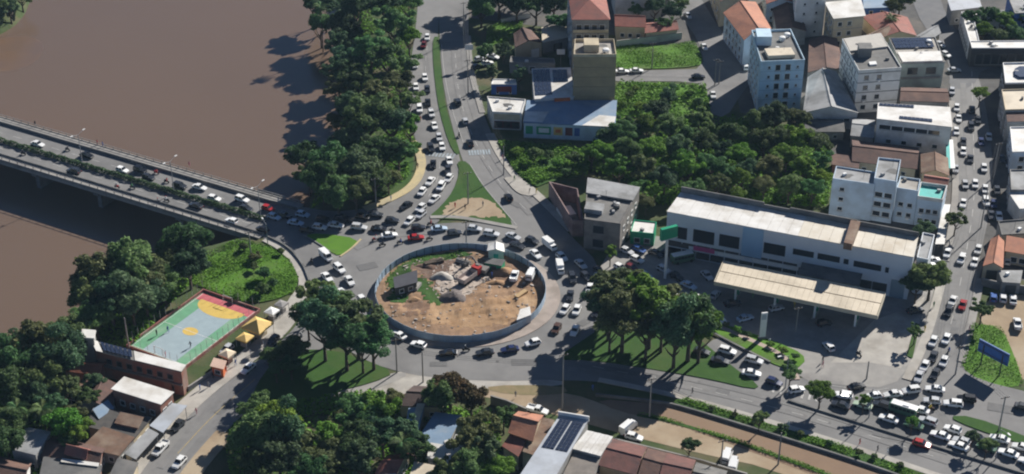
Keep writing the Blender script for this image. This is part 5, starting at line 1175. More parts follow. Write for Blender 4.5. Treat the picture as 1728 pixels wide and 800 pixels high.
# ------------------------------------------------------------------ kiosks on the riverside pavement
def pavilion(px_, w, h, rise, m, label, rz=.0, wm=None):
    p = at(*px_); t = thing("pavilion_tent", label, "tent", (p.x, p.y, .2), rz)
    A = [(-w / 2, -w / 2), (w / 2, -w / 2), (w / 2, w / 2), (-w / 2, w / 2)]
    for k in range(4):
        a, b = A[k], A[(k + 1) % 4]; link("canopy_panel", MB().quad((*a, h), (*b, h), (0, 0, h + rise)).quad((*a, h), (*a, h - .35), (*b, h - .35), (*b, h)).mesh("canopy_panel"), m, t)
        link("post", MB().tube((*[c * .95 for c in a], 0), (*[c * .95 for c in a], h), .06).mesh("post"), STEEL, t)
    if wm: link("counter", MB().box((0, 0, .55), (w * .6, w * .5, 1.1)).mesh("counter"), wm, t)
    return t
cr_ = math.atan2(cu.y, cu.x)
pavilion((436, 566), 5.6, 2.8, 1.6, YELLOW_P, "large peaked yellow canvas pavilion beside the painted court", cr_, WALL_CREAM)
pavilion((415, 584), 3.2, 2.4, .7, YELLOW_P, "small yellow canvas pavilion next to the large peaked one", cr_, CONC)
pavilion((385, 612), 3.0, 2.5, .7, mat("cream_canvas", (.62, .52, .38), None), "cream canvas stall roof near the orange kiosk", cr_, BROWN_ROOF)
pavilion((460, 540), 2.8, 2.5, .5, WHITE_P, "small white canvas stall above the large yellow pavilion", cr_, CONC)
pavilion((476, 527), 2.6, 2.4, .4, mat("grey_canvas", (.26, .25, .24), None), "small grey canvas stall nearest the bridge approach", cr_, CONC)
q = quadpx([(362, 606), (380, 611), (376, 622), (357, 617)], 2.8)
b = house("orange_kiosk", "orange walled snack kiosk with pale roof on the riverside pavement", q, 2.7, ORANGE_P, "kiosk", z0=.0); shed_roof(b, q, [2.9, 2.9, 2.7, 2.7], mat("kiosk_roof", (.6, .42, .33), (.52, .36, .28), .5), .3); windows(b, q, 2, 1, 1, .9, 2, 1.4, 1.0)
wall_run("boundary_wall", "low pale wall between the riverside pavement and the sports court", [(318, 660), (360, 632), (395, 604)], 1.2, WALL_GREY)

# ------------------------------------------------------------------ poles, lamps, signs
def ordinal(i): return ["first", "second", "third", "fourth", "fifth", "sixth", "seventh", "eighth", "ninth", "tenth", "eleventh", "twelfth", "thirteenth", "fourteenth", "fifteenth", "sixteenth", "seventeenth", "eighteenth", "nineteenth", "twentieth"][i]
def utility_pole(px_, h, label, arms=1, rz=.3, m=CONC, z=0.1):
    p = at(*px_); t = thing("utility_pole", label, "utility pole", (p.x, p.y, z), rz, "poles along the streets")
    link("pole", MB().tube((0, 0, 0), (0, 0, h), .2, .13, 8).mesh("pole"), m, t)
    for k in range(arms):
        ca = link("cross_arm", MB().box((0, 0, h - .4 - .9 * k), (2.2, .12, .14)).mesh("cross_arm"), BARK, t)
        for x in (-.95, 0, .95): link("insulator", MB().tube((x, 0, h - .33 - .9 * k), (x, 0, h - .08 - .9 * k), .06, n=6).mesh("insulator"), WHITE_P, ca)
    return t
for px_, h, lb in (((670, 629), 9.5, "dark utility pole at the green verge corner by the roundabout"), ((714, 645), 8.5, "slim utility pole on the pale pavement below the roundabout"),
                   ((949, 690), 15, "tall pale pole on the dirt track beside the solar hall"), ((1096, 703), 10.5, "pale pole at the canal side in the tree shade"),
                   ((1313, 784), 8.5, "slim pole on the dirt bank below the canal"), ((1216, 790), 7.5, "dark pole beside the white van on the dirt track"),
                   ((1685, 728), 9.5, "wooden utility pole on the narrow grass island among queuing cars"), ((1462, 640), 5, "short pole at the filling station exit"),
                   ((1100, 116), 9, "pole at the edge of the bright grass lot"), ((1206, 144), 9, "pole at the street corner near the blue apartment block"), ((1213, 142), 8, "second pole at the street corner near the blue apartment block"),
                   ((850, 295), 9, "thin pole on the pavement beside the rough grass"), ((790, 160), 12, "tall dark pole beside the north road near the kiosk"), ((783, 60), 12, "tall pole on the shaded stretch of the north road"),
                   ((1655, 385), 12, "thin pale pole in the middle of the avenue"), ((1676, 300), 11, "pole on the shaded side of the avenue by the grey shop"), ((787, 418), 8, "dark pole just outside the far side of the hoarding"),
                   ((424, 436), 8, "dark pole on the grassy slope near the bridge"), ((218, 590), 9, "thin pale pole behind the sports court wall"), ((1343, 560), 7, "pale pole beside the fuel canopy"), ((1612, 632), 8, "dark pole at the avenue mouth near the billboard"),
                   ((600, 345), 9, "pale pole in the tree shade by the bridge head"), ((635, 350), 9, "pale pole among cars near the yellow pavement"), ((790, 345), 10, "pole on the triangular traffic island")):
    utility_pole(px_, h, lb, arms=0 if "thin" in lb or "slim" in lb or "short" in lb else 1)
def lamp_post(px_, h, label, double=True, rz=0.0, z=.1, group="street lamps"):
    p = at(*px_); t = thing("street_lamp", label, "street lamp", (p.x, p.y, z), rz, group)
    link("pole", MB().tube((0, 0, 0), (0, 0, h), .14, .08, 8).mesh("pole"), STEEL, t)
    for s in ((-1, 1) if double else (1,)):
        a = link("arm", MB().tube((0, 0, h - .1), (0, s * 2.2, h + .5), .06, .05).mesh("arm"), STEEL, t)
        link("lamp_head", MB().box((0, s * 2.5, h + .5), (.35, .9, .16)).mesh("lamp_head"), WHITE_P, a)
bang = math.atan2(bd.y, bd.x)
for i, px_ in enumerate(((294, 327), (140, 281), (-8, 236), (440, 370))):
    lamp_post(px_, 10, ["double armed lamp on the bridge median, second from the land", "double armed lamp on the bridge median, third from the land", "double armed lamp on the bridge median, farthest from the land", "double armed lamp on the bridge median, closest to the land"][i], True, bang, .3, "lamps on the bridge median")
lamp_post((452, 412), 6, "single armed lamp at the curved kerb by the bridge head", False, .5)
lamp_post((1325, 655), 9, "single armed lamp beside the round tree at the station entrance", False, 2.0)
lamp_post((1466, 705), 8, "single armed lamp on the kerb between the queue and the free lanes", False, 3.5)
lamp_post((1680, 775), 8, "single armed lamp on the kerb near the corner queue", False, 3.5)
for px_, lb in (((792, 110), "white square road sign by the north road forecourt"), ((946, 118), "pale roadside sign board behind the solar house")):
    p = at(*px_); t = thing("road_sign", lb, "sign", (p.x, p.y, 0)); part("pole", MB().tube((p.x, p.y, 0), (p.x, p.y, 6), .1), STEEL, t); part("board", MB().box((p.x, p.y - .12, 6.4), (2.6, .12, 1.8)), WHITE_P, t)
p = at(1671, 625); t = thing("billboard", "blue backed billboard on two posts casting a dark shadow at the avenue mouth", "billboard", (p.x, p.y, 0), math.atan2(-6.3, 5.2))
link("board", MB().box((0, 0, 5.1), (8.2, .3, 3.3)).mesh("board"), BLUE_P, t)
for x in (-2.6, 2.6): link("post", MB().tube((x, -.2, 0), (x, -.2, 5.8), .16).mesh("post"), DARKMETAL, t)
for z in (4.0, 6.2): link("rail", MB().box((0, -.2, z), (8.0, .12, .14)).mesh("rail"), DARKMETAL, t)
# --- overhead wires between the poles
def wires(a, b, ha, hb, label, n=3):
    A, B = at(*a), at(*b); t = thing("power_line", label, "power line", ((A.x + B.x) / 2, (A.y + B.y) / 2, min(ha, hb) - 1.5)); d = (B - A).normalized(); nn = Vector((-d.y, d.x, 0))
    for k in range(n):
        off = nn * (k - (n - 1) / 2) * .7; mb = MB(); prev = None
        for i in range(9):
            f = i / 8; p = A.lerp(B, f) + off; p.z = ha + (hb - ha) * f - 4 * .9 * f * (1 - f)
            if prev: mb.tube(prev, p, .03, n=4, caps=False)
            prev = p.copy()
        part("wire", mb, DARKMETAL, t)
wires((670, 629), (714, 645), 9.2, 8.3, "overhead wires between the poles below the roundabout"); wires((949, 690), (1096, 703), 13, 10.2, "overhead wires over the tree shaded dirt track"); wires((1096, 703), (1313, 784), 10.2, 8.3, "overhead wires along the canal bank"); wires((714, 645), (949, 690), 8.3, 13, "overhead wires past the russet tree")
wires((790, 160), (783, 60), 11.8, 11.8, "overhead wires along the north road"); wires((850, 295), (790, 160), 8.8, 11.5, "overhead wires past the corner shop"); wires((1655, 385), (1676, 300), 11.8, 10.8, "overhead wires along the avenue"); wires((1655, 385), (1612, 632), 11.8, 7.8, "overhead wires down the lower avenue"); wires((1685, 728), (1612, 632), 9.2, 7.8, "overhead wires across the corner queue")
# ------------------------------------------------------------------ trees
def crown_mesh(seed, lobes=34, leaves=5200, leaf=.085, flat=.8, spread=.62, rmin=.14, rmax=.32, core=.42):
    """leaf clumps on many uneven lobes; a few bulges and bites keep the outline from being a ball"""
    rs = np.random.RandomState(seed); C = []; R = []
    bul = [(rs.normal(size=3), rs.uniform(-.38, .45)) for _ in range(5)]; bul = [(v / np.linalg.norm(v), a) for v, a in bul]
    for i in range(lobes):
        v = rs.normal(size=3); v /= np.linalg.norm(v)
        if v[2] < -.3: v[2] *= -.5
        k = spread * rs.uniform(.55, 1.18) * (1 + sum(a * max(0, v @ b) ** 3 for b, a in bul))
        C.append(v * k); R.append(rs.uniform(rmin, rmax))
    C.append(np.zeros(3)); R.append(core)
    C = np.array(C); R = np.array(R)
    p = R ** 2 / (R ** 2).sum(); idx = rs.choice(len(R), leaves, p=p)
    d = rs.normal(size=(leaves, 3)); d /= np.linalg.norm(d, axis=1)[:, None]
    low = d[:, 2] < -.2; d[low, 2] *= -rs.uniform(0, 1, low.sum()) * 1.0
    pts = C[idx] + d * (R[idx] * rs.uniform(.55, 1.15, leaves) ** .8)[:, None]
    pts[:, 2] *= flat
    st = np.random.get_state(); np.random.seed(seed)
    V = leaf_cloud(pts, d + np.array([0, 0, .3]), leaf, .6); np.random.set_state(st)
    return cloud_mesh("crown", V)
_o = ordinal
def ordinal(i): return _o(i) if i < 20 else ["twenty-first", "twenty-second", "twenty-third", "twenty-fourth", "twenty-fifth", "twenty-sixth", "twenty-seventh", "twenty-eighth", "twenty-ninth", "thirtieth", "thirty-first", "thirty-second", "thirty-third", "thirty-fourth", "thirty-fifth"][i - 20]
CROWNS = {}
for key, m in (("mid", LEAF), ("dark", LEAF_D), ("bright", LEAF_B), ("russet", LEAF_R), ("olive", LEAF_O)):
    L = []
    for s in range(5 if key in ("mid", "dark") else (1 if key == "russet" else 3)):
        me = crown_mesh(100 + s * 7 + len(key) * 31, (44, 26, 60, 34, 50)[s], (10500, 6500, 12000, 8000, 10500)[s], (.048, .056, .044, .052, .046)[s], (.8, .95, .7, 1.0, .82)[s], (.68, .72, .66, .62, .74)[s], (.13, .12, .11, .15, .12)[s], (.3, .24, .26, .34, .27)[s], (.42, .3, .45, .4, .4)[s]); me.materials.append(m); L.append(me)
    CROWNS[key] = L
SHRUBS = {}
for key, m in (("mid", LEAF), ("dark", LEAF_D), ("bright", LEAF_B), ("olive", LEAF_O)):
    L = []
    for s in range(2):
        me = crown_mesh(500 + s * 11 + len(key), 18, 2600, .085, .8, .6); me.materials.append(m); L.append(me)
    SHRUBS[key] = L
def trunk_mesh(seed):
    rs = random.Random(seed); mb = MB()
    mb.tube((0, 0, -.12), (0, 0, .28), .075, .055, 8); mb.tube((0, 0, .28), (.02, .01, .55), .055, .04, 7)
    for k in range(6):
        a = k * 1.05 + rs.uniform(-.3, .3); z = rs.uniform(.25, .5); r = rs.uniform(.35, .6)
        e = (r * .55 * math.cos(a), r * .55 * math.sin(a), z + .16); mb.tube((0, 0, z), e, .035, .024, 6)
        mb.tube(e, (r * math.cos(a), r * math.sin(a), z + .34), .024, .01, 5)
    return mb.mesh("trunk", smooth=True)
TRUNKS = [trunk_mesh(i) for i in range(4)]
for t in TRUNKS: t.materials.append(BARK)
RT = random.Random(11)
TREE_N = {}
def tree(px_, py_, r, key, label, group, shrub=False, name="tree", tall=0.0):
    zc = r * (.62 if shrub else .78) + (0 if shrub else 2.2) + tall
    p = at(px_, py_, zc); z0 = gz(p.x, p.y)
    for _ in range(12 if z0 < -.3 else 0):          # on the bank the whole tree stands lower, still under the same sight line
        q = at(px_, py_, zc + max(z0, WZ + .3)); z0 = z0 * .5 + .5 * gz(q.x, q.y); p = q
    z0 = max(gz(p.x, p.y), WZ - .4) if z0 < -.3 else z0
    t = thing(name, label, "shrub" if shrub else "tree", (p.x, p.y, z0 - .1 if z0 < -.3 else .1), RT.uniform(0, 6.28), group)
    zc = p.z - z0 if z0 < -.3 else zc
    L = (SHRUBS if shrub else CROWNS)[key]
    c = link("crown", L[RT.randrange(len(L))], None, t, (0, 0, zc)); f = RT.uniform(.9, 1.1)
    c.scale = (r * f, r / f, r * RT.uniform(.88, 1.08)); c.rotation_euler.z = RT.uniform(0, 6.28)
    k = link("trunk", TRUNKS[RT.randrange(4)], None, t); k.scale = (r, r, (zc + r * .3))
    return t
def grove(pts, where, group, anchor, shrub=False, tall=0.0):
    """pts: (px, py, r, key); each label counts its own kind from the anchor"""
    ax = Vector((*anchor, 0)); cnt = {}; word = {"mid": "green", "dark": "dark green", "bright": "bright green", "russet": "russet brown", "olive": "olive green"}
    pts = [(q[0], q[1], q[2] * (.84 if q[2] >= 6 else .95), ("olive" if q[3] == "mid" and RT.random() < .35 else ("mid" if q[3] == "dark" and RT.random() < .3 else q[3]))) for q in pts]
    tot = {}
    for q in pts:
        kk = (q[3], "small" if q[2] < 5 else "broad"); tot[kk] = tot.get(kk, 0) + 1
    for q in sorted(pts, key=lambda q: (q[0] - anchor[0]) ** 2 + ((q[1] - anchor[1]) * 1.6) ** 2):
        size = "small" if q[2] < 5 else "broad"; kk = (q[3], size); i = cnt.get(kk, 0); cnt[kk] = i + 1
        nm = "shrub" if shrub else "tree"
        lb = (f"{ordinal(i)} {size} {word[q[3]]} {nm} from {where[1]} {where[0]}" if tot[kk] > 1 else f"{size} {word[q[3]]} {nm} {where[0]}")
        tree(q[0], q[1], q[2], q[3], lb, group, shrub, nm, tall)
grove([(548, 12, 7, "dark"), (600, 15, 8, "dark"), (650, 8, 8, "dark"), (690, 5, 7, "mid"), (582, 50, 8, "dark"), (665, 42, 9, "mid"), (690, 62, 6, "bright"), (625, 80, 8, "dark"), (588, 100, 8, "dark"), (655, 98, 8, "mid"), (684, 110, 5.5, "mid"),
       (602, 138, 8, "dark"), (674, 138, 6.5, "mid"), (640, 160, 8, "mid"), (588, 180, 7, "dark"), (686, 172, 6, "mid"), (618, 200, 10, "dark"), (662, 205, 8, "dark"), (692, 212, 4.5, "bright"), (566, 38, 6.5, "dark"), (572, 75, 6.5, "dark"), (570, 118, 6.5, "dark"), (574, 150, 6.5, "mid"), (572, 205, 6, "mid"), (600, 235, 6.5, "dark"), (540, 40, 5.5, "dark"), (530, 5, 5.5, "dark")],
      ("in the riverside grove", "the bridge"), "riverside grove", (560, 330), tall=2.5)
grove([(516, 262, 7.5, "mid"), (560, 272, 9, "dark"), (600, 285, 9, "dark"), (545, 305, 8, "dark"), (640, 258, 9, "mid"), (672, 258, 7, "mid"), (600, 322, 6.5, "dark"), (570, 328, 7, "dark"), (522, 298, 6, "mid"), (632, 305, 6, "dark"), (655, 300, 4.5, "mid"), (585, 240, 7, "dark")],
      ("in the clump at the bridge head", "the yellow pavement"), "clump at the bridge head", (690, 320))
grove([(305, 412, 9, "mid"), (318, 450, 7, "dark"), (218, 448, 10, "mid"), (168, 466, 9, "mid"), (245, 466, 9, "mid"), (185, 505, 9, "dark"), (222, 512, 8, "dark"), (145, 500, 7, "mid"), (268, 445, 7, "mid"), (160, 535, 7, "dark"), (245, 500, 7, "dark"), (275, 480, 6, "dark")],
      ("on the bank behind the sports court", "the bridge"), "bank trees by the court", (400, 400))
grove([(55, 585, 9, "mid"), (110, 568, 7, "mid"), (25, 612, 9, "mid"), (95, 612, 8, "dark"), (15, 655, 8, "dark"), (70, 640, 7, "mid"), (122, 595, 5.5, "dark"), (5, 588, 7, "dark"), (55, 668, 6, "dark"), (112, 655, 4.5, "mid"), (20, 715, 6, "mid"), (108, 712, 5.5, "bright"), (85, 690, 4.5, "dark"), (10, 745, 5, "mid"), (130, 700, 4, "mid"), (140, 718, 3, "bright"), (128, 735, 3.2, "bright"), (148, 668, 3.4, "mid"), (160, 645, 3, "dark"), (118, 745, 2.8, "mid")],
      ("in the thicket behind riverside houses", "the water tower"), "thicket behind the riverside houses", (150, 570))
grove([(15, 12, 6, "dark"), (35, -6, 6, "dark"), (-10, 5, 6, "mid")], ("on the far bank at the river bend", "the shoal"), "far bank trees", (40, 60))
grove([(430, 434, 2.4, "mid"), (446, 462, 3.0, "dark"), (428, 452, 2.0, "mid"), (442, 488, 2.6, "mid"), (460, 478, 2.2, "mid"), (412, 418, 2.0, "mid"), (400, 502, 1.8, "bright"), (474, 426, 1.6, "dark")],
      ("on the bright slope above the court", "the bridge"), "shrubs on the grassy slope", (440, 390), True)
grove([(528, 494, 5, "mid"), (562, 518, 8, "mid"), (602, 545, 9, "mid"), (545, 552, 8, "dark"), (582, 568, 8, "mid"), (628, 568, 7.5, "mid"), (518, 528, 4.6, "dark"), (610, 580, 6, "dark")],
      ("in the big clump left of the hoarding", "the bridge"), "clump beside the roundabout", (520, 430), tall=2.4)
grove([(496, 590, 4.4, "mid"), (474, 600, 4.0, "mid"), (456, 602, 3.0, "mid"), (490, 614, 3.4, "mid"), (465, 622, 2.8, "dark")],
      ("on the verge across from the pavilions", "the hoarding"), "verge trees", (640, 600))
grove([(436, 694, 5.5, "mid"), (462, 712, 8, "bright"), (432, 736, 8, "mid"), (480, 735, 7, "dark"), (515, 758, 6, "mid"), (575, 722, 6, "mid"), (610, 700, 7.5, "mid"), (640, 698, 6.5, "bright"), (604, 742, 7, "mid"), (558, 772, 6.5, "mid"), (645, 735, 5.5, "dark"), (470, 772, 7, "dark"), (520, 792, 5.5, "dark"), (430, 782, 5.5, "mid"), (610, 785, 6, "dark"), (550, 740, 5, "bright")],
      ("in the wood below the verge", "the sandy roadside"), "wood at the bottom", (350, 760))
grove([(760, 655, 7, "russet"), (795, 672, 5, "russet"), (745, 672, 5.5, "mid")], ("shading the brown roof", "the garden wall"), "russet clump", (850, 680))
grove([(682, 728, 5, "dark"), (812, 726, 6, "mid"), (795, 752, 5.5, "mid"), (820, 770, 5, "dark"), (752, 796, 4.4, "mid"), (850, 704, 3.4, "mid"), (664, 672, 3, "mid"), (790, 790, 5, "dark"), (838, 790, 4.5, "bright"), (700, 752, 4, "dark")],
      ("among the shed roofs at the bottom", "the orange roof"), "trees among the sheds", (870, 720))
grove([(1040, 492, 9, "mid"), (1078, 500, 9, "bright"), (1052, 532, 9, "mid"), (1098, 526, 9, "bright"), (1130, 520, 8, "mid"), (1165, 543, 10, "mid"), (1140, 560, 8.5, "dark"), (1182, 556, 7.5, "bright"), (1028, 518, 7.5, "dark"), (1092, 552, 7, "mid"), (1048, 476, 6, "dark"), (1118, 540, 7, "mid"), (1030, 545, 5, "mid")],
      ("on the green island by the filling station", "the hoarding"), "island trees", (920, 480), tall=2.6)
wood = []
for (x, y, r) in [(1128, 168, 4.5), (1108, 192, 5), (1062, 212, 5), (1024, 232, 5), (1050, 228, 6), (1092, 212, 6), (1132, 215, 6), (1180, 205, 6), (1020, 258, 6), (1060, 258, 7), (1102, 252, 7), (1142, 250, 6), (1190, 240, 6), (1230, 228, 6), (1045, 288, 6), (1082, 288, 7),
                  (1122, 300, 6), (1160, 288, 7), (1202, 278, 6), (1250, 262, 6), (1290, 240, 7), (1308, 196, 8), (1342, 198, 7), (1275, 205, 6), (1352, 235, 7), (1378, 238, 6.5), (1328, 262, 7), (1298, 282, 6), (1252, 300, 5), (1212, 312, 5), (1352, 288, 6), (1382, 272, 5), (1332, 315, 5), (1372, 318, 5),
                  (1290, 312, 5), (1172, 318, 5), (1245, 328, 4), (1105, 322, 4), (1000, 258, 4.5), (1222, 258, 5), (1265, 285, 5), (1162, 228, 5), (1108, 184, 5), (1225, 292, 4.5), (1150, 268, 5), (1315, 232, 6), (1385, 300, 4.5), (1075, 318, 4), (1090, 340, 3.6)]:
    wood.append((x, y, r * .86, RT.choice(["mid", "mid", "dark", "bright", "bright" if y > 215 else "mid"])))
grove(wood, ("in the overgrown lot", "the flat roofed house"), "trees in the overgrown lot", (1030, 350))
grove([(970, 268, 3.6, "mid"), (942, 278, 3, "bright"), (902, 262, 3.4, "mid"), (872, 256, 2.6, "bright"), (925, 262, 2.6, "mid"), (985, 285, 3, "bright"), (890, 276, 2.4, "bright"), (958, 292, 2.6, "mid")], ("in the rough grass by the shop", "the north road"), "shrubs in the rough grass", (840, 250), True)
grove([(1062, 160, 2.4, "mid"), (1080, 180, 2.8, "bright"), (1050, 178, 2.2, "bright"), (1165, 158, 2.4, "bright"), (1180, 172, 2.4, "mid"), (1070, 150, 2.0, "bright"), (1140, 150, 2.0, "bright")], ("by the overgrown lot's sunny edge", "the tan tower"), "shrubs at the lot edge", (1040, 160), True)
grove([(1645, 32, 5, "mid"), (1672, 28, 4.5, "mid"), (1695, 40, 5, "bright"), (1660, 52, 4.5, "bright"), (1685, 60, 4.6, "mid"), (1712, 58, 4.5, "mid"), (1715, 30, 4.5, "mid")], ("inside the courtyard building", "the shaded street"), "courtyard trees", (1600, 60))
grove([(812, 14, 7.5, "dark"), (842, -4, 9, "dark"), (800, -18, 9, "mid"), (872, 6, 8, "dark"), (905, 10, 7.5, "dark"), (935, 4, 8, "dark"), (830, 125, 3, "dark"), (876, 128, 3.6, "dark"), (868, -26, 8, "dark"), (945, 38, 5, "dark"), (900, -20, 8, "mid"), (818, 88, 3.4, "dark"), (850, 86, 3.6, "dark")], ("in the shaded block near the tower", "the north road"), "trees in the shaded block", (780, 60))
grove([(1520, 0, 5, "dark"), (1508, 14, 4, "mid"), (1135, 24, 4, "dark"), (1105, 14, 4.5, "dark"), (1150, 8, 3.6, "mid"), (1122, 40, 3.2, "dark"), (1075, 18, 3.4, "mid")], ("at the top between the houses", "the tan tower"), "trees between the houses", (1040, 90))
for x, y, r, key, lb in ((1614, 372, 3.4, "mid", "clipped round green tree on the avenue pavement by the terrace house"), (1572, 468, 6, "mid", "spreading street tree at the avenue end of the station store"), (1548, 482, 4, "dark", "dark street tree beside the store's end wall"),
                         (1655, 158, 3.2, "bright", "bright small tree at the shaded crossroads"), (1334, 630, 2.9, "mid", "small round tree at the station entrance by the lamp"), (1385, 662, 3.6, "bright", "bright round tree on the kerb beside the queue start"),
                         (1458, 677, 1.9, "bright", "small pale green tree standing among the queuing cars"), (1540, 712, 2.0, "bright", "small bright tree beside the green van in the queue"), (1666, 752, 2.4, "mid", "green tree among the last cars of the corner queue"),
                         (1642, 736, 1.9, "dark", "dark small tree behind the last cars of the corner queue"), (1658, 522, 3, "mid", "small tree by the dirt yard entrance"), (1164, 752, 2.4, "mid", "small bushy tree beside the dirt track at the maroon row"), (1282, 706, 2.2, "mid", "small dark tree on the canal verge"),
                         (1030, 428, 2.4, "bright", "bright small tree at the foot of the grey flat house"), (1545, 560, 2.2, "mid", "small tree in the narrow planting bed by the station exit"), (700, 250, 2.4, "bright", "small tree at the start of the yellow pavement"), (1560, 388, 3.2, "dark", "dark bush behind the store end wall")):
    tree(x, y, r, key, lb, "street trees")
grove([(1225, 548, 1.3, "mid"), (1243, 557, 1.5, "bright"), (1262, 566, 1.2, "mid"), (1300, 582, 1.4, "bright"), (1322, 592, 1.6, "bright"), (1342, 602, 1.5, "mid"), (1330, 612, 1.4, "dark")], ("in the planted strip", "the white totem"), "shrubs in the planted strip", (1286, 572), True)
grove([(1200, 690, 1.2, "mid"), (1240, 700, 1.1, "mid"), (1320, 722, 1.4, "dark"), (1350, 732, 1.2, "mid"), (1400, 748, 1.2, "mid"), (1450, 764, 1.5, "mid"), (1475, 772, 1.2, "dark"), (1520, 786, 1.3, "mid"), (1272, 712, 1.2, "mid")], ("on the canal verge", "the corner queue"), "shrubs on the canal verge", (1600, 780), True)
# --- coconut palms
def frond_mesh(L=3.6, seed=0):
    rs = random.Random(seed); mb = MB(); P = []
    for i in range(9):
        s = i / 8; P.append(Vector((L * s * (1 - .18 * s), 0, .9 * s - 2.1 * s * s)))
    for i in range(8):
        a, b = P[i], P[i + 1]; w = .05
        mb.quad(a + Vector((0, -w, 0)), b + Vector((0, -w, 0)), b + Vector((0, w, 0)), a + Vector((0, w, 0)))
        for s in (-1, 1):
            for q in (.2, .7):
                c = a.lerp(b, q); ln = .95 * math.sin(math.pi * min(1, (i + q) / 8 * .85 + .12)) + .1
                tip = c + Vector((.35 * ln, s * ln, -.35 * ln + rs.uniform(-.1, .1))); mb.quad(c + Vector((-.09, 0, 0)), tip, c + Vector((.12, 0, 0)))
    return mb.mesh("frond")
FRONDS = [frond_mesh(3.6, 1), frond_mesh(3.0, 2)]
for f in FRONDS: f.materials.append(LEAF)
def palm(px_, py_, h, label):
    p = at(px_, py_, h); z0 = gz(p.x, p.y); t = thing("coconut_palm", label, "palm tree", (p.x, p.y, z0), 0, "coconut palms"); H = h - z0
    link("trunk", MB().tube((0, 0, -.2), (.15, .1, H * .5), .2, .15, 8).tube((.15, .1, H * .5), (.1, 0, H), .15, .12, 8).mesh("trunk"), BARK, t)
    for k in range(15):
        f = link("frond", FRONDS[k % 2], None, t, (.1, 0, H)); f.rotation_euler = (0, -.5 + (k % 3) * .42, k * 2.4 + RT.uniform(-.2, .2))
palm(27, 688, 9, "coconut palm with spread fronds in front of the thicket by the river houses"); palm(70, 690, 8, "coconut palm beside the bright tree behind the river houses"); palm(540, 10, 10, "tall palm at the water side of the north grove")
palm(678, 745, 8, "coconut palm beside the blue roofed sheds"); palm(1505, 30, 7, "palm between the yellow house and the shaded street")
# --- weeds and undergrowth nobody could count
def weeds(px_, n, size, m, hmax=.6, name="undergrowth", world=None):
    P = world or [(p.x, p.y) for p in ats(px_)]
    xs_ = [p[0] for p in P]; ys_ = [p[1] for p in P]; pts = []
    A = np.array(P); B = np.roll(A, -1, 0)
    while sum(map(len, pts)) < n:
        X = np.random.uniform(min(xs_), max(xs_), n * 2); Y = np.random.uniform(min(ys_), max(ys_), n * 2); ins = np.zeros(n * 2, bool)
        for a, b in zip(A, B):
            if a[1] != b[1]: ins ^= ((a[1] > Y) != (b[1] > Y)) & (X < (b[0] - a[0]) * (Y - a[1]) / (b[1] - a[1]) + a[0])
        pts.append(np.stack([X[ins], Y[ins]], -1))
    q = np.concatenate(pts)[:n]
    # patchy: keep where a slow wave field is high
    f = np.sin(q[:, 0] * .31 + 1.7 * np.sin(q[:, 1] * .17)) + np.sin(q[:, 1] * .41 + 1.3 * np.sin(q[:, 0] * .23)) + np.random.normal(0, .8, n)
    q = q[f > -.7]; f = f[f > -.7]
    z = ground_z(q[:, 0], q[:, 1]); z = np.maximum(z, WZ - .2)
    lift = np.random.uniform(.0, 1, len(q)) * hmax * np.clip(.5 + .35 * f, .15, 1.4)
    p3 = np.stack([q[:, 0], q[:, 1], z + .24 * (z > -.3) + lift], -1)
    o = link(name, cloud_mesh(name, leaf_cloud(p3, np.tile([0, 0, 1.], (len(q), 1)), size, .5)), m); o["kind"] = "stuff"
weeds([(840, 240), (960, 246), (1000, 262), (990, 300), (930, 303), (900, 315), (868, 290)], 9000, .32, WEED, .9)
weeds([(1000, 215), (1045, 140), (1190, 146), (1200, 195), (1250, 205), (1400, 225), (1405, 300), (1395, 350), (1160, 355), (1080, 340), (1060, 310), (1000, 290)], 42000, .42, WEED, 1.4)
weeds([(325, 480), (335, 430), (400, 405), (450, 412), (490, 440), (505, 470), (495, 495), (440, 512), (400, 508)], 15000, .22, WEED, .28)
weeds([(1042, 72), (1110, 78), (1172, 70), (1186, 100), (1178, 112), (1110, 115), (1032, 115)], 9000, .22, WEED, .4)
weeds([(822, 76), (822, 48), (850, 38), (882, 38), (882, 55), (850, 72)], 3000, .3, WEED, .9)
weeds([(330, 470), (300, 420), (150, 440), (90, 560), (-60, 640), (-60, 830), (60, 830), (110, 700), (150, 600), (230, 580)], 26000, .42, WEED, 1.2)
weeds([(560, -30), (705, -30), (690, 100), (685, 200), (700, 235), (690, 300), (640, 335), (520, 345), (540, 250), (580, 180)], 22000, .4, WEED, 1.0)
weeds([(1640, 545), (1690, 552), (1712, 600), (1728, 650), (1690, 655), (1645, 640), (1622, 618)], 3500, .18, WEED, .2)
weeds([(1140, 678), (1160, 674), (1300, 716), (1450, 762), (1560, 804), (1550, 812), (1440, 772), (1300, 728)], 6000, .2, WEED, .5)
weeds([(400, 690), (640, 660), (690, 690), (840, 690), (850, 800), (830, 850), (400, 850), (380, 760)], 22000, .4, WEED, 1.0)
weeds([(1075, 697), (1130, 707), (1240, 741), (1400, 799), (1440, 815), (1430, 818), (1240, 747), (1130, 713)], 2500, .16, WEED, .3)
weeds([(650, 485), (660, 455), (700, 435), (780, 425), (800, 432), (740, 442), (700, 455), (680, 480), (665, 500)], 2500, .2, WEED, .5)
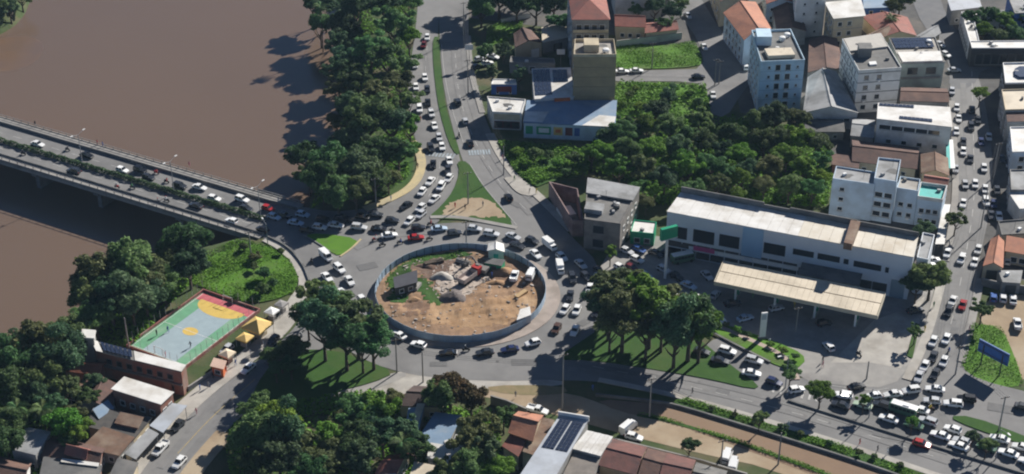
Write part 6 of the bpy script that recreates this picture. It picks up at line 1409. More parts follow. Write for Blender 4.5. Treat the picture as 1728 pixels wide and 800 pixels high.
# ------------------------------------------------------------------ vehicles
def loft(sections):
    """sections: (x, [(y, z), ...]) half outlines from bottom to top; mirrored in y"""
    mb = MB(); m = len(sections[0][1]) * 2
    for x, half in sections:
        ring = [(x, y, z) for y, z in half] + [(x, -y, z) for y, z in half[::-1]]
        mb.v += ring
    for i in range(len(sections) - 1):
        for k in range(m):
            a = i * m + k; b = i * m + (k + 1) % m
            mb.f.append((a, b, b + m, a + m))
    mb.f.append(tuple(range(m - 1, -1, -1))); e = (len(sections) - 1) * m; mb.f.append(tuple(range(e, e + m)))
    return mb
def car_meshes(kind):
    W = .88; P = {}
    if kind == "hatchback": Ln, belt, roof, ws, rf, rr, rb, hood = 3.95, .95, 1.5, .72, .12, -1.45, -1.85, .9
    elif kind == "sedan": Ln, belt, roof, ws, rf, rr, rb, hood = 4.45, .93, 1.45, .85, .2, -1.0, -1.6, .86
    elif kind == "suv": Ln, belt, roof, ws, rf, rr, rb, hood = 4.4, 1.08, 1.72, .85, .35, -1.75, -2.1, 1.02; 
    elif kind == "van": Ln, belt, roof, ws, rf, rr, rb, hood = 4.9, 1.2, 2.15, 1.9, 1.45, -2.25, -2.4, 1.1
    elif kind == "pickup": Ln, belt, roof, ws, rf, rr, rb, hood = 5.0, 1.05, 1.72, 1.15, .65, -.35, -.7, 1.02
    h = Ln / 2; zb = .28
    if kind in ("suv", "pickup", "van"): W = .92; zb = .36
    S = lambda x, w, z0, zt: (x, [(w * .86, z0), (w, z0 + .18), (w, zt - .22), (w * .93, zt)])
    body = loft([S(-h, W * .86, zb + .1, belt - .1), S(-h + .18, W * .97, zb, belt), S(-h + .9, W, zb, belt), S(ws - .1, W, zb, belt), S(ws + .15, W, zb, belt * .99), S(h - .7, W * .97, zb, hood - .04), S(h - .15, W * .9, zb, hood - .16), S(h, W * .78, zb + .08, hood - .3)])
    gw, gr = W * .92, W * .74
    glass = loft([(rb, [(gw, belt - .02), (gw * .985, belt + .0)]), (rr, [(gw, belt - .02), (gr, roof - .05)]), (rf, [(gw, belt - .02), (gr, roof - .05)]), (ws, [(gw, belt - .02), (gw * .985, belt + .0)])])
    # roof panel and pillars belong to the painted body
    body.prism([Vector((rr - .02, -gr * .98, 0)), Vector((rf + .02, -gr * .98, 0)), Vector((rf + .02, gr * .98, 0)), Vector((rr - .02, gr * .98, 0))], roof - .06, roof)
    for s in (-1, 1):
        body.tube((ws, s * gw * .98, belt), (rf, s * gr, roof - .03), .045, n=4); body.tube((rb + .05, s * gw * .98, belt), (rr, s * gr, roof - .03), .07, n=4)
        body.box((( rf + rr) / 2 + .05, s * (gw + gr) / 2, (belt + roof) / 2), (.1, .07 + (gw - gr), roof - belt), 0)
    if kind == "van":
        body.prism([Vector((rr - .1, -.86, 0)), Vector((.4, -.86, 0)), Vector((.4, .86, 0)), Vector((rr - .1, .86, 0))], belt - .05, roof - .03)
    if kind == "pickup":
        for s in (-1, 1): body.box((-1.62, s * .86, belt + .12), (1.7, .1, .3))
        body.box((-2.44, 0, belt + .12), (.1, 1.7, .3))
    wr = .31 if kind in ("hatchback", "sedan") else .36
    P["body"] = body.mesh("body", smooth=False); P["glass"] = glass.mesh("windows")
    bmm = bmesh.new(); bmm.from_mesh(P["body"]); bmesh.ops.recalc_face_normals(bmm, faces=bmm.faces); bmm.to_mesh(P["body"]); bmm.free()
    bmm = bmesh.new(); bmm.from_mesh(P["glass"]); bmesh.ops.recalc_face_normals(bmm, faces=bmm.faces); bmm.to_mesh(P["glass"]); bmm.free()
    P["wheels"] = [(x, s * (W - .1), wr) for x in (h - .85, -h + .8) for s in (-1, 1)]
    P["wheel"] = MB().tube((0, -.11, 0), (0, .11, 0), wr, n=12).mesh("wheel")
    P["lamp"] = MB().box((0, 0, 0), (.12, .34, .16)).mesh("lamp"); P["tail"] = MB().box((0, 0, 0), (.1, .26, .22)).mesh("tail")
    P["lampxy"] = (h - .12, W * .62, hood - .28); P["tailxy"] = (-h + .02, W * .68, belt - .22)
    for k, m in (("body", CARPAINT), ("glass", GLASS_CAR), ("wheel", RUBBER), ("lamp", LAMP_W), ("tail", LAMP_R)): P[k].materials.append(m)
    return P
def truck_meshes(bus):
    """box lorry, or minibus with a white roof over a painted body"""
    P = {}; h = 3.1; W = 1.0
    body = MB()
    if bus:
        body = loft([(-h, [(.95, .45), (1.0, .7), (1.0, 2.2), (.93, 2.5)]), (-h + .15, [(.98, .4), (1.04, .7), (1.04, 2.3), (.96, 2.55)]), (h - .5, [(.98, .4), (1.04, .7), (1.04, 2.3), (.96, 2.55)]), (h, [(.9, .5), (.98, .75), (.95, 1.6), (.86, 2.3)])])
        glass = MB()
        for k in range(6):
            for s in (-1, 1): glass.box((-h + .75 + k * .92, s * 1.045, 1.85), (.78, .03, .7))
        glass.box((h - .12, 0, 1.95), (.3, 1.6, .7)); roof = MB().box((-.15, 0, 2.58), (5.7, 1.9, .1)).box((-.6, 0, 2.7), (1.4, 1.1, .18))
    else:
        body = loft([(h - 1.7, [(.9, .5), (.98, .8), (.98, 1.5), (.9, 2.1)]), (h - .55, [(.9, .5), (.98, .8), (.98, 1.5), (.88, 2.1)]), (h - .1, [(.88, .5), (.96, .8), (.96, 1.3), (.88, 1.4)]), (h, [(.8, .55), (.9, .8), (.9, 1.15), (.85, 1.2)])])
        body.box((-.6, 0, .62), (5.0, .8, .2)); glass = MB().box((h - .33, 0, 1.78), (.42, 1.62, .5)); roof = MB().box((-.85, 0, 1.78), (4.3, 2.1, 2.1))
    for nm, mb in (("body", body), ("glass", glass), ("cargo", roof)):
        P[nm] = mb.mesh(nm); bmm = bmesh.new(); bmm.from_mesh(P[nm]); bmesh.ops.recalc_face_normals(bmm, faces=bmm.faces); bmm.to_mesh(P[nm]); bmm.free()
    P["wheels"] = [(x, s * .9, .42) for x in (h - 1.0, -h + 1.3) for s in (-1, 1)]; P["wheel"] = MB().tube((0, -.14, 0), (0, .14, 0), .42, n=12).mesh("wheel")
    P["lamp"] = MB().box((0, 0, 0), (.12, .34, .18)).mesh("lamp"); P["tail"] = MB().box((0, 0, 0), (.1, .2, .3)).mesh("tail"); P["lampxy"] = (h - .04, .62, .95); P["tailxy"] = (-h + .0, .8, .9)
    for k, m in (("body", CARPAINT), ("glass", GLASS_CAR), ("wheel", RUBBER), ("lamp", LAMP_W), ("tail", LAMP_R), ("cargo", WHITE_P)): P[k].materials.append(m)
    return P
CARS = {k: car_meshes(k) for k in ("hatchback", "sedan", "suv", "van", "pickup")}
CARS["truck"] = truck_meshes(False); CARS["minibus"] = truck_meshes(True)
CCOL = {"white": (.78, .78, .76), "silver": (.5, .51, .52), "grey": (.17, .175, .18), "black": (.012, .012, .014), "dark": (.03, .034, .042), "red": (.36, .02, .018), "navy": (.02, .03, .09), "pale blue": (.42, .52, .62), "brown": (.09, .05, .035), "green": (.08, .16, .1), "pale green": (.42, .52, .38), "dark red": (.13, .02, .02), "blue": (.05, .12, .34)}
CWORD = {"dark": "dark grey", "black": "black"}
RC = random.Random(5)
def build_car(kind, colour, loc, rz, label, group, lights=True):
    P = CARS[kind]; t = thing({"van": "van", "pickup": "pickup_truck", "truck": "box_lorry", "minibus": "minibus"}.get(kind, "car"), label, {"van": "van", "pickup": "pickup truck", "truck": "lorry", "minibus": "minibus"}.get(kind, "car"), loc, rz, group)
    b = link("body", P["body"], None, t); c = CCOL[colour]; f = RC.uniform(.88, 1.08); b.color = (c[0] * f, c[1] * f, c[2] * f, 1)
    link("windows", P["glass"], None, b)
    if kind == "truck": t.scale = (.82, .82, .82)
    if "cargo" in P: link("cargo_box" if kind == "truck" else "roof", P["cargo"], None, t)
    for w in P["wheels"]: link("wheel", P["wheel"], None, t, w)
    if lights:
        x, y, z = P["lampxy"]
        for s in (-1, 1): link("headlight", P["lamp"], None, t, (x, s * y, z))
        x, y, z = P["tailxy"]
        for s in (-1, 1): link("tail_light", P["tail"], None, t, (x, s * y, z))
    return t
def lane_dir(pt, lanes):
    best = None
    for L in lanes:
        for a, b in zip(L[:-1], L[1:]):
            ab = b - a; t = max(0, min(1, (pt - a).dot(ab) / ab.length_squared)); d = (a + ab * t - pt).length
            if best is None or d < best[0]: best = (d, ab)
    return math.atan2(best[1].y, best[1].x)
KWORD = {"hatchback": "hatchback", "sedan": "sedan", "suv": "SUV", "van": "van", "pickup": "pickup", "truck": "box lorry", "minibus": "minibus"}
PLACED = []
def fleet(where, frm, group, lanes_px, cars, anchor, z=ZR, jit=3):
    """cars: (px, py, colour, kind[, heading in degrees]); labels count like cars away from the anchor"""
    lanes = [ats(L) for L in lanes_px]
    tot = {}; cnt = {}
    for c in cars: tot[(c[2], c[3])] = tot.get((c[2], c[3]), 0) + 1
    for c in sorted(cars, key=lambda c: (at(c[0], c[1]) - at(*anchor)).length):
        k = (c[2], c[3]); i = cnt.get(k, 0); cnt[k] = i + 1
        p = at(c[0], c[1] + 3, z); rz = math.radians(c[4]) if len(c) > 4 else lane_dir(p.copy(), [[Vector((q.x, q.y, z)) for q in L] for L in lanes]) + math.radians(RC.uniform(-jit, jit))
        # keep a gap to cars already standing there
        for _ in range(6):
            mv = Vector()
            for q, r2 in PLACED:
                d = p - q
                if d.length < 4.6:
                    u = Vector((math.cos(r2), math.sin(r2), 0)); al, la = abs(d.dot(u)), abs(d.cross(u).z)
                    if al < 4.6 and la < 1.95:
                        mv += (u.cross(Vector((0, 0, 1))) * ((1.98 - la) * (1 if d.dot(u.cross(Vector((0, 0, 1)))) > 0 else -1)) if (1.95 - la) < (4.6 - al) else u * ((4.65 - al) * (1 if d.dot(u) > 0 else -1)))
            if mv.length < .02: break
            p = p + mv * .8
        PLACED.append((p.copy(), rz))
        cw_ = CWORD.get(c[2], c[2]); kw = KWORD[c[3]]
        lb = f"{ordinal(i)} {cw_} {kw} from {frm} {where}" if tot[k] > 1 else f"{cw_} {kw} {where}"
        build_car(c[3], c[2], p, rz, lb, group, lights=c[1] > 200)
H, S, U, V, K = "hatchback", "sedan", "suv", "van", "pickup"
W, D, G_, SI = "white", "dark", "grey", "silver"
fleet("on the bridge's far lanes", "the land", "cars on the bridge", [[(-20, 218), (0, 224), (440, 352), (500, 372)]],
      [(64, 243, W, S), (147, 262, "black", S), (207, 287, W, H), (237, 287, "black", U), (251, 299, D, H), (304, 314, D, U), (337, 316, W, S), (362, 335, W, H), (409, 337, W, U), (416, 352, D, H), (453, 352, "red", H), (463, 366, "pale blue", H)], (500, 372))
fleet("heading out on the bridge's near lanes", "the land", "cars on the bridge", [[(480, 400), (450, 386), (0, 252)]],
      [(125, 289, D, U), (331, 347, D, S), (391, 373, W, H), (443, 387, "black", H)], (500, 400))
fleet("in the shade at the bridge head", "the bridge", "cars queuing at the bridge head", [[(450, 360), (520, 372), (640, 385), (720, 392)]],
      [(481, 364, D, H), (511, 362, "pale blue", H), (499, 376, "pale blue", S), (538, 386, W, H), (566, 381, W, S), (606, 384, SI, U), (634, 362, D, S), (640, 386, "black", S), (518, 388, D, H), (545, 370, D, H), (578, 368, D, S), (612, 366, "black", H), (662, 372, D, H)], (440, 360))
fleet("in the grove-side lane of the north road", "the crossing", "cars queuing down the north road", [[(722, 40), (700, 110), (704, 150), (712, 205), (727, 255), (722, 300), (690, 345), (660, 365)]],
      [(700, 110, W, H), (702, 147, W, H), (708, 184, W, U), (727, 250, D, U), (731, 277, "black", S), (726, 306, W, S), (712, 324, W, H), (685, 347, D, S), (715, 76, "dark red", H)], (740, 262))
fleet("in the median-side lane of the north road", "the crossing", "cars queuing down the north road", [[(725, 40), (716, 130), (726, 190), (744, 235), (757, 275), (757, 300), (735, 335), (700, 365)]],
      [(721, 63, W, H), (717, 131, W, H), (721, 151, D, H), (722, 173, "black", S), (728, 192, W, U), (733, 212, W, S), (741, 232, SI, H), (746, 248, W, H), (758, 271, W, S), (756, 287, D, H), (757, 301, W, H), (744, 315, W, U), (733, 336, W, S), (710, 351, W, H), (690, 373, W, H), (703, 360, SI, H)], (765, 262))
fleet("driving up the north road's wide carriageway", "the roundabout", "cars leaving north", [[(870, 350), (830, 300), (795, 240), (783, 200), (770, 170), (760, 60)]],
      [(772, 172, D, U), (785, 204, SI, H), (793, 241, "black", S), (858, 333, "black", H)], (900, 390))
fleet("jammed beyond the hoarding's far side", "the bridge", "cars round the far side of the hoarding", [[(620, 400), (700, 392), (780, 386), (850, 396), (900, 415)]],
      [(657, 397, W, S), (702, 401, "red", S), (706, 384, D, H), (741, 386, "pale blue", S), (767, 393, D, H), (801, 386, SI, H), (829, 395, SI, U), (866, 399, SI, S), (873, 414, D, S), (898, 406, D, H)], (600, 390))
fleet("jammed on the roundabout's station side", "the flat house", "cars on the station side of the roundabout", [[(880, 395), (925, 415), (955, 440), (965, 475), (960, 520), (935, 560), (880, 585)], [(960, 430), (1000, 470), (985, 520), (968, 558)]],
      [(904, 429, W, S), (927, 415, W, "truck"), (948, 434, W, H), (945, 454, W, "truck"), (980, 446, SI, S), (966, 470, D, U), (989, 467, D, H), (1003, 471, SI, H), (1011, 458, D, S), (995, 487, W, S), (962, 499, D, S), (953, 523, W, H), (973, 524, W, H), (1006, 528, D, H), (970, 558, W, S), (939, 555, "brown", H)], (1000, 430))
fleet("passing below the hoarding's near side", "the station", "cars below the hoarding", [[(940, 560), (900, 580), (860, 590), (800, 596), (740, 595), (700, 582), (660, 560)]],
      [(899, 579, W, H), (860, 590, "navy", S), (818, 595, D, S), (756, 596, "black", S), (706, 582, W, H), (673, 566, W, S)], (960, 560))
fleet("coming off the bridge", "the small lawn", "cars coming off the bridge", [[(530, 415), (560, 440), (590, 470), (615, 508), (645, 545)], [(535, 450), (560, 475), (580, 497)]],
      [(550, 433, W, V), (573, 454, W, U), (552, 468, W, S), (590, 474, W, S), (578, 496, W, H), (612, 507, W, H), (643, 546, W, U)], (560, 425))
fleet("parked along the riverside street", "the yellow pavilions", "cars on the riverside street", [[(505, 550), (440, 605), (340, 690), (250, 785)]],
      [(419, 622, W, S), (461, 574, D, H), (271, 758, W, K), (303, 781, W, H), (300, 719, D, H), (383, 590, SI, H)], (480, 540))
fleet("in the shaded station forecourt", "the grey flat house", "cars at the station", [[(1060, 420), (1110, 440)], [(1080, 460), (1170, 505)], [(1190, 470), (1260, 540)]],
      [(1058, 424, SI, H), (1078, 421, "blue", H), (1105, 427, D, S), (1075, 438, W, H), (1047, 452, W, H), (1062, 455, "dark red", H), (1089, 465, "pale blue", S), (1100, 476, W, H), (1136, 495, W, S), (1156, 503, W, S), (1162, 482, "pale blue", S), (1193, 465, SI, S), (1207, 497, SI, H, 60), (1214, 537, W, S), (1257, 537, "pale blue", S, 25), (1150, 438, "green", "minibus", 20), (1398, 585, W, H, 110), (1544, 524, D, S, 15), (1575, 440, W, H, 10), (1565, 447, W, S, 10), (1120, 455, SI, H), (1120, 433, D, S), (1142, 467, D, H), (1180, 508, W, H), (1236, 512, D, S, 15), (1310, 520, SI, H, 20), (1390, 545, D, H, 20)], (1030, 420), z=.16)
fleet("parked in the bay before the planted strip", "the station exit", "cars in the parking bay", [[(1180, 595), (1340, 655)]],
      [(1184, 594, D, H, -20), (1227, 593, W, U, -25), (1215, 609, D, S, -20), (1272, 609, SI, U, -25), (1268, 630, W, S, -15), (1306, 645, "navy", H), (1344, 658, W, H, 15)], (1400, 640))
fleet("in the queue turning in from the avenue", "the roundabout", "cars in the corner queue", [[(1730, 785), (1620, 745), (1500, 705), (1410, 678)], [(1728, 750), (1600, 715), (1490, 682), (1420, 668)], [(1640, 672), (1540, 660), (1460, 668)]],
      [(1418, 684, D, S), (1422, 668, W, U), (1445, 653, "black", S, 20), (1473, 669, W, H), (1455, 684, "pale green", S), (1487, 687, D, U), (1505, 666, W, S), (1536, 660, W, U), (1523, 695, "green", "minibus"), (1499, 707, W, S), (1541, 718, "green", S), (1565, 712, SI, U), (1551, 692, W, S), (1577, 657, W, S), (1572, 677, SI, H), (1598, 681, W, U), (1630, 674, "black", U), (1586, 735, W, S), (1607, 725, W, H), (1622, 745, W, S), (1664, 755, "green", S), (1644, 738, D, S), (1686, 741, W, S), (1700, 765, W, S), (1722, 755, W, H), (1735, 780, W, S), (1610, 741, SI, H)], (1380, 660))
fleet("on the open lanes past the kerb", "the canal", "cars on the open lanes", [[(1400, 720), (1728, 815)]], [(1555, 750, "red", H)], (1400, 740))
fleet("on the empty stretch beyond the grass island", "the billboard", "cars on the side street", [[(1640, 655), (1760, 690)]], [(1728, 688, D, S)], (1640, 650))
fleet("coming down the lower avenue", "the corner queue", "cars on the avenue", [[(1650, 420), (1620, 500), (1596, 575), (1560, 640)], [(1640, 420), (1605, 510), (1574, 580), (1545, 640)]],
      [(1574, 577, W, H), (1596, 573, W, H), (1574, 603, D, H), (1592, 611, W, H), (1559, 620, W, H), (1550, 636, SI, S), (1577, 632, D, H), (1607, 508, W, S), (1600, 526, D, U), (1624, 515, "red", S), (1622, 438, W, U), (1650, 422, W, H), (1644, 443, W, S), (1598, 428, W, H)], (1550, 650))
fleet("along the upper avenue", "the clipped round tree", "cars on the avenue", [[(1612, 140), (1620, 240), (1630, 330), (1625, 380)], [(1640, 140), (1650, 230), (1668, 340), (1675, 380)]],
      [(1606, 154, SI, H), (1614, 182, W, H), (1617, 200, W, S), (1638, 214, D, U), (1650, 203, D, H), (1625, 240, D, H), (1626, 256, W, H), (1628, 312, SI, H), (1645, 311, W, H), (1662, 320, W, H), (1665, 341, W, U), (1625, 343, W, S), (1672, 363, D, S), (1683, 366, W, H), (1682, 322, D, H), (1655, 240, "navy", H), (1690, 268, D, S), (1676, 345, "navy", H), (1640, 185, D, S), (1660, 284, W, H), (1613, 222, W, H), (1637, 268, D, S), (1690, 212, D, H), (1668, 232, SI, H), (1612, 285, SI, S)], (1615, 390))
fleet("on the dirt yard across the avenue", "the avenue", "cars on the dirt yard", [[(1700, 520), (1700, 480)]],
      [(1676, 502, "blue", H), (1692, 503, W, H), (1709, 506, W, S), (1716, 547, W, K, 80), (1699, 440, W, H)], (1640, 500))
fleet("in the streets near the blue apartment block", "the tan tower", "cars in the upper streets", [[(1040, 126), (1200, 130)], [(1150, 10), (1200, 100), (1215, 180)], [(1600, 100), (1680, 105)]],
      [(1050, 120, W, S, 0), (1073, 119, W, S, 0), (1178, 129, "black", S, 0), (1203, 160, W, S), (1188, 79, W, S), (1161, 26, SI, S), (1258, 113, W, H, 90), (1586, 75, SI, H, -60), (1596, 92, W, H, -60), (1610, 118, SI, S, 0)], (1000, 110))
fleet("in the round forecourt by the north road", "the kiosk", "cars in the round forecourt", [[(805, 100), (830, 105)]], [(810, 99, SI, H, 30), (822, 106, W, H, 20), (828, 96, W, S, -30), (803, 112, D, H, 60)], (850, 140))
fleet("on the dirt track behind the maroon row", "the solar hall", "vehicles on the dirt track", [[(900, 690), (1300, 790)]], [(907, 693, W, K), (1060, 724, W, "truck", 50), (1070, 738, W, H), (1226, 772, W, V, 70), (1236, 786, W, V, 75)], (900, 690), z=.06)
p = at(868, 472); build_car("pickup", "white", (p.x, p.y, site_z(p.x, p.y) + .05), 1.4, "white pickup standing beside the red soil inside the hoarding", "site vehicles")
p = at(896, 470); build_car("van", "white", (p.x, p.y, site_z(p.x, p.y) + .05), 1.3, "white van parked inside the hoarding close to its far edge", "site vehicles")

# ------------------------------------------------------------------ people and motorcycles
def skin_mesh(name, joints, edges, root=0, sub=1):
    me = bpy.data.meshes.new(name + "_cage"); me.from_pydata([j[0] for j in joints], edges, [])
    o = bpy.data.objects.new(name + "_cage", me); COL.objects.link(o)
    m = o.modifiers.new("skin", 'SKIN'); m.use_smooth_shade = True
    for v, j in zip(me.skin_vertices[0].data, joints): v.radius = (j[1], j[1] if len(j) < 3 else j[2])
    me.skin_vertices[0].data[root].use_root = True
    s = o.modifiers.new("sub", 'SUBSURF'); s.levels = sub; s.render_levels = sub
    dg = bpy.context.evaluated_depsgraph_get(); out = bpy.data.meshes.new_from_object(o.evaluated_get(dg)); out.name = name
    bpy.data.objects.remove(o); bpy.data.meshes.remove(me); return out
E_ = [(0, 1), (1, 2), (2, 3), (3, 4), (2, 5), (5, 6), (6, 7), (2, 8), (8, 9), (9, 10), (0, 11), (11, 12), (12, 13), (13, 14), (0, 15), (15, 16), (16, 17), (17, 18)]
def stance(k):
    f = {"stand": (.0, .0), "walk": (.22, -.22), "run": (.38, -.34)}[k]
    J = [((0, 0, .95), .15), ((0, 0, 1.15), .145), ((.02, 0, 1.42), .15), ((.03, 0, 1.52), .06), ((.05, 0, 1.66), .105),
         ((0, .21, 1.4), .06), ((-f[0] * .5 - .02, .26, 1.14), .048), ((-f[0] * .2 + .1, .24, .9), .04), ((0, -.21, 1.4), .06), ((f[0] * .5 - .02, -.26, 1.14), .048), ((f[0] * .9 + .1, -.24, .92), .04),
         ((0, .1, .88), .1), ((f[0] * .7, .11, .5), .07), ((f[0] * .8 - (.1 if k != "stand" else 0), .11, .07), .05), ((f[0] * .8 + .1, .11, .035), .04),
         ((0, -.1, .88), .1), ((f[1] * .5, -.11, .5), .07), ((f[1] * 1.2, -.11, .08), .05), ((f[1] * 1.2 + .12, -.11, .035), .04)]
    return J
PEOPLE = {k: skin_mesh("body", stance(k), E_) for k in ("stand", "walk", "run")}
RJ = [((0, 0, .85), .16), ((.08, 0, 1.05), .15), ((.18, 0, 1.3), .15), ((.22, 0, 1.42), .06), ((.26, 0, 1.56), .12), ((.2, .22, 1.28), .06), ((.38, .28, 1.08), .05), ((.6, .3, 1.05), .04), ((.2, -.22, 1.28), .06), ((.38, -.28, 1.08), .05), ((.6, -.3, 1.05), .04),
      ((.02, .14, .82), .1), ((.42, .2, .78), .075), ((.28, .2, .38), .055), ((.4, .2, .32), .045), ((.02, -.14, .82), .1), ((.42, -.2, .78), .075), ((.28, -.2, .38), .055), ((.4, -.2, .32), .045)]
PEOPLE["ride"] = skin_mesh("body", RJ, E_)
for m in PEOPLE.values(): m.materials.append(CLOTH)
HAIR = MB().lathe((.05, 0, 1.62), ((.1, 0), (.115, .06), (.09, .12), (.03, .15)), 8).mesh("hair", smooth=True); HAIR.materials.append(mat("dark_hair", (.015, .012, .01), None))
HELM = MB().lathe((.26, 0, 1.5), ((.1, -.02), (.15, .06), (.13, .17), (.05, .23)), 10).mesh("helmet", smooth=True); HELM.materials.append(mat("helmet_paint", (.05, .05, .055), None, rough=.3, objcol=True))
LEGS = MB()
PCOL = {"red": (.45, .05, .04), "white": (.7, .7, .68), "dark": (.03, .03, .035), "blue": (.06, .12, .35), "yellow": (.55, .4, .05), "green": (.06, .2, .08), "grey": (.2, .2, .21), "pink": (.5, .2, .22)}
def person(px_, pose, colour, rz, label, z=.26, group=None):
    p = at(*px_); t = thing("person", label, "person", (p.x, p.y, z), rz, group)
    b = link("body", PEOPLE[pose], None, t); b.color = (*PCOL[colour], 1); link("hair", HAIR, None, t)
BIKE = {}
bk = MB().tube((-.45, 0, .62), (.35, 0, .72), .13, .15, 8); bk.box((-.3, 0, .84), (.75, .26, .1)).tube((.55, 0, .95), (.72, 0, .35), .05, n=6).box((0, 0, .42), (.5, .26, .34)).tube((-.1, -.16, .3), (-.75, -.16, .36), .06, n=6)
BIKE["frame"] = bk.mesh("frame"); BIKE["bar"] = MB().tube((.52, -.36, 1.04), (.52, .36, 1.04), .025, n=5).mesh("handlebar"); BIKE["wheel"] = MB().tube((0, -.06, 0), (0, .06, 0), .31, n=12).mesh("wheel"); BIKE["lamp"] = MB().lathe((.66, 0, .86), ((.06, -.05), (.08, 0), (.06, .06)), 8).mesh("headlight")
for k, m in (("frame", CARPAINT), ("bar", DARKMETAL), ("wheel", RUBBER), ("lamp", LAMP_W)): BIKE[k].materials.append(m)
def moto(px_, colour, shirt, where, lanes_px, z=ZR, rz=None):
    p = at(px_[0], px_[1] + 2, z); r = rz if rz is not None else lane_dir(p.copy(), [[Vector((q.x, q.y, z)) for q in ats(L)] for L in lanes_px])
    for _ in range(8):
        mv = Vector()
        for q, r2 in PLACED:
            d = p - q; u = Vector((math.cos(r2), math.sin(r2), 0)); w = Vector((-u.y, u.x, 0)); al, la = abs(d.dot(u)), abs(d.dot(w))
            if al < 3.4 and la < 1.5: mv += w * ((1.55 - la) * (1 if d.dot(w) > 0 else -1)) if 1.5 - la < 3.4 - al else u * ((3.45 - al) * (1 if d.dot(u) > 0 else -1))
        if mv.length < .02: break
        p += mv * .8
    t = thing("motorcycle", f"{CWORD.get(colour, colour)} motorcycle ridden {where}", "motorcycle", p, r, "motorcycles in the traffic")
    f = link("frame", BIKE["frame"], None, t); f.color = (*CCOL[colour], 1); link("handlebar", BIKE["bar"], None, t); link("headlight", BIKE["lamp"], None, t)
    for x in (-.62, .72): link("wheel", BIKE["wheel"], None, t, (x, 0, .31))
    n = thing("person", f"{shirt} topped rider {where}", "person", p, r, "riders")
    b = link("body", PEOPLE["ride"], None, n); b.color = (*PCOL[shirt], 1); h = link("helmet", HELM, None, n); h.color = (*PCOL[RC.choice(["dark", "red", "white", "grey"])], 1)
BRn = [[(480, 400), (450, 386), (0, 252)]]; BRf = [[(0, 224), (440, 352), (500, 372)]]; RNG = [[(620, 400), (700, 392), (780, 386), (850, 396)]]
for px_, c, s, w, L in (((40, 259), "black", "dark", "out at the far end of the bridge's near lanes", BRn), ((198, 315), "red", "grey", "on the bridge's near lanes ahead of a pair", BRn), ((224, 316), "dark", "green", "on the bridge's near lanes behind the red one", BRn), ((268, 341), "black", "grey", "by the bridge's near rail as one of a close pair", BRn), ((282, 338), "dark", "white", "by the hedge as one of a close pair on the bridge", BRn),
                        ((114, 252), "dark", "dark", "along the bridge's far rail ahead of a black sedan", BRf), ((281, 306), "black", "red", "between cars in the middle of the bridge's far lanes", BRf), ((264, 291), "red", "red", "by the far rail next to a black SUV on the bridge", BRf), ((590, 372), "black", "dark", "in the tree shade at the bridge head", RNG), ((645, 413), "dark", "dark", "below the white sedan before the hoarding", RNG), ((633, 404), "red", "white", "beside another motorcycle left of the white sedan before the hoarding", RNG), ((675, 409), "black", "blue", "just behind the red sedan near the hoarding", RNG),
                        ((726, 378), "dark", "red", "along the edge of the triangular island", RNG), ((724, 403), "brown", "grey", "between the red sedan and the hoarding", RNG), ((526, 441), "black", "dark", "beside the curved kerb at the bridge end", [[(520, 425), (560, 480)]]), ((655, 388), "black", "grey", "in the gap between dark cars at the bridge head", RNG), ((787, 590), "black", "dark", "below the hoarding between two dark sedans", [[(850, 592), (740, 595)]]),
                        ((709, 201), "red", "red", "down the grove side of the north road", [[(706, 184), (714, 215)]]), ((775, 229), "black", "dark", "up the wide north carriageway", [[(800, 260), (770, 200)]]), ((1449, 598), "dark", "dark", "across the station exit", [[(1430, 580), (1470, 610)]]), ((1571, 690), "brown", "yellow", "through the corner queue below a silver hatchback", [[(1600, 700), (1540, 680)]]), ((1601, 592), "black", "blue", "down the avenue between white hatchbacks", [[(1610, 570), (1590, 620)]]), ((508, 570), "dark", "grey", "at the mouth of the riverside street", [[(500, 590), (520, 560)]]), ((985, 502), "red", "dark", "beside the white sedan under the island trees", [[(990, 480), (980, 530)]])):
    moto(px_, c, s, w, L, z=.1 if L in (BRn, BRf) else ZR)
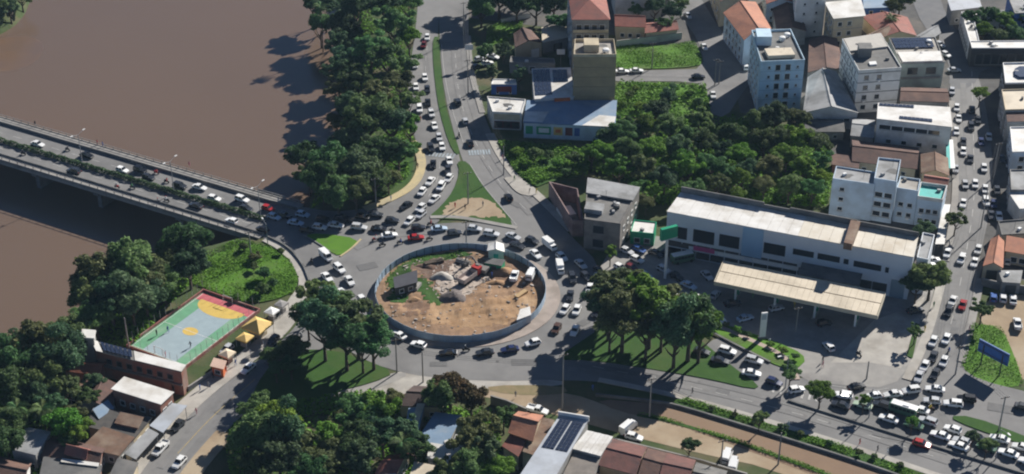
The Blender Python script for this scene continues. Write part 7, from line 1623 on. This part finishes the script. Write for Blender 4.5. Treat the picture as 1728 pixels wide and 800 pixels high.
for px_, pose, c, rz, lb, z in (((265, 568), "stand", "dark", 1, "player in dark kit at the river side of the painted court", .33), ((284, 562), "run", "blue", 2, "running player in blue on the green edge of the court", .33), ((322, 588), "run", "dark", -2, "running player in dark kit beside the yellow centre circle", .33), ((280, 604), "stand", "pink", 0, "player in pink by the court end near the brick row", .33),
                            ((360, 640), "stand", "dark", 1, "person in dark clothes standing by the riverside street kerb", .24), ((382, 630), "walk", "red", 2, "person in red walking beside the orange kiosk", .24), ((423, 600), "walk", "white", 4, "person in white walking on the riverside pavement", .24), ((332, 700), "walk", "pink", 4, "person in pink walking past the street awnings", .24), ((338, 660), "stand", "blue", 3, "person in blue waiting on the pavement near the brick row", .24),
                            ((768, 352), "stand", "red", 1, "person in red on the bare patch of the traffic island", .27), ((785, 355), "walk", "dark", 2, "person in dark clothes on the bare patch of the traffic island", .27), ((815, 350), "stand", "grey", 2, "person in grey on the bare patch of the traffic island", .27), ((1388, 612), "walk", "dark", 2, "person in dark clothes at the station exit", .18), ((1388, 620), "walk", "pink", 2, "person in pink at the station exit", .18),
                            ((1298, 582), "stand", "white", 2, "person in white standing by the price totem", .3), ((1450, 752), "walk", "red", 0, "person in red on the canal side pavement", .27), ((1480, 764), "walk", "dark", 0, "person in dark clothes on the canal side pavement", .27), ((1497, 768), "walk", "white", 3, "person in white on the canal side pavement", .27), ((1168, 666), "walk", "dark", 0, "person walking on the pavement past the tree shadow", .27),
                            ((165, 246), "walk", "red", .4, "person in red walking on the bridge walkway", .32), ((174, 249), "walk", "blue", .4, "person in blue walking on the bridge walkway", .32), ((470, 343), "walk", "white", .4, "person in white walking near the land end of the bridge walkway", .25), ((1645, 600), "walk", "dark", 2, "person in dark clothes on the avenue pavement near the lawn", .27), ((760, 500), "stand", "yellow", 1, "worker in yellow by the gravel heap", .45), ((830, 470), "stand", "blue", 1, "worker in blue beside the excavator", .5),
((520, 555), "walk", "dark", 1.4, "person in dark clothes walking beside the riverside street mouth", .27),
((445, 585), "stand", "white", 0.6, "person in white standing in front of the small yellow pavilion", .27),
((398, 618), "walk", "blue", 2.4, "person in blue walking near the cream stall roof", .27),
((352, 655), "walk", "grey", 0.9, "person in grey walking on the pavement by the boundary wall", .27),
((250, 745), "stand", "red", 0.4, "person in red standing outside the worn grey awning", .27),
((905, 328), "walk", "yellow", 2.4, "person in yellow walking on the pale pavement by the fork house", .27),
((868, 306), "walk", "green", 5.5, "person in green walking on the pavement beside the rough grass", .27),
((848, 270), "stand", "pink", 4.8, "person in pink standing near the top of the rough grass pavement", .27),
((705, 285), "walk", "dark", 4.6, "person in dark clothes walking on the yellow pavement bend", .27),
((660, 340), "walk", "white", 1.3, "person in white walking at the lower end of the yellow pavement", .27),
((1608, 230), "stand", "blue", 3.2, "person in blue standing outside the teal awning", .27),
((1612, 300), "walk", "grey", 1.7, "person in grey walking on the avenue pavement by the rust roof", .27),
((1602, 380), "walk", "red", 1.0, "person in red walking under the white pavement canopy", .27),
((1560, 560), "stand", "yellow", 0.6, "person in yellow standing on the pavement by the station exit", .27),
((1575, 520), "walk", "green", 1.3, "person in green walking on the pavement by the spreading street tree", .27),
((1635, 560), "walk", "pink", 5.6, "person in pink walking at the lawn side of the lower avenue", .27),
((1240, 702), "stand", "dark", 5.0, "person in dark clothes standing on the canal side pavement among shrubs", .27),
((1330, 722), "walk", "white", 4.8, "person in white walking on the canal side pavement near the lamp", .27),
((1000, 660), "walk", "blue", 4.8, "person in blue walking on the dirt track in the tree shade", .27),
((870, 672), "stand", "grey", 1.2, "person in grey standing on the dirt track by the garden wall", .27),
((740, 652), "walk", "red", 1.9, "person in red walking on the pale pavement near the russet tree", .27),
((1340, 520), "walk", "yellow", 3.8, "person in yellow walking beside the fuel pumps", .27),
((1270, 505), "stand", "green", 4.4, "person in green standing by the pump nearest the store", .27),
((320, 283), "walk", "pink", 5.1, "person in pink walking on the bridge walkway above the white sedan", .32),
((60, 214), "walk", "dark", 5.3, "person in dark clothes walking on the bridge walkway near the frame edge", .32)):
    person(px_, pose, c, rz, lb, z)
# ------------------------------------------------------------------ thin air between the camera and the ground
hz_m = bpy.data.materials.new("haze_air"); hz_m.use_nodes = True
n = hz_m.node_tree.nodes; n.clear()
o_ = n.new("ShaderNodeOutputMaterial"); v_ = n.new("ShaderNodeVolumePrincipled")
v_.inputs["Color"].default_value = (.52, .76, 1.0, 1); v_.inputs["Density"].default_value = .00005; v_.inputs["Anisotropy"].default_value = .0
hz_m.node_tree.links.new(v_.outputs[0], o_.inputs["Volume"])
hb = link("haze", MB().box((0, 800, 110), (3600, 3900, 240)).mesh("haze"), hz_m); hb["kind"] = "stuff"
